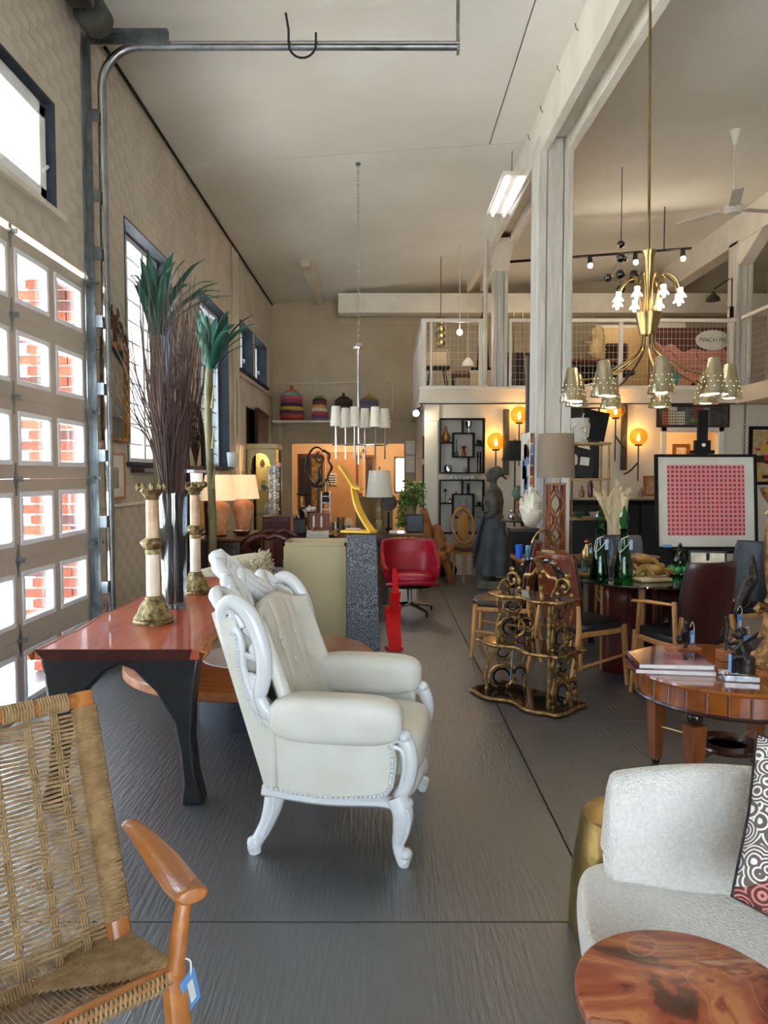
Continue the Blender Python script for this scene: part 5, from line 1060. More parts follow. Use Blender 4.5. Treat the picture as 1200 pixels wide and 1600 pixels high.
def shell_chair(loc, rz, label, sw=SHELLW, arms=False, pad=BLACKL):
    t = T('shell_dining_chair', label, 'chair', loc, rz, 'dining chairs around the glass table')
    wd_ = lambda v: .215 - .05 * max(0, v - .55) / .45 * .6 - .03 * (1 - v)
    f = lambda off: (lambda u, v: (-.20 - .10 * v + .05 * (2 * u - 1) ** 2 + off, (2 * u - 1) * wd_(v) * (1 if v < .95 else .96), .40 + .55 * v))
    MB().grid(f(0), 16, 12).done('back_shell', sw, t, solid=.014, bev=.004)
    MB().grid(f(.025), 16, 12).done('back_pad', pad, t, solid=.022, bev=.006)
    MB().sph((.03, 0, .44), (.235, .225, .035), 24, 10, .45).done('seat', pad, t)
    for s in (-1, 1):
        MB().tube([(.22, s * .215, .44), (.235, s * .22, .2), (.25, s * .225, 0)], [.022, .019, .013], 8).done('leg', OAK, t)
        MB().tube([(-.2, s * .19, .60), (-.21, s * .21, .42), (-.26, s * .215, .2), (-.31, s * .22, 0)], [.014, .02, .018, .012], 8).done('leg', OAK, t)
        MB().tube([(-.21, s * .215, .40), (.225, s * .215, .40)], .02, 8, flat=.6).done('seat_rail', OAK, t)
        MB().tube([(-.28, s * .217, .17), (.23, s * .217, .22)], .011, 8).done('stretcher', OAK, t)
        if arms:
            MB().tube([(-.20, s * .25, .68), (.02, s * .28, .67), (.18, s * .27, .65)], [.018, .026, .02], 8, flat=.5, up=(0, 1, 0)).done('arm', OAK, t)
            MB().tube([(.12, s * .265, .655), (.19, s * .225, .42)], .014, 8).done('arm_post', OAK, t); MB().tube([(-.2, s * .25, .70), (-.21, s * .24, .42)], .016, 8).done('arm_post', OAK, t)
    MB().tube([(.225, -.215, .40), (.225, .215, .40)], .018, 8, flat=.6).done('front_rail', OAK, t)
    return t
shell_chair((1.41, 5.27, 0), rad(30), 'walnut shell dining chair seen from behind, beside the gilt shelf stand')
shell_chair((2.0, 4.86, 0), rad(108), 'dark mahogany shell armchair with its back to the viewer, by the round wooden table', SHELLD, True)
shell_chair((2.86, 5.95, 0), rad(205), 'black leather dining chair on the far right side of the glass table', SHELLD)
shell_chair((2.12, 6.45, 0), rad(262), 'grey black dining chair behind the green decanters', SHELLW, pad=mat('grey_leather', '#33363a', .4, c2='#3d4044', s=9))
shell_chair((1.02, 6.15, 0), rad(165), 'worn brown leather dining chair left of the lattice lamp', SHELLW, pad=mat('brown_leather', '#2e211a', .4, c2='#3c2b21', s=6))
# ============================================================ on the glass table
GG = glassm('green_glass', '#7fc496', f0=.06)
ZG = .739
def decanter(loc, label, h=.55):
    t = T('green_decanter', label, 'decanter', loc, 0, 'green glass decanters'); k = h / .55
    MB().lathe([(0, 0), (.062, 0), (.068, .02), (.066, .08), (.05, .2), (.028, .29), (.024, .36), (.034, .375), (.03, .378), (.02, .36), (.024, .29), (.045, .2), (.06, .08), (.06, .03), (0, .025)], 24).done('bottle', GG, t)
    MB().lathe([(.02, .365), (.022, .39), (.036, .43), (.03, .48), (0, .55)], 8).done('stopper', GG, t)
    MB().box((.035, -.05, .27), (.03, .003, .07), rz=.5).done('price_tag', mat('pale_tag', '#9fb9cf', .6, c2='#b3c8d8', s=8), t)
    MB().tube(spline([(.025, -.02, .33), (-.04, -.05, .3), (-.05, -.06, .22), (.0, -.06, .26), (.03, -.05, .3)], 5), .0018, 4).done('string', WHITEP, t)
decanter((1.535, 5.22, ZG), 'green glass decanter with pointed stopper, left of the pair')
decanter((1.70, 5.20, ZG), 'green glass decanter with pointed stopper, right of the pair')
lathed('glass_goblet', 'large clear goblet between the two green decanters', 'goblet', (1.62, 5.30, ZG), [(0, 0), (.04, 0), (.04, .01), (.01, .02), (.01, .1), (.03, .15), (.05, .22), (.052, .3), (.049, .3), (.046, .22), (0, .14)], VG)
t = T('tray', 'round gilt tray under the tumblers', 'tray', (1.55, 5.62, ZG)); MB().lathe([(0, 0), (.16, 0), (.165, .015), (.158, .015), (.155, .006), (0, .006)], 32).done('plate', BRASS, t); MB().lathe([(.157, .012), (.168, .016), (.157, .02)], 32).done('rim', GOLD, t)
for i, (a, b) in enumerate(((-.1, -.02), (-.03, -.07), (.05, -.06), (.1, .0), (0, .05))): lathed('tumbler', 'gold rimmed glass tumbler on the gilt tray, %s' % ('leftmost of five', 'second from the left at the front', 'third from the left at the front', 'rightmost of five', 'at the back of the tray')[i], 'tumbler', (1.55 + a, 5.62 + b, ZG + .007), [(0, 0), (.03, 0), (.034, .11), (.031, .11), (.027, .008), (0, .008)], VG)['group'] = 'tumblers on the gilt tray'
TAN = mat('carved_gold_wood', '#a8803c', .45, c2='#5c3e16', s=12, bump=.4)
for i, (x, y, z, rz, lab) in enumerate(((1.93, 5.25, 0, .2, 'lower of the two beside the decanters'), (1.95, 5.55, .0, -.3, 'upper one behind, near the basket'))):
    t = T('carved_lizard', 'gilt carved reptile sculpture on a stone slab, %s' % lab, 'sculpture', (x, y, ZG), rz)
    MB().bb(-.12, .12, -.06, .06, 0, .03).done('slab', mat('slab_stone', '#cbb98f', .7, c2='#a5936b', s=9), t, bev=.01); MB().tube(spline([(-.14, 0, .05), (-.06, .02, .09 + .04 * i), (.02, -.02, .08 + .05 * i), (.09, 0, .07 + .04 * i), (.13, 0, .06)], 6), [.012, .032, .036, .026, .02], 10).done('body', TAN, t)
    MB().sph((.14, 0, .06 + .02 * i), (.03, .022, .02), 10, 8).done('head', TAN, t)
    for a, s in ((-.05, 1), (-.05, -1), (.06, 1), (.06, -1)): MB().tube([(a, s * .02, .08), (a + .02, s * .05, .06), (a + .03, s * .055, .032)], [.012, .010, .008], 6).done('limb', TAN, t)
t = T('wicker_tray_basket', 'shallow oval wicker basket on the far side of the glass table', 'basket', (2.02, 5.86, ZG)); 
m = MB()
for k in range(9): m.tube([((.14 + .008 * k * .6) * cos(rad(a)), (.1 + .008 * k * .6) * sin(rad(a)), .01 + .012 * k) for a in range(0, 360, 15)], .006, 5, closed=True)
m.done('woven_side', mat('wicker', '#6b4a2a', .7, c2='#85603a', s=30), t); MB().lathe([(0, 0), (.14, 0), (.14, .01), (0, .01)], 24).done('bottom', TEAK, t)
lathed('white_cup', 'small white cup beside the carved reptiles', 'cup', (1.79, 5.38, ZG), [(0, 0), (.03, 0), (.036, .07), (.033, .07), (.027, .006), (0, .006)], WHITEP)
t = T('green_glass_ornament', 'green and clear glass ornament with a black knob', 'ornament', (2.27, 5.62, ZG)); m = MB()
for k in range(9): a = k * 2 * pi / 9; m.sph((.07 * cos(a), .07 * sin(a), .035), (.03, .03, .032), 10, 8)
m.done('petals', mat('bottle_green', '#1d6a35', .1, c2='#2f8f4c', s=8, coat=.5), t); MB().lathe([(0, .02), (.05, .03), (.055, .1), (.03, .16), (.014, .18), (0, .18)], 16).done('dome', GG, t); MB().lathe([(.014, .175), (.022, .19), (.01, .2), (.018, .22), (0, .245)], 12).done('knob', BLACKM, t)
t = T('leaning_photo_frame', 'black frame with a pale map leaning at the table edge', 'frame', (2.36, 5.33, ZG), rad(-15)); 
for a in ((-.13, -.115, 0, .21), (.115, .13, 0, .21), (-.115, .115, 0, .015), (-.115, .115, .195, .21)): MB().bb(a[0], a[1], -.01, .01, a[2], a[3]).done('frame_rail', BLACKM, t, rot=(rad(-14), 0, 0))
MB().bb(-.115, .115, -.003, .003, .015, .195).done('map', mat('map_paper', '#d8cdb4', .6, c2='#a8a494', s=9), t, rot=(rad(-14), 0, 0)); MB().box((0, .05, .095), (.02, .01, .2), rx=.35).done('strut', BLACKM, t)
# ============================================================ round wooden table, right
RW = wood('flame_veneer', '#7a3a14', '#a05a22', .14, 3, 'x', .6, 4)
t = T('round_side_table', 'round glossy wooden table with fluted apron and ball feet', 'table', (1.66, 3.5, 0), .3)
MB().lathe([(0, .555), (.45, .555), (.47, .56), (.475, .57), (.47, .58), (0, .58)], 64).done('table_top', RW, t)
MB().lathe([(.41, .46), (.425, .46), (.425, .555), (.41, .555)], 64).done('apron', RW, t); MB().lathe([(.40, .445), (.435, .445), (.44, .453), (.435, .462), (.40, .462)], 64).done('apron_bead', DARKW, t)
fl0 = None
for k in range(30):
    a = 2 * pi * k / 30
    if fl0 is None: fl0 = MB().lathe([(.007, -.046), (.007, .046)], 8).done('flute', mat('flute_wood', '#5f2c0e', .2, c2='#7a4018', s=4, coat=.5), t); o = fl0
    else: o = fl0.copy(); COL.objects.link(o)
    o.location = (.425 * cos(a), .425 * sin(a), .507)
for k in range(4):
    a = k * pi / 2 + .45; x, y = .36 * cos(a), .36 * sin(a)
    l = MB().add([(sx * w + x, sy * w + y, z) for z, w in ((.03, .022), (.38, .038)) for sx, sy in ((-1, -1), (1, -1), (1, 1), (-1, 1))], [(0, 3, 2, 1), (4, 5, 6, 7), (0, 1, 5, 4), (1, 2, 6, 5), (2, 3, 7, 6), (3, 0, 4, 7)]).done('leg', WALNUTZ, t, smooth=0)
    MB().sph((x, y, .022), .022, 14, 10).done('ball_foot', EB, l); MB().sph((x, y, .413), .036, 16, 10).done('ball_joint', EB, l)
    MB().tube([(x * .97, y * .97, .20), (.14 * cos(a), .14 * sin(a), .20)], .006, 8).done('brass_rod', BRASS, t)
MB().lathe([(.09, .19), (.155, .19), (.16, .2), (.155, .21), (.09, .21), (.085, .2), (.09, .19)], 40).done('ring_stretcher', wood('ring_wood', '#2c130a', '#42200f', .2, 3, 'x', .5), t)
ZR = .581
for i, (dz, c, sz, rz, lab) in enumerate(((0, '#7a2e38', (.36, .27), -.15, 'lower large art book on the round wooden table'), (.024, '#4a2028', (.34, .25), -.1, 'glossy dark pink covered art book on top of the other'))):
    t = T('art_book', lab, 'book', (1.36, 3.47, ZR + dz), rz); w, d = sz[0] / 2, sz[1] / 2
    MB().bb(-w, w, -d, d, 0, .003).bb(-w, w, -d, d, .02, .023).bb(-w, -w + .004, -d, d, 0, .023).done('cover', mat('book_cover', c, .12, c2='#c9a0a0' if i else '#5a2028', s=5, coat=.5, lo=.45, hi=.75), t); MB().bb(-w + .005, w - .004, -d + .004, d - .004, .003, .02).done('pages', WHITEP, t)
TAGB = mat('blue_tag3', '#5a8fca', .6, c2='#699cd4', s=9)
def tagon(t, p, rz=.3, h=.07):
    g = MB().box((p[0], p[1], p[2] - h / 2), (.035, .002, h), rz=rz).done('price_tag', TAGB, t, label='blue paper price tag'); MB().box((p[0], p[1] - .002, p[2] - h * .6), (.014, .002, h * .5), rz=rz).done('sticker', WHITEP, g); MB().tube(spline([(p[0] - .015, p[1], p[2] + .02), (p[0], p[1], p[2] + .045), (p[0] + .01, p[1], p[2] + .01), (p[0], p[1], p[2] - .005)], 4), .0016, 4).done('string', WHITEP, g)
t = T('dancer_figurine', 'small dark bronze figurine with a blue tag on a wooden base', 'figurine', (1.58, 3.82, ZR), .2)
MB().prism([(-.07, -.04), (.07, -.04), (.085, .04), (-.085, .04)], 0, .014, 'xy').done('base', TEAK, t); MB().tube(spline([(0, 0, .014), (.005, 0, .06), (-.005, 0, .1), (0, 0, .13)], 5), [.01, .012, .02, .008], 8).sph((0, -.005, .145), (.012, .013, .016), 10, 8).tube([(0, 0, .115), (-.03, -.01, .09), (-.035, -.015, .06)], [.008, .007, .005], 6).sph((-.03, 0, .06), (.024, .02, .026), 10, 8).done('figure', BRONZE, t); tagon(t, (.02, -.03, .11))
t = T('cherub_figurine', 'seated winged bronze cherub on a clear acrylic block', 'figurine', (1.60, 3.28, ZR), -.2)
MB().bb(-.075, .075, -.06, .06, 0, .028).done('block', glassm('acrylic', '#eef2f2', f0=.15), t, bev=.003)
m = MB().lathe([(.042, .028), (.04, .1), (0, .102)], 16, (.03, .01, 0)).tube(spline([(.02, 0, .10), (.012, 0, .13), (-.002, 0, .175)], 5), [.024, .026, .018], 10).sph((-.008, -.004, .205), (.026, .024, .026), 12, 10).sph((.008, 0, .215), (.024, .026, .022), 10, 8)
m.tube(spline([(.01, -.02, .105), (-.025, -.02, .1), (-.03, -.02, .06), (-.025, -.02, .032)], 5), [.016, .014, .011, .009], 8).tube(spline([(.01, .02, .105), (-.02, .02, .1), (-.024, .02, .06), (-.03, .02, .032)], 5), [.016, .014, .011, .009], 8).tube(spline([(0, -.02, .165), (-.03, -.03, .14), (-.05, -.02, .15)], 4), [.01, .008, .006], 8).tube(spline([(0, .02, .165), (-.03, .03, .15), (-.05, .02, .155)], 4), [.01, .008, .006], 8)
m.sph((-.032, -.004, .2), (.005, .005, .005), 6, 4)
f = m.done('figure', BRONZE, t); 
for s in (-1, 1): MB().grid(lambda u, v: (.02 + .07 * u, s * (.012 + .03 * u), .165 + .045 * u - .05 * v * sin(pi * (.15 + .8 * u))), 6, 4).done('wing', BRONZE, t, solid=.004)
MB().box((-.045, -.03, .08), (.012, .004, .075)).done('price_tag', TAGB, t)
t = T('abstract_bronze', 'tall thin twisting bronze abstract with two blue tags on a teal base', 'sculpture', (1.87, 3.82, ZR)); MB().lathe([(0, 0), (.08, 0), (.08, .028), (.07, .034), (0, .034)], 28).done('base', mat('teal_stone', '#3f5f62', .5, c2='#527377', s=8), t)
MB().tube(spline([(.04, 0, .03), (.0, 0, .08), (-.01, 0, .14), (-.02, 0, .2), (0, 0, .27), (.03, 0, .34), (.06, 0, .38), (.055, 0, .44), (.05, 0, .5)], 6), [.045, .03, .014, .018, .03, .034, .024, .02, .008], 10).tube(spline([(-.02, 0, .2), (.03, 0, .24), (.05, 0, .3)], 5), [.01, .009, .006], 8).done('figure', BRONZE, t); tagon(t, (-.03, -.05, .2), .4, .09); tagon(t, (-.01, -.09, .10), -.5, .08)
t = T('hoop_figurine', 'small wire hoop figure on a brown wooden cube', 'figurine', (1.72, 3.62, ZR)); MB().bb(-.055, .04, -.04, .04, 0, .05).done('cube', TEAK, t, bev=.003); MB().tube(spline([(-.02, 0, .05), (-.022, 0, .1), (-.015, 0, .16), (-.02, 0, .2)], 4), [.006, .007, .009, .005], 8).sph((-.02, 0, .21), .011, 8, 6).tube([(-.02 + .03 * cos(rad(a)), -.01, .13 + .04 * sin(rad(a))) for a in range(0, 360, 24)], .003, 5, closed=True).done('figure', BRONZE, t)
# gilt column lamp base at the right edge
GC = mat('carved_gilt', '#a87c46', .4, .6, c2='#5e3c1c', s=22, bump=.6, bs=45)
t = T('gilt_column_candlestick', 'tall carved gilt column candlestick at the right edge', 'candlestick', (1.875, 3.5, ZR))
MB().lathe([(.125, 0), (.13, .02), (.115, .05), (.10, .09), (.075, .16), (.058, .22), (.05, .26)], 6).done('base', GC, t); 
for k in range(3):
    a = k * 2 * pi / 3 + 3.3; MB().tube([(cos(a) * r, sin(a) * r, z) for r, z in ((.05, .285), (.085, .30), (.1, .28), (.085, .262), (.07, .272))], .014, 8).done('volute', GC, t); MB().sph((.115 * cos(a), .115 * sin(a), .012), (.025, .025, .013), 8, 6).done('paw_foot', GC, t)
MB().lathe([(.045, .26), (.05, .275), (.035, .29), (.05, .31), (.04, .33), (.035, .35), (.05, .45), (.055, .6), (.05, .7), (.036, .72)], 20, wob=lambda a, z: 1 + (.06 * sin(a * 8 + z * 40) if .35 < z < .7 else 0)).done('shaft', GC, t); MB().lathe([(.036, .72), (.06, .735), (.04, .75), (.035, .77), (.07, .82), (.085, .86), (.08, .86), (.03, .85), (0, .85)], 20).done('cup', GC, t)
# ============================================================ lattice lamp table, pedestal, rock
t = T('brown_occasional_table', 'dark brown table under the lattice lamp in front of the post', 'table', (1.56, 6.72, 0)); MB().bb(-.36, .36, -.26, .26, .715, .75).done('table_top', WALNUT, t, bev=.005); MB().bb(-.32, .32, -.22, .22, .64, .715).done('apron', DARKW, t)
for a in (-.29, .29):
    for b in (-.19, .19): MB().bb(a - .025, a + .025, b - .025, b + .025, 0, .715).done('leg', DARKW, t)
t = T('lattice_table_lamp', 'walnut lattice table lamp with a taupe drum shade', 'lamp', (1.585, 6.80, .75))
MB().lathe([(.12, 0), (.12, .03), (.10, .05), (.075, .06), (.075, .075)], 28).done('base', WALNUT, t)
for k in range(4):
    a = k * pi / 2 + pi / 4; MB().cyl((.10 * cos(a), .10 * sin(a), .06), (.095 * cos(a), .095 * sin(a), .66), .011, n=8).done('corner_post', WALNUTZ, t)
for k in range(4):
    a = k * pi / 2; ca, sa = cos(a), sin(a); m = MB()
    for s in (-1, 1): m.tube(spline([(.07 * ca - s * q * sa, .07 * sa + s * q * ca, z) for q, z in ((.0, .08), (.05, .16), (.055, .2), (.008, .3), (.008, .36), (.055, .46), (.05, .52), (.0, .62), (.0, .655))], 4), .010, 6)
    m.done('lattice', WALNUTZ, t)
MB().box((0, 0, .665), (.16, .16, .02)).done('cap', WALNUT, t, bev=.004); MB().cyl((0, 0, .07), (0, 0, .82), .007).done('stem', BRASS, t)
MB().lathe([(.172, .725), (.158, 1.125)], 40).done('shade', mat('taupe_linen', '#8a7a68', .85, c2='#7c6d5c', s=120, bump=.1, bs=240), t, solid=.004)
lathed('blue_tumbler', 'bright blue drinking tumbler on the brown table', 'tumbler', (1.22, 6.62, .751), [(0, 0), (.028, 0), (.036, .12), (.033, .12), (.025, .006), (0, .006)], mat('cobalt', '#1c54c4', .25, c2='#2a66d4', s=5))
t = T('patterned_can', 'teal and blue patterned can beside the blue tumbler', 'can', (1.29, 6.5, .751)); MB().lathe([(0, 0), (.034, 0), (.034, .12), (0, .12)], 20).done('body', mat('teal_can', '#1f6a8a', .4, c2='#7fb8c8', s=16, lo=.45, hi=.6), t); MB().lathe([(.034, .118), (.036, .122), (.034, .126), (0, .126)], 20).done('lid', CHROME, t)
t = T('brass_handled_basket', 'pale wooden trug with a tall arched brass handle', 'basket', (1.44, 6.60, .751), .2); MB().bb(-.07, .09, -.04, .04, 0, .07).done('block', mat('pale_wood', '#d8c096', .6, c2='#c6aa7c', s=6), t, bev=.01); MB().tube([(.0 - .15 * cos(rad(a)) * .9, 0, .02 + .24 * sin(rad(a))) for a in range(0, 181, 12)], .007, 8).tube([(.0 - .15 * cos(rad(a)) * .8, .03, .02 + .22 * sin(rad(a))) for a in range(0, 181, 12)], .006, 8).done('handle', BRASS, t)
t = T('copper_flask', 'brass flask with a copper ball stopper and a tag', 'flask', (1.82, 6.58, .751)); MB().lathe([(0, 0), (.05, 0), (.055, .03), (.04, .08), (.018, .11), (.016, .13)], 20).done('body', BRASS, t); MB().sph((0, 0, .15), (.028, .028, .02), 12, 8).done('stopper', mat('copper', '#b4683a', .25, 1, c2='#a05a30', s=5), t); tagon(t, (.02, -.05, .1), .2, .05)
t = T('rock_pedestal', 'black square pedestal under the white crystal rock', 'plinth', (1.36, 7.18, 0)); MB().bb(-.13, .13, -.13, .13, 0, .95).done('column', BLACK, t, bev=.004); MB().bb(-.14, .14, -.14, .14, .95, .985).done('cap', BLACKM, t, bev=.004)
import mathutils.noise as mn
m = MB().sph((0, 0, .155), (.11, .09, .165), 24, 16)
m.v = [tuple(Vector(v) + Vector((v[0], v[1], 0)).normalized() * .03 * mn.noise(Vector(v) * 14) if i > 24 else v for i, v in [(i, v)][0:1]) if False else tuple(Vector(v) * (1 + .22 * mn.cell(Vector(v) * 16 + Vector((5, 5, 5))) * (v[2] > .02)) if True else v) for v in m.v]
tag(m.done('crystal_rock', mat('white_crystal', '#e4ddca', .35, c2='#cfc6ae', s=7), loc=(1.43, 7.14, .987), smooth=20), 'large white faceted crystal rock on the black pedestal', 'rock')
ob = bpy.data.objects['crystal_rock']; zmin = min(v.co.z for v in ob.data.vertices); ob.location.z = .986 - zmin
# narrow abstract canvas on the post
t = T('narrow_abstract_painting', 'narrow multicolour abstract canvas on the side of the timber post', 'painting', (1.505, 7.42, 1.27))
MB().bb(-.035, 0, 0, .5, 0, .66).done('canvas', WHITEP, t)
cols = ['#3a5fa0', '#4f8a3c', '#d8b02a', '#b8452e', '#7a5aa0', '#88b0d0', '#2a3a3a', '#c87a3a']
for k in range(14): a = RN.uniform(0, .3); b = RN.uniform(0, .45); MB().bb(-.0375, -.035, a, a + RN.uniform(.06, .2), b, b + RN.uniform(.08, .2)).done('paint_patch', mat('paint_patch', cols[k % 8], .5, c2=cols[(k + 3) % 8], s=9), t)
for k in range(6): MB().bb(-.035, -.001, -.002, 0, .11 * k, .11 * k + .1).done('edge_paint', mat('edge_paint', cols[(k * 3) % 8], .5, c2=cols[(k + 1) % 8], s=9), t)
# ============================================================ along the wall under the balcony
YW = 10.985
def shelf_unit(zb, h, label):
    t = T('wall_shelf', label, 'shelf', (1.15, YW, zb), 0, 'black wall shelf units')
    w, d, k = .33, .16, .018
    for a in ((-w, w, 0, k), (-w, w, h - k, h), (-w, -w + k, k, h - k), (w - k, w, k, h - k)): MB().bb(a[0], a[1], -d, 0, a[2], a[3]).done('frame_board', BLACK, t)
    x0, x1, z0, z1 = -.14, .18, h * .29, h * .74
    for a in ((x0, x1, z0, z0 + k), (x0, x1, z1 - k, z1), (x0, x0 + k, z0 + k, z1 - k), (x1 - k, x1, z0 + k, z1 - k)): MB().bb(a[0], a[1], -d - .03, 0, a[2], a[3]).done('centre_box', BLACK, t)
    MB().bb(-w + k, x0, -d, 0, h * .55, h * .55 + k).done('divider', BLACK, t); MB().bb(x1, w - k, -d, 0, h * .5, h * .5 + k).done('divider', BLACK, t); MB().bb(-.0, k, -d, 0, z1, h - k).done('divider', BLACK, t); MB().bb(.09, .09 + k, -d, 0, k, z0).done('divider', BLACK, t)
    MB().bb(-w + k, w - k, -.008, 0, k, h - k).done('back_panel', mat('grey_back', '#cfcabd', .7, c2='#c4bfb2', s=3), t)
    return t
shelf_unit(1.52, .81, 'upper black wall shelf with offset compartments and the amber bottle'); shelf_unit(.63, .80, 'lower black wall shelf with offset compartments and the green vase')
AMB = mat('amber_glass', '#a8641c', .12, c2='#8a4a10', s=4, coat=.6); REDG = mat('red_glass', '#a81c1c', .15, c2='#8a1414', s=4, coat=.5)
ys = YW - .085
def on(name, label, cat, dx, z, prof, m): return lathed(name, label, cat, (1.15 + dx, ys, z), prof, m, 16)
on('amber_bottle', 'amber teardrop bottle in the top left compartment of the wall shelf', 'bottle', -.235, 1.985, [(0, 0), (.045, 0), (.066, .05), (.055, .1), (.025, .16), (.014, .2), (.02, .225), (0, .225)], AMB)
on('dark_goblet', 'dark metal goblet in the top right compartment of the wall shelf', 'goblet', .1, 2.121, [(0, 0), (.03, 0), (.01, .02), (.01, .06), (.04, .09), (.045, .165), (.04, .165), (0, .09)], CHROME)
on('red_hourglass_vase', 'red hourglass vase in the middle box of the wall shelf', 'vase', .03, 1.775, [(0, 0), (.028, 0), (.03, .05), (.014, .09), (.036, .15), (.03, .15), (0, .1)], REDG)
on('bud_vase', 'slim clear bud vase left of the red vase', 'vase', -.08, 1.775, [(0, 0), (.03, 0), (.032, .04), (.008, .09), (.008, .25), (0, .25)], VG)
on('silver_jar', 'round silver jar at the bottom left of the upper wall shelf', 'jar', -.2, 1.54, [(0, 0), (.05, 0), (.056, .06), (.045, .1), (.02, .115), (0, .118)], CHROME)
on('pink_ball', 'small tan stone ball in the upper wall shelf', 'ornament', .045, 1.54, [(0, 0), (.02, .004), (.038, .04), (.02, .075), (0, .08)], mat('tan_ball', '#c49a7a', .5, c2='#b0866a', s=8))
on('dark_pot', 'small dark pot on the right ledge of the upper wall shelf', 'pot', .255, 1.945, [(0, 0), (.03, 0), (.04, .04), (.025, .07), (0, .07)], BRONZE)
on('tall_glass', 'tall amber tinted glass at the lower right of the upper wall shelf', 'glass', .255, 1.54, [(0, 0), (.03, 0), (.03, .3), (.027, .3), (.025, .01), (0, .01)], glassm('amber_tint', '#c9a878'))
for k in range(6): tag(MB().sph((0, 0, .026), .026, 12, 8).done('silver_egg', WHITEP, loc=(1.0 + .062 * k, ys, 1.432)), '%s of six white egg ornaments in a row between the wall shelves' % ('leftmost', 'second from left', 'third from left', 'fourth from left', 'fifth from left', 'rightmost')[k], 'ornament', 'egg ornaments between the wall shelves')
on('green_vase', 'wide green and white glass vase in the lower wall shelf', 'vase', .03, .882, [(0, 0), (.035, 0), (.05, .12), (.055, .26), (.05, .26), (0, .02)], mat('sage_glass', '#7da08a', .2, c2='#dfe6dc', s=3, coat=.4))
on('black_figure_left', 'small black figurine at the top right of the lower wall shelf', 'figurine', .1, 1.222, [(0, 0), (.025, 0), (.015, .03), (.028, .08), (.012, .11), (.022, .14), (0, .16)], BRONZE)
on('red_cube_candle', 'tiny red candle on the lower wall shelf', 'candle', -.08, 1.222, [(0, 0), (.018, 0), (.018, .035), (0, .035)], REDG)
on('black_flower', 'thin black flower ornament at the left of the lower wall shelf', 'ornament', -.24, 1.09, [(0, 0), (.02, 0), (.004, .01), (.004, .16), (.025, .17), (.02, .2), (0, .2)], BRONZE)
on('silver_dog', 'little chrome ornament near the left ledge of the lower wall shelf', 'ornament', -.17, 1.09, [(0, 0), (.022, 0), (.012, .03), (.02, .05), (0, .08)], CHROME)
on('crystal_post', 'small crystal post at the bottom left of the lower wall shelf', 'ornament', -.2, .65, [(0, 0), (.018, 0), (.018, .1), (.01, .12), (0, .14)], WHITEP)
on('jet_bowl', 'black footed bowl on the right ledge of the lower wall shelf', 'bowl', .255, 1.05, [(0, 0), (.03, 0), (.01, .02), (.045, .05), (.04, .05), (0, .03)], BLACKM)
# globe sconces
AMG = glassm('amber_globe', '#f4cf8c', f0=.08); SCB = mat('sconce_bronze', '#57503f', .4, .6, c2='#46402f', s=8)
def sconce(x, z, label, e=5):
    t = T('globe_sconce', label, 'wall lamp', (x, YW, z), 0, 'amber globe wall sconces')
    MB().bb(-.045, .045, -.05, 0, -.55, .42).done('back_plate', SCB, t, bev=.01)
    for s, dz in ((-1, .05), (1, -.34)): pass
    for gx, gz, rl in ((.17 * SD, .33, .75), (-.17 * SD, -.06, .65)):
        MB().tube(spline([(0, -.05, gz - .55), (gx * .4, -.12, gz - .5), (gx, -.16, gz - .38)], 5), .014, 8).done('arm', SCB, t); MB().cyl((gx, -.16, gz - rl), (gx, -.16, gz - .12), .010, n=8).done('rod', BLACKM, t)
        c = MB().lathe([(.0, -.14), (.05, -.135), (.055, -.115), (0, -.115)], 16, (gx, -.16, gz)).done('cup', BLACKM, t)
        MB().sph((gx, -.16, gz), .128, 28, 18).done('globe', AMG, t); MB().sph((gx, -.16, gz - .03), (.022, .022, .04), 10, 8).done('filament_bulb', WARMB, c)
        lamp((x + gx, YW - .16, z + gz + .05), e, (1, .74, .44), .03)
SD = 1; sconce(1.81, 2.05, 'amber globe wall sconce with two lights above the statue')
SD = -1; sconce(3.56, 2.12, 'amber globe wall sconce with two lights left of the red print')
# pictures on that wall
def picture(name, label, cat, x0, x1, z0, z1, y, fm, fw=.03, dp=.03):
    t = T(name, label, cat, ((x0 + x1) / 2, y, z0)); w, h = (x1 - x0) / 2, z1 - z0
    for a in ((-w, w, 0, fw), (-w, w, h - fw, h), (-w, -w + fw, fw, h - fw), (w - fw, w, fw, h - fw)): MB().bb(a[0], a[1], -dp, 0, a[2], a[3]).done('frame_rail', fm, t)
    return t, w - fw, fw, h - fw
def patch(t, x0, x1, z0, z1, y, c, c2=None, name='paint_shape'): return MB().bb(x0, x1, y - .002, y, z0, z1).done(name, mat('paint', c, .6, c2=c2 or c, s=14), t)
def poly(t, pts, y, c, c2=None, name='paint_shape', th=.0015): return MB().prism(pts, y - th, y).done(name, mat('paint', c, .55, c2=c2 or c, s=9), t, smooth=0)
t, w, a, b = picture('city_painting', 'wide dark painting of city buildings on the wall above the easel', 'painting', 4.04, 5.12, 2.205, 2.62 - .08, YW, DARKW)
patch(t, -w, w, a, b, -.012, '#3a3a38', '#5a5a52', 'canvas')
for x0, x1, z1, c in ((-.45, -.36, .22, '#a85a38'), (-.36, -.24, .27, '#b9b29c'), (-.23, -.12, .2, '#c8c2ae'), (-.1, -.04, .24, '#6a6a60'), (.02, .14, .29, '#8a3024'), (.16, .24, .26, '#8a8478'), (.26, .48, .28, '#4a4a48')):
    patch(t, x0, x1, a + .01, a + z1, -.014, c, '#2c2a28' if c == '#4a4a48' else None)
    for i in range(3):
        for j in range(5): patch(t, x0 + .012 + (x1 - x0) * .3 * i, x0 + .03 + (x1 - x0) * .3 * i, a + .03 + .042 * j, a + .05 + .042 * j, -.0165, '#3a3c3c', name='window_mark') if a + .05 + .042 * j < a + z1 else None
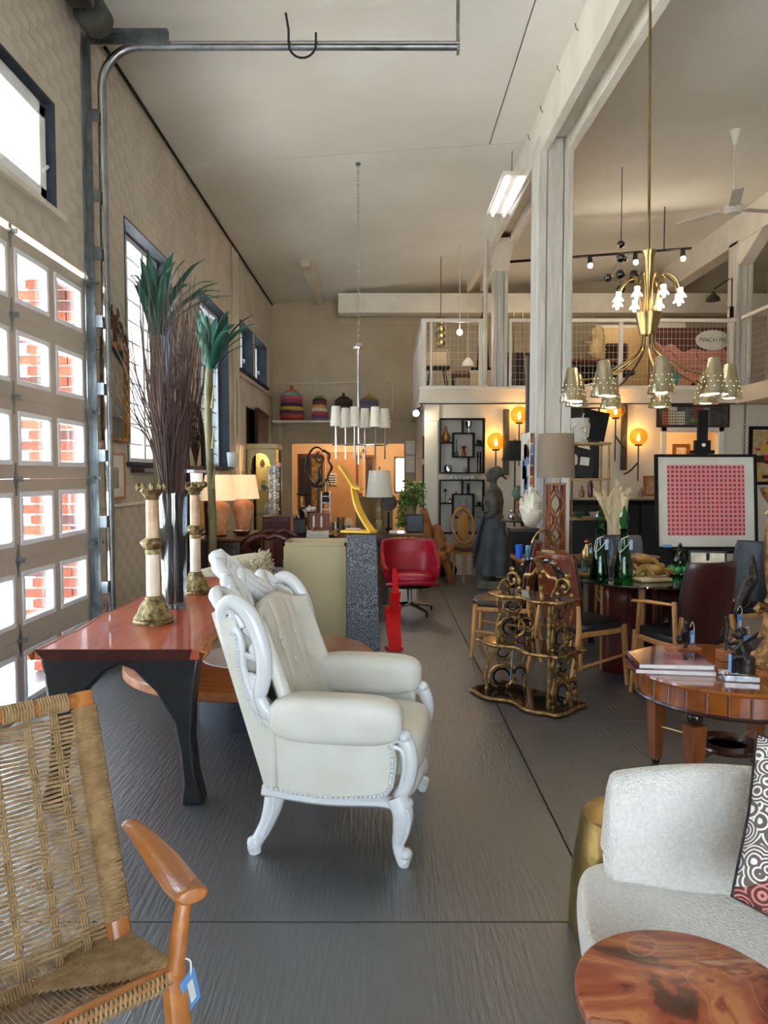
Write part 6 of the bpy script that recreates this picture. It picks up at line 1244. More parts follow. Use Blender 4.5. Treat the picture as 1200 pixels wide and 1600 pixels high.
poly(t, [(-.12, a + .02), (.0, a + .05), (.1, a + .03), (.12, a + .08), (.0, a + .1), (-.1, a + .06)], -.0165, '#5f8a34')
t, w, a, b = picture('red_abstract_painting', 'framed red and yellow abstract painting at the far right wall', 'painting', 5.42, 6.35, 1.35, 2.22, YW, BLACK, .05)
patch(t, -w, w, a, b, -.012, '#c9b48c', '#b8944c', 'canvas')
for k in range(26): x, z, s_ = RN.uniform(-w, w - .15), RN.uniform(a, b - .15), RN.uniform(.04, .14); patch(t, x, x + s_, z, z + s_ * RN.uniform(.4, 1.1), -.0145 - .0006 * k, RN.choice(['#a82a18', '#c8641c', '#d8a82a', '#6a1c14', '#3a2420', '#b83a1c']))
t, w, a, b = picture('monochrome_painting', 'tall black and white abstract canvas on the wall behind the brass shelf', 'painting', 2.72, 3.22, 1.42, 2.52, YW, WHITE, .02)
patch(t, -w, w, a, b, -.012, '#141414', '#1c1c1c', 'canvas')
for pts in ([(.0, .75), (.15, .7), (.2, .85), (.05, .92)], [(-.1, .5), (.1, .45), (.05, .6)], [(.08, .95), (.22, .98), (.2, 1.06), (.1, 1.05)], [(-.2, .2), (-.05, .25), (-.12, .4)]): poly(t, pts, -.0145, '#d8d4cc')
t = T('black_canvas', 'black framed canvas with a white edge leaning by the timber post', 'painting', (2.33, 8.23, 1.853), 0); MB().box((0, 0, .2), (.3, .03, .32), ry=.2).done('canvas', BLACK, t); MB().box((-.145, -.002, .17), (.015, .035, .33), ry=.2).done('white_edge', WHITEP, t)
# picture frames in the added nook, in place of what the mirror reflects
for i, (x, z0, z1, w) in enumerate(((4.05, 1.4, 1.95, .3), (4.75, 1.45, 1.9, .5), (5.3, 1.5, 2.05, .3))):
    t, q, a, b = picture('mirror_nook_frame', ('left', 'middle', 'right')[i] + ' added framed picture in the nook, in place of a mirror reflection', 'picture', x - w / 2, x + w / 2, z0, z1, 13.19, wood('frame%d' % i, '#6a3a1c', '#80502a'), .06); patch(t, -q, q, a, b, -.01, '#d8c8a8', '#b89a70', 'print')
# ============================================================ statue, oval chair, pedestal table, shade lamp
STONE = mat('dark_stone', '#6a655c', .75, c2='#4c4842', s=9, bump=.5, bs=30); DRAPE = mat('grey_drape', '#4a4d52', .8, c2='#5f6266', s=5)
t = T('draped_statue', 'weathered stone statue of a draped woman on a low plinth', 'statue', (1.46, 9.75, 0), rad(170))
MB().bb(-.2, .2, -.17, .17, 0, .11).done('plinth', mat('plinth_stone', '#8a867c', .8, c2='#76726a', s=6, bump=.4), t, bev=.01)
m = MB().tube(spline([(.02, -.07, .11), (0, -.07, .4), (-.01, -.06, .75)], 5), [.05, .065, .095], 12).tube(spline([(.08, .07, .11), (.06, .07, .4), (0, .06, .75)], 5), [.05, .06, .095], 12)
m.tube(spline([(0, 0, .72), (-.01, 0, .85), (0, 0, .98), (.01, 0, 1.15), (0, 0, 1.27), (.005, 0, 1.36)], 5), [.13, .15, .115, .14, .11, .05], 14, flat=1.25).tube([(.005, 0, 1.3), (.012, 0, 1.42)], .047, 12)
m.sph((.025, 0, 1.50), (.085, .075, .105), 16, 12).sph((-.03, 0, 1.535), (.085, .085, .085), 14, 10).sph((-.1, 0, 1.52), (.045, .045, .04), 10, 8).tube([(.098, 0, 1.52), (.12, 0, 1.49), (.1, 0, 1.485)], [.012, .014, .012], 8).sph((.1, 0, 1.455), (.014, .022, .008), 8, 6).sph((.085, 0, 1.425), (.025, .026, .02), 8, 6)
for s in (-1, 1):
    m.sph((.09, s * .03, 1.52), (.012, .016, .008), 8, 6).sph((.01, s * .078, 1.5), (.018, .01, .025), 8, 6).sph((.09, s * .06, 1.13), (.055, .055, .055), 10, 8)
    m.tube(spline([(0, s * .15, 1.27), (-.01, s * .19, 1.1), (.02, s * .19, .98), (.12, s * .12, .93 + .02 * s), (.17, s * .06, .95)], 5), [.055, .048, .038, .03, .024], 10).sph((.19, s * .04, .955), (.035, .025, .02), 10, 8)
    for k in range(4): m.tube([(.2, s * .04 + (k - 1.5) * .012, .955), (.235, s * .03 + (k - 1.5) * .012, .945)], [.008, .006], 6)
    m.tube([(.08 if s > 0 else .02, s * .07, .13), (.14 if s > 0 else .09, s * .075, .125)], [.04, .025], 8)
o = m.done('figure', STONE, t); r = o.modifiers.new('r', 'REMESH'); r.mode = 'VOXEL'; r.voxel_size = .014; r.use_smooth_shade = True
MB().grid(lambda u, v: ((.17 + .05 * v + .022 * sin(u * 34 + v * 2) * (.3 + v)) * cos(u * 2 * pi) * (1 if v > .1 else .9), (.17 + .07 * v + .022 * sin(u * 34 + v * 2) * (.3 + v)) * sin(u * 2 * pi), .92 - .74 * v + .10 * cos(u * 2 * pi) * (1 - v)), 90, 16, True).done('skirt_drape', DRAPE, t)
MB().grid(lambda u, v: (.12 + .14 * v + .02 * sin(u * 26), -.17 + .34 * u + .02 * sin(v * 9), 1.02 - (.78 - .3 * u) * v), 40, 14).done('hanging_cloth', DRAPE, t, solid=.008)
OV = wood('honey_oak', '#b07a34', '#c8934a', .4, 3, 'z')
t = T('oval_back_chair', 'honey wood dining chair with an oval carved back and brown seat', 'chair', (1.22, 10.5, 0), rad(-70))
MB().tube([(-.2 - .05 * sin(rad(a)), .17 * cos(rad(a)), .76 + .25 * sin(rad(a))) for a in range(0, 360, 12)], .022, 8, closed=True).done('back_hoop', OV, t); MB().sph((-.2, 0, .76), (.018, .1, .2), 14, 10).done('back_splat', OV, t)
MB().sph((.02, 0, .46), (.22, .22, .05), 20, 10, .6).done('seat', mat('brown_felt', '#5a4030', .9, c2='#6a4d3a', s=30), t); MB().lathe([(.2, .38), (.21, .43), (.2, .44), (0, .44)], 20, (.02, 0, 0)).done('seat_frame', OV, t)
for a, b in ((.18, .17), (.18, -.17), (-.18, .15), (-.18, -.15)): MB().tube([(a, b, .42), (a * 1.08, b * 1.05, 0)], [.024, .015], 8).done('leg', OV, t)
for s in (-1, 1): MB().tube([(-.19, s * .09, .42), (-.2, s * .1, .56)], .018, 8).done('back_post', OV, t)
tag(MB().sph((0, 0, .03), (.03, .012, .03), 10, 8).sph((.0, -.01, .03), (.012, .012, .012), 8, 6).done('pink_rosette', mat('pink_fabric', '#d0606a', .8, c2='#e08088', s=9), loc=(1.15, 10.66, 1.015)), 'pink rosette on top of the oval chair back', 'rosette')
bpy.data.objects['pink_rosette'].location = (1.16, 10.72, 1.02)
t = T('black_shade_lamp', 'floor lamp with a black cone shade behind the statue', 'lamp', (1.82, 10.25, 0)); MB().lathe([(.13, 0), (.13, .02), (.03, .04), (.015, .05)], 24).done('base', BLACKM, t); MB().cyl((0, 0, .04), (0, 0, 1.95), .012).done('stem', BLACKM, t); MB().lathe([(.185, 1.70), (.10, 1.97)], 32).done('shade', mat('black_shade', '#1e1c18', .8, c2='#26241f', s=60), t, solid=.004); MB().sph((0, 0, 1.985), .015, 8, 6).done('finial', BRASS, t)
t = T('crystal_table', 'round pedestal table holding cut crystal and silver', 'table', (1.72, 9.05, 0)); MB().lathe([(0, .93), (.27, .93), (.28, .94), (.27, .952), (0, .952)], 40).done('table_top', DARKW, t); MB().lathe([(.2, 0), (.2, .03), (.04, .08), (.05, .5), (.035, .9), (.1, .93)], 24).done('pedestal', DARKW, t)
ZC = .953
for i, (dx, dy, h, nm, lab, mt) in enumerate(((-.06, -.1, .2, 'crystal_decanter', 'cut crystal decanter on the pedestal table, left one', VG), (.06, -.12, .26, 'tall_crystal_bottle', 'taller crystal bottle on the pedestal table', VG), (-.15, -.02, .12, 'silver_pot', 'small silver pot at the left of the crystal table', CHROME), (.16, -.02, .3, 'crystal_candlestick', 'clear crystal candlestick at the right of the crystal table', VG))): lathed(nm, lab, nm.split('_')[-1], (1.72 + dx, 9.05 + dy, ZC), [(0, 0), (.035, 0), (.045, h * .25), (.035, h * .5), (.014, h * .62), (.014, h * .72), (.025, h * .8), (.018, h * .95), (0, h)], mt, 10)
t = T('ball_topiary', 'green ball topiary in a tall carved wooden stand', 'plant', (1.70, 9.3, ZC)); MB().lathe([(.04, 0), (.05, .05), (.03, .1), (.045, .16), (.035, .22), (.05, .24), (0, .24)], 14).done('stand', TEAK, t); m = MB()
for k in range(260):
    a, b = RN.uniform(0, 2 * pi), RN.uniform(-1.4, 1.4); d = Vector((cos(a) * cos(b), sin(a) * cos(b), sin(b))); m.tube([Vector((0, 0, .32)) + d * .07, Vector((0, 0, .32)) + d * .095], [.008, .001], 3)
m.sph((0, 0, .32), .082, 14, 10).done('ball', mat('topiary', '#6f8a6a', .9, c2='#86a07c', s=30), t, kind='stuff')
# floor clutter by the wall
t = T('black_bag', 'crumpled black bag on the floor under the wall shelf', 'bag', (.92, 10.83, 0)); MB().sph((0, 0, .09), (.16, .1, .1), 16, 10, .8).done('body', BLACK, t); MB().tube([(-.08, -.06, .17), (-.03, -.08, .24), (.05, -.08, .24), (.09, -.06, .17)], .01, 6).done('strap', BLACK, t)
# white plinth box
tag(MB().bb(-.11, .11, -.1, .1, 0, .3).bb(-.115, .115, -.105, .105, .3, .31).done('white_box_plinth', WHITEP, loc=(1.62, 10.6, 0), bev=.004), 'low white box plinth behind the draped statue', 'plinth')
# notices and small things on the balcony side wall
for i, (z0, z1, c) in enumerate(((1.75, 2.1, '#1a1a1a'), (1.35, 1.66, '#6a3a24'), (.98, 1.25, '#1c1c20'))):
    t = T('small_panel', ('top', 'middle', 'bottom')[i] + ' of three small dark panels on the side wall near the ivy', 'picture', (.622, 11.45, z0)); MB().bb(-.02, 0, -.12, .12, 0, z1 - z0).done('frame', BLACK, t); MB().bb(-.023, -.02, -.09, .09, .03, z1 - z0 - .03).done('print', mat('panel_print', c, .5, c2='#2a2624', s=9), t)
t = T('paper_notice', 'white paper notices pinned in the back corner', 'notice', (.56, 14.58, 1.55)); MB().bb(-.13, .05, -.006, 0, 0, .32).done('sheet', WHITEP, t); MB().bb(-.13, .05, -.009, -.006, .36, .62).done('sheet', WHITEP, t)
# bar counter and what stands on it
t = T('black_bar_counter', 'long black bar counter against the wall behind the easel', 'counter', (3.35, 10.55, 0)); MB().bb(-.75, 1.2, -.3, .35, 0, 1.15).done('body', BLACK, t, bev=.006); MB().bb(-.78, 1.25, -.34, .38, 1.15, 1.185).done('worktop', mat('pale_top', '#b5a88c', .4, c2='#a5977a', s=4), t, bev=.004)
for k in range(4): MB().bb(-.72 + .48 * k, -.28 + .48 * k, -.308, -.3, .1, 1.08).done('front_panel', BLACKM, t)
for i, (x, c, h, lab) in enumerate(((2.78, '#8a5a2c', .16, 'short amber bottle on the bar counter'), (2.9, '#5a1818', .34, 'dark red bottle on the bar counter'), (3.02, '#c9a86a', .1, 'small brass jar on the bar counter'), (3.62, '#8c7a6a', .14, 'grey ornament bowl on the bar counter'))): lathed('counter_bottle', lab, 'bottle', (x, 10.35, 1.186), [(0, 0), (.035, 0), (.04, h * .5), (.014, h * .75), (.016, h), (0, h)], mat('bar_glass', c, .2, c2=c, coat=.4))
t = T('framed_drawing', 'small drawing leaning on the bar counter', 'picture', (3.9, 10.7, 1.187)); MB().box((0, 0, .15), (.26, .02, .3), rx=-.12).done('frame', TEAK, t); MB().box((0, -.012, .15), (.2, .01, .24), rx=-.12).done('drawing', mat('sketch', '#b89a74', .6, c2='#8a6a48', s=8), t)
# brass shelf with head planter
t = T('brass_shelf', 'brass and wood open shelf beside the timber post', 'shelf', (2.24, 8.15, 0))
for a in (-.2, .2):
    for b in (-.15, .15): MB().cyl((a, b, 0), (a, b, 1.84), .012, n=8).done('post', BRASS, t)
for z in (.4, 1.02, 1.45, 1.84): MB().bb(-.22, .22, -.17, .17, z - .012, z + .012).done('shelf_board', mat('brassy_board', '#a08850', .35, .5, c2='#8a7240', s=5), t)
t = T('face_planter', 'white ceramic planter shaped as a classical head', 'planter', (2.13, 8.05, 1.853), rad(-70))
m = MB().lathe([(0, 0), (.07, 0), (.075, .05), (.088, .14), (.1, .24), (.105, .26), (.09, .26), (.085, .24), (0, .2)], 24).tube([(.078, 0, .17), (.112, 0, .11), (.085, 0, .10)], [.012, .018, .014], 8).sph((.085, 0, .075), (.018, .03, .009), 10, 6).sph((.08, 0, .04), (.03, .035, .025), 10, 8)
for s in (-1, 1): m.sph((.082, s * .035, .155), (.018, .022, .012), 10, 6).tube([(.085, s * .012, .18), (.085, s * .05, .185)], .009, 6).sph((0, s * .095, .12), (.02, .012, .03), 8, 6).tube([(.07, s * .07, .2), (.02, s * .1, .16), (0, s * .1, .06)], .016, 6)
m.done('head', WHITEP, t); MB().lathe([(0, .205), (.083, .205)], 20).done('soil', DARKW, t)
t = T('black_photo_frame', 'black framed sloping photograph on the brass shelf', 'picture', (2.2, 8.06, 1.478)); MB().box((0, 0, .15), (.17, .012, .3), rx=-.12, ry=.12).done('frame', BLACKM, t); MB().box((-.01, -.009, .17), (.1, .006, .09), rx=-.12, ry=.12).done('photo', WHITEP, t)
for i, (dx, c, lab) in enumerate(((-.1, '#3c5a48', 'dark green dish on the middle brass shelf'), (.08, '#c8c2b0', 'pale bowl on the middle brass shelf'))): lathed('shelf_bowl', lab, 'bowl', (2.24 + dx, 8.08, 1.033), [(0, 0), (.03, 0), (.06, .03), (.065, .06), (.06, .06), (0, .01)], mat('bowl', c, .3, c2=c))
t = T('green_card_box', 'pale green card box on the lowest brass shelf', 'box', (2.28, 8.05, .413)); MB().bb(-.1, .1, -.06, .06, 0, .22).done('body', mat('green_card', '#8a9a6a', .7, c2='#7d8c5e', s=4), t); MB().bb(-.06, .05, -.063, -.06, .05, .15).done('label_patch', WHITEP, t)
tag(MB().bb(1.545, 1.80, 8.0, 8.04, 0, 2.76).bb(1.535, 1.56, 7.99, 8.05, 0, 2.78).done('tall_taupe_panel', mat('taupe_panel', '#7d7168', .7, c2='#6f645c', s=4), bev=.003), 'tall taupe board standing behind the timber post', 'board')
# horse like driftwood on pedestal
t = T('sculpture_pedestal', 'dark square pedestal under the cream driftwood', 'plinth', (2.28, 7.25, 0)); MB().bb(-.13, .13, -.13, .13, 0, .86).done('column', BLACK, t); MB().bb(-.14, .14, -.14, .14, .86, .885).done('cap', DARKW, t)
BONE = mat('bleached_wood', '#e2d4b2', .6, c2='#b8a070', s=6, st=(4, 4, .6), bump=.5, bs=12)
t = T('driftwood_sculpture', 'bleached cream driftwood sculpture flaring at the top', 'sculpture', (2.26, 7.2, .895))
MB().grid(lambda u, v: ((.045 + .085 * v ** 1.4 + .035 * v * sin(u * 2 * pi * 5) + .012 * sin(u * 2 * pi * 13)) * cos(u * 2 * pi) * 1.15 + .02 * sin(v * 5), (.045 + .06 * v + .03 * v * sin(u * 2 * pi * 5)) * sin(u * 2 * pi), v * (.42 + .05 * sin(u * 2 * pi * 3) + .03 * sin(u * 2 * pi * 7))), 70, 14, True).done('flared_body', BONE, t, solid=.01)
for x, y, z, r in ((-.09, 0, .40, .02), (.1, .01, .38, .022), (.03, -.05, .44, .02)): MB().tube(spline([(x * .5, y * .5, z - .16), (x * .9, y, z - .04), (x * 1.35, y * 1.2, z + .06)], 5), [r * 1.6, r * 1.3, r * .3], 8).done('spur', BONE, t)
MB().tube(spline([(.0, 0, .3), (.02, 0, .46), (.012, 0, .56)], 4), [.05, .028, .012], 8).done('tip', BONE, t)
# easel with the framed print
t = T('display_easel', 'black wooden easel holding the red print', 'easel', (3.05, 7.03, 0))
MB().bb(-.045, .045, .03, .07, .25, 2.12).done('mast', BLACK, t); MB().bb(-.1, .1, .0, .09, 1.70, 1.735).bb(-.07, .07, .02, .08, 1.73, 1.83).done('clamp', BLACK, t); MB().lathe([(0, 0), (.018, 0), (.018, .01), (0, .01)], 14).done('clamp_knob', WHITEP, t, loc=(0, .02, 1.785), rot=(pi / 2, 0, 0))
MB().bb(-.3, .3, -.14, .07, .76, .79).done('ledge', BLACK, t)
for s in (-1, 1): MB().tube([(s * .05, .05, 1.2), (s * .32, .0, 0)], .02, 6).done('leg', BLACK, t)
MB().tube([(0, .07, 1.5), (0, .6, 0)], .02, 6).done('leg', BLACK, t); MB().bb(-.26, .26, .03, .06, .3, .34).done('crossbar', BLACK, t)
def gridmat():
    M = mat('grid_print', '#d8505c', .5); nt = M.node_tree; L = nt.links.new; b = nt.nodes['Principled BSDF']; tc = nt.nodes.new('ShaderNodeTexCoord')
    br = nt.nodes.new('ShaderNodeTexBrick'); mp = nt.nodes.new('ShaderNodeMapping'); mp.inputs['Rotation'].default_value = (pi / 2, 0, 0); L(tc.outputs['Object'], mp.inputs[0]); L(mp.outputs[0], br.inputs[0])
    br.offset = 0; br.inputs['Scale'].default_value = 1; br.inputs['Brick Width'].default_value = .042; br.inputs['Row Height'].default_value = .042; br.inputs['Mortar Size'].default_value = .009; br.inputs['Color1'].default_value = hx('#b8323e'); br.inputs['Color2'].default_value = hx('#7a4a4e'); br.inputs['Mortar'].default_value = hx('#ea8f92')
    L(br.outputs[0], b.inputs['Base Color']); return M
t = T('framed_red_print', 'framed print of small red and pink squares standing on the easel', 'print', (3.05, 6.93, .797), rot=(rad(-5), 0, 0)); w, h = .48, .90
for a in ((-w, w, 0, .025), (-w, w, h - .025, h), (-w, -w + .025, .025, h - .025), (w - .025, w, .025, h - .025)): MB().bb(a[0], a[1], -.02, .02, a[2], a[3]).done('frame_rail', BLACK, t)
MB().bb(-w + .02, w - .02, -.002, .012, .02, h - .02).done('mat_board', mat('mat_board', '#e3dccf', .7, c2='#d8d0c2', s=4), t); MB().bb(-.365, .365, -.005, -.002, .13, h - .10).done('print', gridmat(), t)
MB().bb(-w + .02, w - .02, -.014, -.011, .02, h - .02).done('glazing', glassm('picture_glass', '#fbfcfc', f0=.015), t)
MB().bb(-.42, -.34, -.024, -.021, .02, .045).done('price_tag', TAGB, t)
# ============================================================ balcony: railing and things behind it
def wire(m, x0, x1, z0, z1, y, dx=.06, dz=.1, axis='x'):
    P = (lambda u, z: (u, y, z)) if axis == 'x' else (lambda u, z: (y, u, z))
    u = x0
    while u <= x1: m.tube([P(u, z0), P(u, z1)], .0018, 4); u += dx
    z = z0
    while z <= z1: m.tube([P(x0, z), P(x1, z)], .0018, 4); z += dz
    return m
t = T('balcony_railing', 'white balcony railing with square wire mesh panels', 'railing', (3.0, 11.0, 2.79)); zr = 3.80
for x, w in ((.59, .07), (.70, .03), (1.43, .05), (1.87, .04), (3.50, .06), (5.14, .05)): MB().bb(x - w / 2, x + w / 2, 10.97, 11.01, 2.79, zr - .02 if x > .6 else zr).done('post', WHITE, t, w=True, bev=.004)
for a, b in ((.55, 1.46), (1.85, 5.2)): MB().bb(a, b, 10.965, 11.015, zr - .05, zr).done('top_rail', WHITE, t, w=True, bev=.005); MB().bb(a, b, 10.975, 11.005, 2.795, 2.82).done('bottom_rail', WHITE, t, w=True)
for a, b in ((.62, 1.41), (1.89, 3.47), (3.53, 5.12)): wire(MB(), a, b, 2.81, zr - .04, 10.99).done('wire_mesh', WHITE, t, w=True, kind='stuff')
t = T('balcony_side_railing', 'white sloping mesh railing on the left end of the balcony', 'railing', (.57, 12.5, 2.79)); MB().bb(.55, .59, 11.03, 14.5, zr - .05, zr).done('top_rail', WHITE, t, w=True); wire(MB(), 11.05, 14.5, 2.81, zr - .05, .57, axis='y').done('wire_mesh', WHITE, t, w=True, kind='stuff')
t = T('right_balcony_railing', 'white mesh railing of the right hand balcony', 'railing', (5.25, 8.0, 2.79)); MB().bb(5.225, 5.275, 4, 10.9, zr - .03, zr + .02).done('top_rail', WHITE, t, w=True); wire(MB(), 6.5, 10.9, 2.81, zr - .03, 5.25, axis='y').done('wire_mesh', WHITE, t, w=True, kind='stuff')
for y in (6.5, 8.7): MB().bb(5.22, 5.28, y - .03, y + .03, 2.79, zr).done('post', WHITE, t, w=True)
ZB = 2.791
TANW = mat('upper_tan', '#c8b08a', .7, c2='#bba27a', s=2)
t = T('pop_art_painting', 'large pop art painting with a speech bubble reading PINCH ME', 'painting', (4.72, 11.45, ZB), rot=(rad(-3), 0, 0)); w, h = .62, .98
MB().bb(-w, w, 0, .04, 0, h).done('canvas', mat('pop_brown', '#5f2a18', .6, c2='#552414', s=3), t)
pink, teal = '#c9836a', '#3f8a80'
poly(t, [(-w, .0), (-w, .72), (-.52, .78), (-.4, .68), (-.28, .74), (-.1, .6), (.05, .66), (.25, .62), (.45, .7), (.58, .62), (w, .5), (w, 0)], -.001, pink, '#c07a60')
poly(t, [(-.55, .0), (-.58, .3), (-.45, .46), (-.3, .45), (-.2, .3), (-.12, .24), (-.2, .08), (-.22, 0)], -.0028, teal, '#378076')
for pts in ([(-.02, 0), (.02, .12), (.14, .18), (.08, .08), (.1, 0)], [(.2, .02), (.28, .1), (.3, .03)]): poly(t, pts, -.0045, '#1c1614')
MB().tube(spline([(-.1, -.003, .3), (.1, -.003, .35), (.25, -.003, .3), (.4, -.003, .33)], 5), .005, 5).done('ink_line', BLACK, t); MB().tube(spline([(-.5, -.003, .72), (-.42, -.003, .6), (-.3, -.003, .62), (-.2, -.003, .5)], 5), .005, 5).done('ink_line', BLACK, t); MB().tube(spline([(.1, -.003, .62), (.14, -.003, .5), (.3, -.003, .46), (.36, -.003, .3)], 5), .005, 5).done('ink_line', BLACK, t)
bb_ = poly(t, [(.36 + .27 * cos(rad(a)) , .79 + .155 * sin(rad(a))) for a in range(0, 360, 12)], -.003, '#d0ccc0', name='speech_bubble')
o = link(text_mesh('PINCH ME', .095, .001), 'lettering', bb_, loc=(.36, -.0055, .79), rot=(pi / 2, 0, 0)); o.data.materials.append(BLACK)
# pale tree root sculpture on a desk
t = T('balcony_desk', 'dark desk on the balcony behind the mesh', 'desk', (3.15, 12.0, ZB)); MB().bb(-.55, .6, -.25, .25, .5, .55).done('top', wood('desk_top', '#6a2e14', '#8a4420', .3), t)
for a in (-.5, .5): MB().bb(a - .04, a + .04, -.22, .22, 0, .5).done('leg', BLACK, t)
MB().bb(-.45, .45, .2, .24, 0, .5).done('back_panel', BLACK, t)
t = T('root_burl_sculpture', 'pale jagged burl wood sculpture standing on the balcony desk', 'sculpture', (3.45, 12.0, ZB + .59)); BURL = mat('pale_burl', '#e6c78a', .6, c2='#caa668', s=6)
MB().tube(spline([(.04, 0, 0), (-.02, 0, .15), (.02, 0, .3), (-.01, 0, .42), (.04, 0, .5)], 5), [.09, .11, .1, .09, .05], 12).done('trunk', BURL, t)
for k, (a, z, L) in enumerate(((-1, .08, .16), (1, .12, .14), (1, .22, .15), (-1, .24, .2), (1, .33, .12), (-1, .36, .12), (1, .05, .12), (-1, .45, .1), (1, .43, .1))): MB().tube([(a * .04, 0, z), (a * L, 0, z + .02)], [.05, .006], 7).done('root_spur', BURL, t)
t = T('dark_chair_group', 'dark office chair standing on the balcony', 'chair', (4.0, 12.6, ZB)); MB().box((0, 0, .42), (.42, .42, .08)).done('seat', BLACK, t, bev=.03); MB().box((0, .2, .72), (.4, .06, .5)).done('backrest', mat('dark_red_fabric', '#3a1a18', .8, c2='#46221e', s=9), t, bev=.03); MB().cyl((0, 0, 0), (0, 0, .4), .03).done('column', BLACKM, t)
t = T('balcony_sofa_table', 'low dark cabinet on the balcony left of the root sculpture', 'cabinet', (2.25, 11.9, ZB)); MB().bb(-.4, .35, -.2, .2, 0, .6).done('body', wood('dk_cab', '#3a1a10', '#54281a', .4), t, bev=.008); MB().bb(-.42, .37, -.22, .22, .6, .63).done('top', DARKW, t)
for k in range(2): MB().bb(-.37 + .36 * k, -.04 + .36 * k, -.212, -.2, .05, .56).done('door', DARKW, t)
# rods, lamp and bench at the left end
for i, (x0, x1) in enumerate(((1.98, 2.0), (2.12, 2.2), (2.5, 2.3))): tag(MB().cyl((x1, 11.42, ZB), (x0, 11.42, ZB + 1.2), .012, n=8).lathe([(.02, 0), (.03, .02), (.012, .06)], 10, (x1, 11.42, ZB)).done('brass_rod_stand', BRASS), '%s of three brass rods leaning behind the mesh' % ('leftmost', 'middle', 'rightmost')[i], 'rod', 'brass rods on the balcony')
t = T('wire_chair', 'black wire chair on the left end of the balcony', 'chair', (.86, 12.0, ZB)); MB().bb(-.2, .2, -.18, .18, .42, .45).done('seat', BLACK, t)
for a in (-.18, .18):
    for b in (-.16, .16): MB().tube([(a * .6, b, .42), (a, b * 1.1, 0)], .01, 6).done('leg', BLACKM, t)
MB().tube([(-.2, .17, .45), (-.19, .2, .75), (.19, .2, .75), (.2, .17, .45)], .01, 6).bb(-.16, .16, .19, .205, .45, .72).done('backrest', TANW, t)
t = T('plaid_bench', 'small bench with a brown plaid seat on the balcony', 'bench', (1.28, 12.3, ZB)); MB().bb(-.15, .2, -.17, .17, .34, .40).done('seat', mat('plaid', '#4a2a1c', .8, c2='#7a4a30', s=20), t, bev=.01)
for a in (-.13, .18):
    for b in (-.14, .14): MB().cyl((a, b, 0), (a, b, .34), .015, n=8).done('leg', BLACKM, t)
t = T('brass_hanging_lamp', 'tiered brass lantern hanging at the left end of the balcony', 'lamp', (.93, 12.2, 3.6))
for k in range(4): MB().lathe([(.06, 0), (.085, .05), (.08, .1), (.05, .12)], 12, (0, 0, .12 * k)).done('tier', BRASS, t)
MB().cyl((0, 0, .5), (0, 0, cz(.93) - 3.6), .008).done('stem', BRASS, t)
t = T('white_dome_pendant', 'small white dome pendant hanging behind the mesh', 'lamp', (1.38, 12.2, 3.28)); MB().lathe([(.1, 0), (.09, .06), (.04, .12), (.02, .14)], 20).done('shade', WHITEP, t, solid=.004); MB().cyl((0, 0, .13), (0, 0, cz(1.38) - 3.28), .004, n=6).done('cord', WHITEP, t)
t = T('black_umbrella_sculpture', 'tall folded black umbrella standing on the balcony', 'umbrella', (1.70, 12.75, ZB)); MB().lathe([(.12, 0), (.12, .03), (.02, .05), (.02, .25), (.13, .3), (.1, .7), (.06, 1.3), (.02, 1.5)], 16, wob=lambda a, z: 1 + (.12 * sin(a * 6) if .3 < z < 1.4 else 0)).done('canopy', BLACK, t); MB().cyl((0, 0, 1.4), (0, 0, 1.75), .014).done('pole', BLACKM, t)
for i, x in enumerate((1.42, 1.62)):
    t = T('bracket_figure', 'small black and cream carved bracket, %s' % ('left one behind the mesh', 'right one behind the mesh'), 'ornament', (x, 11.7, ZB)) if False else T('bracket_figure', 'small black and cream carved stand behind the mesh, %s one' % ('left', 'right')[i], 'ornament', (x, 11.6, ZB)); MB().bb(-.06, .06, -.05, .05, 0, .32).done('stand', TANW, t); MB().box((0, 0, .36), (.12, .04, .05)).done('head', BLACK, t, bev=.01); MB().bb(-.08, .08, -.04, .04, .32, .335).done('plate', WHITEP, t)
t = T('square_shade_lamp', 'large lamp with a white square shade on the balcony', 'lamp', (4.65, 12.3, ZB)); MB().lathe([(.12, 0), (.12, .03), (.04, .06), (.05, .5), (.035, .9)], 16).done('base', TEAK, t); MB().add([(sx * w, sy * w, z) for z, w in ((.85, .28), (1.22, .22)) for sx, sy in ((-1, -1), (1, -1), (1, 1), (-1, 1))], [(0, 1, 5, 4), (1, 2, 6, 5), (2, 3, 7, 6), (3, 0, 4, 7)]).done('shade', CREAMSH, t, solid=.006, smooth=0)
t = T('yellow_abstract_screen', 'dark and yellow patterned screen on the right balcony', 'screen', (6.1, 9.3, ZB), rad(70))
for k in range(3): MB().box((-.5 + .5 * k, .06 * (k % 2), .75), (.48, .03, 1.5)).done('screen_panel', mat('screen_print%d' % k, '#4a2a20', .6, c2='#b08a2c', s=4), t)
t = T('balcony_lit_panel', 'warm lit tan panel wall behind the pop art painting', 'panel', (4.6, 13.4, ZB)); MB().bb(-.75, .75, 0, .05, 0, 1.35).done('panel', mat('lit_panel', '#e0bf88', .7, c2='#d6b27a', s=2), t); MB().bb(-.78, .78, -.01, .06, 1.35, 1.4).done('cap', WHITE, t)
t = T('scissor_wall_lamp', 'black articulated lamp clamped to the balcony corner post', 'lamp', (5.05, 10.93, 3.75)); MB().bb(.02, .08, 0, .07, .06, .22).done('clamp', BLACKM, t); MB().tube([(.05, 0, .2), (.03, -.03, .62), (-.05, -.05, .58), (-.25, -.08, .45)], .010, 8).done('arm', BLACKM, t); MB().lathe([(.10, -.05), (.08, .0), (.03, .05), (.02, .08)], 16, (-.26, -.08, .33)).done('shade', BLACKM, t, solid=.004)
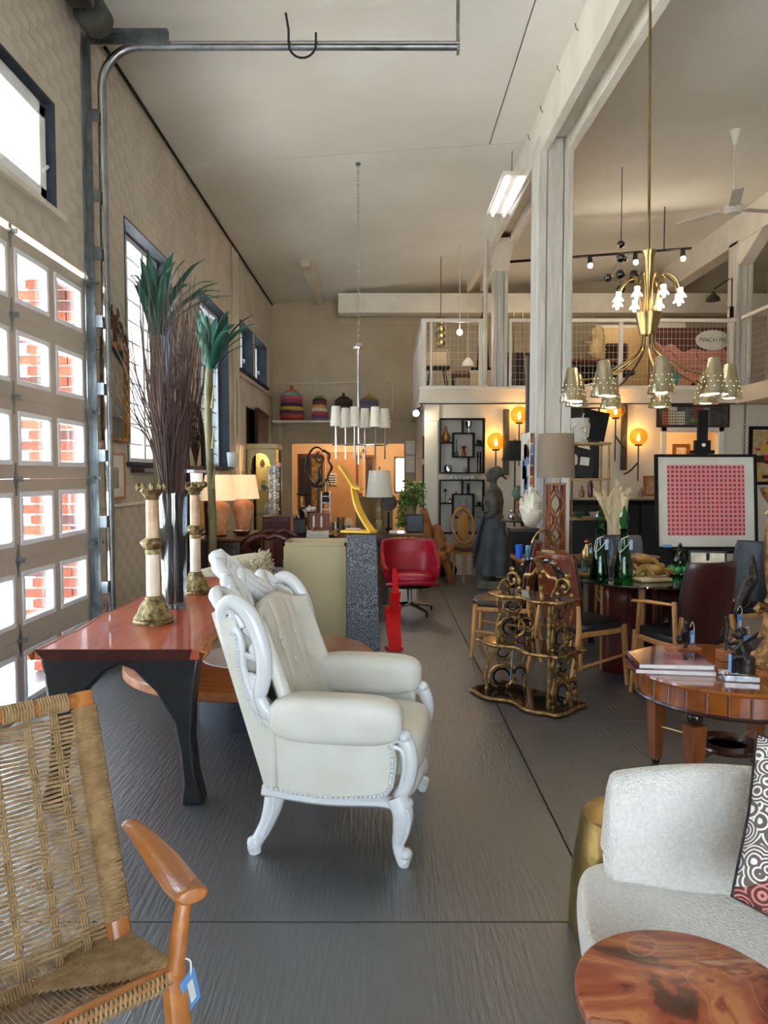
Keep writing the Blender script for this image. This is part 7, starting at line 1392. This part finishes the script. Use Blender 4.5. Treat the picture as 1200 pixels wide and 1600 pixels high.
lamp((4.2, 12.8, 4.2), 7, (1, .74, .48), .15); lamp((1.2, 12.9, 4.1), 5, (1, .76, .5), .15); lamp((2.6, 13.2, 4.2), 5, (1, .74, .48), .15)
# ============================================================ hanging lights
def ball_bulb(m, c, r): return m.sph(c, r, 12, 8)
t = T('brass_cone_chandelier', 'large brass chandelier with pierced cone shades and star bulbs', 'chandelier', (1.72, 4.85, 2.05)); top = bz(4.85) + .14 - 2.05
MB().cyl((0, 0, .55), (-.025, 0, top), .009).done('stem', BRASS, t); MB().lathe([(.012, .62), (.03, .86), (.045, .90), (.012, .905)], 20).cyl((0, 0, .4), (0, 0, .88), .016).done('spindle', BRASS, t)
MB().lathe([(.05, .36), (.085, .50), (.08, .50), (.03, .42), (.02, .36)], 24).done('hub', BRASS, t)
SHB = mat('brushed_brass', '#dcd2b8', .22, 1, c2='#c4b894', s=6)
STAR = emis('star_bulb', '#ffe6bc', 22)
for k in range(9):
    a = 2 * pi * k / 9 + .35; ca, sa = cos(a), sin(a); R_ = .49
    MB().tube(spline([(.04 * ca, .04 * sa, .40), (.045 * ca, .045 * sa, .28), (.12 * ca, .12 * sa, .2), (.3 * ca, .3 * sa, .10), (.42 * ca, .42 * sa, .07), (R_ * ca, R_ * sa, .09)], 4), .007, 7).done('lower_arm', BRASS, t)
    s_ = MB().lathe([(.080, -.16), (.034, .05), (.028, .056), (.0, .056)], 24, (R_ * ca, R_ * sa, .09)).done('shade', SHB, t, solid=.003)
    d = MB()
    for i in range(10):
        for j in range(3): q = 2 * pi * (i + .5 * j) / 10; zz = -.115 + .03 * j; rr = .080 - .046 * (zz + .16) / .21 + .0016; d.sph((R_ * ca + rr * cos(q), R_ * sa + rr * sin(q), zz + .09), (.003, .003, .003), 5, 4)
    d.done('pierced_holes', emis('pin_light', '#fff0c8', 1.2) if k == 0 else bpy.data.materials['pin_light'], s_, kind='stuff')
    MB().sph((R_ * ca, R_ * sa, -.02), (.03, .03, .035), 10, 8).done('bulb', COOLB, s_)
    lamp((1.72 + R_ * ca, 4.85 + R_ * sa, 2.05 - .07), 4, (1, .84, .6), .04)
for k in range(8):
    a = 2 * pi * k / 8 + .1; ca, sa = cos(a), sin(a)
    MB().tube(spline([(.05 * ca, .05 * sa, .48), (.06 * ca, .06 * sa, .66), (.10 * ca, .10 * sa, .74), (.17 * ca, .17 * sa, .70), (.2 * ca, .2 * sa, .63)], 4), .0065, 7).done('upper_arm', BRASS, t)
    m = MB()
    for i in range(5): q = 2 * pi * i / 5; m.tube([(.205 * ca, .205 * sa, .6), (.205 * ca + .034 * cos(q), .205 * sa + .034 * sin(q), .575)], [.016, .004], 6)
    m.tube([(.2 * ca, .2 * sa, .63), (.21 * ca, .21 * sa, .555)], [.018, .010], 8).done('star_bulb', STAR, t)
t = T('atom_pendant', 'cluster pendant of dark chrome spheres on a thin cord', 'pendant', (2.85, 9.0, 3.75)); MB().cyl((0, 0, .55), (0, 0, cz(2.85) - 3.75), .005, n=6).done('cord', BLACK, t)
for x, y, z, r in ((0, 0, .52, .045), (0, 0, .36, .055), (-.15, 0, .12, .05), (-.02, -.05, .15, .055), (.02, .05, .0, .055), (.16, 0, .16, .055), (.06, .05, .36, .035), (.15, .05, .1, .035)): MB().sph((x, y, z), r, 16, 12).done('sphere', mat('smoke_chrome', '#6a6a6c', .08, 1, c2='#5a5a5c', s=2), t)
MB().cyl((0, 0, .1), (0, 0, .52), .006).cyl((-.15, 0, .12), (.16, 0, .16), .005).cyl((-.02, -.05, .15), (.02, .05, 0), .005).cyl((0, 0, .3), (.06, .05, .36), .005).cyl((.16, 0, .16), (.15, .05, .1), .005).cyl((0, 0, .36), (-.15, 0, .12), .005).done('frame', CHROME, t)
t = T('track_light_bar', 'black ceiling track with spotlights above the balcony edge', 'track light', (3.1, 10.5, 4.58)); p0, p1 = W(797, 409, 10.5), W(1080, 388, 10.5)
MB().box((0, 0, 0), (1, 1, 1)).v
q0, q1 = Vector((p0.x - 3.1, 0, p0.z - 4.58)), Vector((p1.x - 3.1, 0, p1.z - 4.58)); MB().tube([q0, q1], .018, 4).done('rail', BLACK, t)
for f in (.15, .85): q = q0.lerp(q1, f); MB().cyl(q, (q.x, 0, cz(q.x + 3.1) - 4.58), .008, n=6).done('hanger', BLACK, t)
for px in (922, 993, 1067):
    f = (px - 797) / 283; q = q0.lerp(q1, f); h = MB().lathe([(.03, -.02), (.035, -.08), (.028, -.14), (.02, -.02)], 12, q).done('spot_head', BLACKM, t); MB().sph((q.x, -.02, q.z - .14), .035, 10, 8).done('bulb', COOLB, h)
    lamp((q.x + 3.1, 10.42, q.z + 4.58 - .2), 6 if px > 950 else 2.5, (1, .85, .62), .04)
t = T('corner_spotlight', 'bare white bulb spotlight under the balcony corner', 'spotlight', (.56, 10.9, 2.46)); MB().tube([(0, .06, .09), (0, .0, .06), (-.06, -.04, -.02)], .01, 6).done('arm', BLACKM, t); MB().lathe([(.02, .0), (.03, -.04), (.02, .04)], 12, (-.06, -.04, -.02)).done('socket', BLACKM, t); MB().sph((-.09, -.06, -.06), .045, 12, 8).done('bulb', COOLB, t); lamp((.44, 10.8, 2.36), 10, (1, .85, .62), .04)
t = T('balcony_spot', 'small white spotlight above the left mesh panel', 'spotlight', (1.18, 11.6, 3.72)); MB().sph((0, 0, 0), .045, 10, 8).done('bulb', COOLB, t); MB().cyl((0, 0, .04), (0, .05, cz(1.18) - 3.72), .008, n=6).done('stem', WHITEP, t); lamp((1.18, 11.5, 3.62), 6, (1, .85, .62), .04)
t = T('fluorescent_fixture', 'white fluorescent strip light under the ceiling beam', 'strip light', (1.42, 8.75, 4.72)); MB().box((0, 0, .05), (.26, 1.2, .05)).done('housing', WHITE, t, bev=.01); MB().add([(-.13, -.6, .03), (-.17, -.6, -.02), (-.17, .6, -.02), (-.13, .6, .03)], [(0, 1, 2, 3)]).add([(.13, -.6, .03), (.17, -.6, -.02), (.17, .6, -.02), (.13, .6, .03)], [(0, 1, 2, 3)]).done('reflector', WHITE, t, solid=.004)
TUBE = emis('tube_light', '#f4f6ff', 4)
for s in (-.07, .07): MB().cyl((s, -.57, 0), (s, .57, 0), .016, n=10).done('tube', TUBE, t)
for y in (-.4, .4): MB().cyl((0, y, .07), (0, y, cz(1.42) - 4.72), .006, n=6).done('hanger', STEEL, t)
t = T('ceiling_fan', 'white ceiling fan hanging on a long rod', 'fan', (3.82, 8.2, 4.4)); zt = cz(3.82) - 4.4
MB().cyl((0, 0, .1), (0, 0, zt), .013).done('rod', WHITEP, t); MB().lathe([(.02, zt - .16), (.055, zt - .02), (.06, zt)], 20).done('canopy', WHITEP, t); MB().lathe([(.03, .16), (.04, .06), (.095, .03), (.1, -.02), (.07, -.05), (0, -.055)], 28).done('motor', WHITEP, t)
for k in range(3): MB().box((.38, 0, 0), (.5, .11, .008), rx=.05).box((.1, 0, 0), (.12, .03, .012)).done('blade', WHITEP, t, rot=(0, 0, .15 + k * 2 * pi / 3))

t = T('hanging_chain', 'thin dark chain hanging down from the balcony edge at the right', 'chain', (5.32, 10.9, 1.75)); m = MB(); z = 0; k = 0
while z < .78:
    m.tube([((.014 if k % 2 else 0) * cos(rad(a)), (0 if k % 2 else .014) * cos(rad(a)), z + .026 + .026 * sin(rad(a))) for a in range(0, 360, 45)], .004, 4, closed=True); z += .042; k += 1
m.done('links', BLACKM, t, kind='stuff'); MB().cyl((0, 0, .8), (0, .04, .84), .008).done('hook', BLACKM, t)
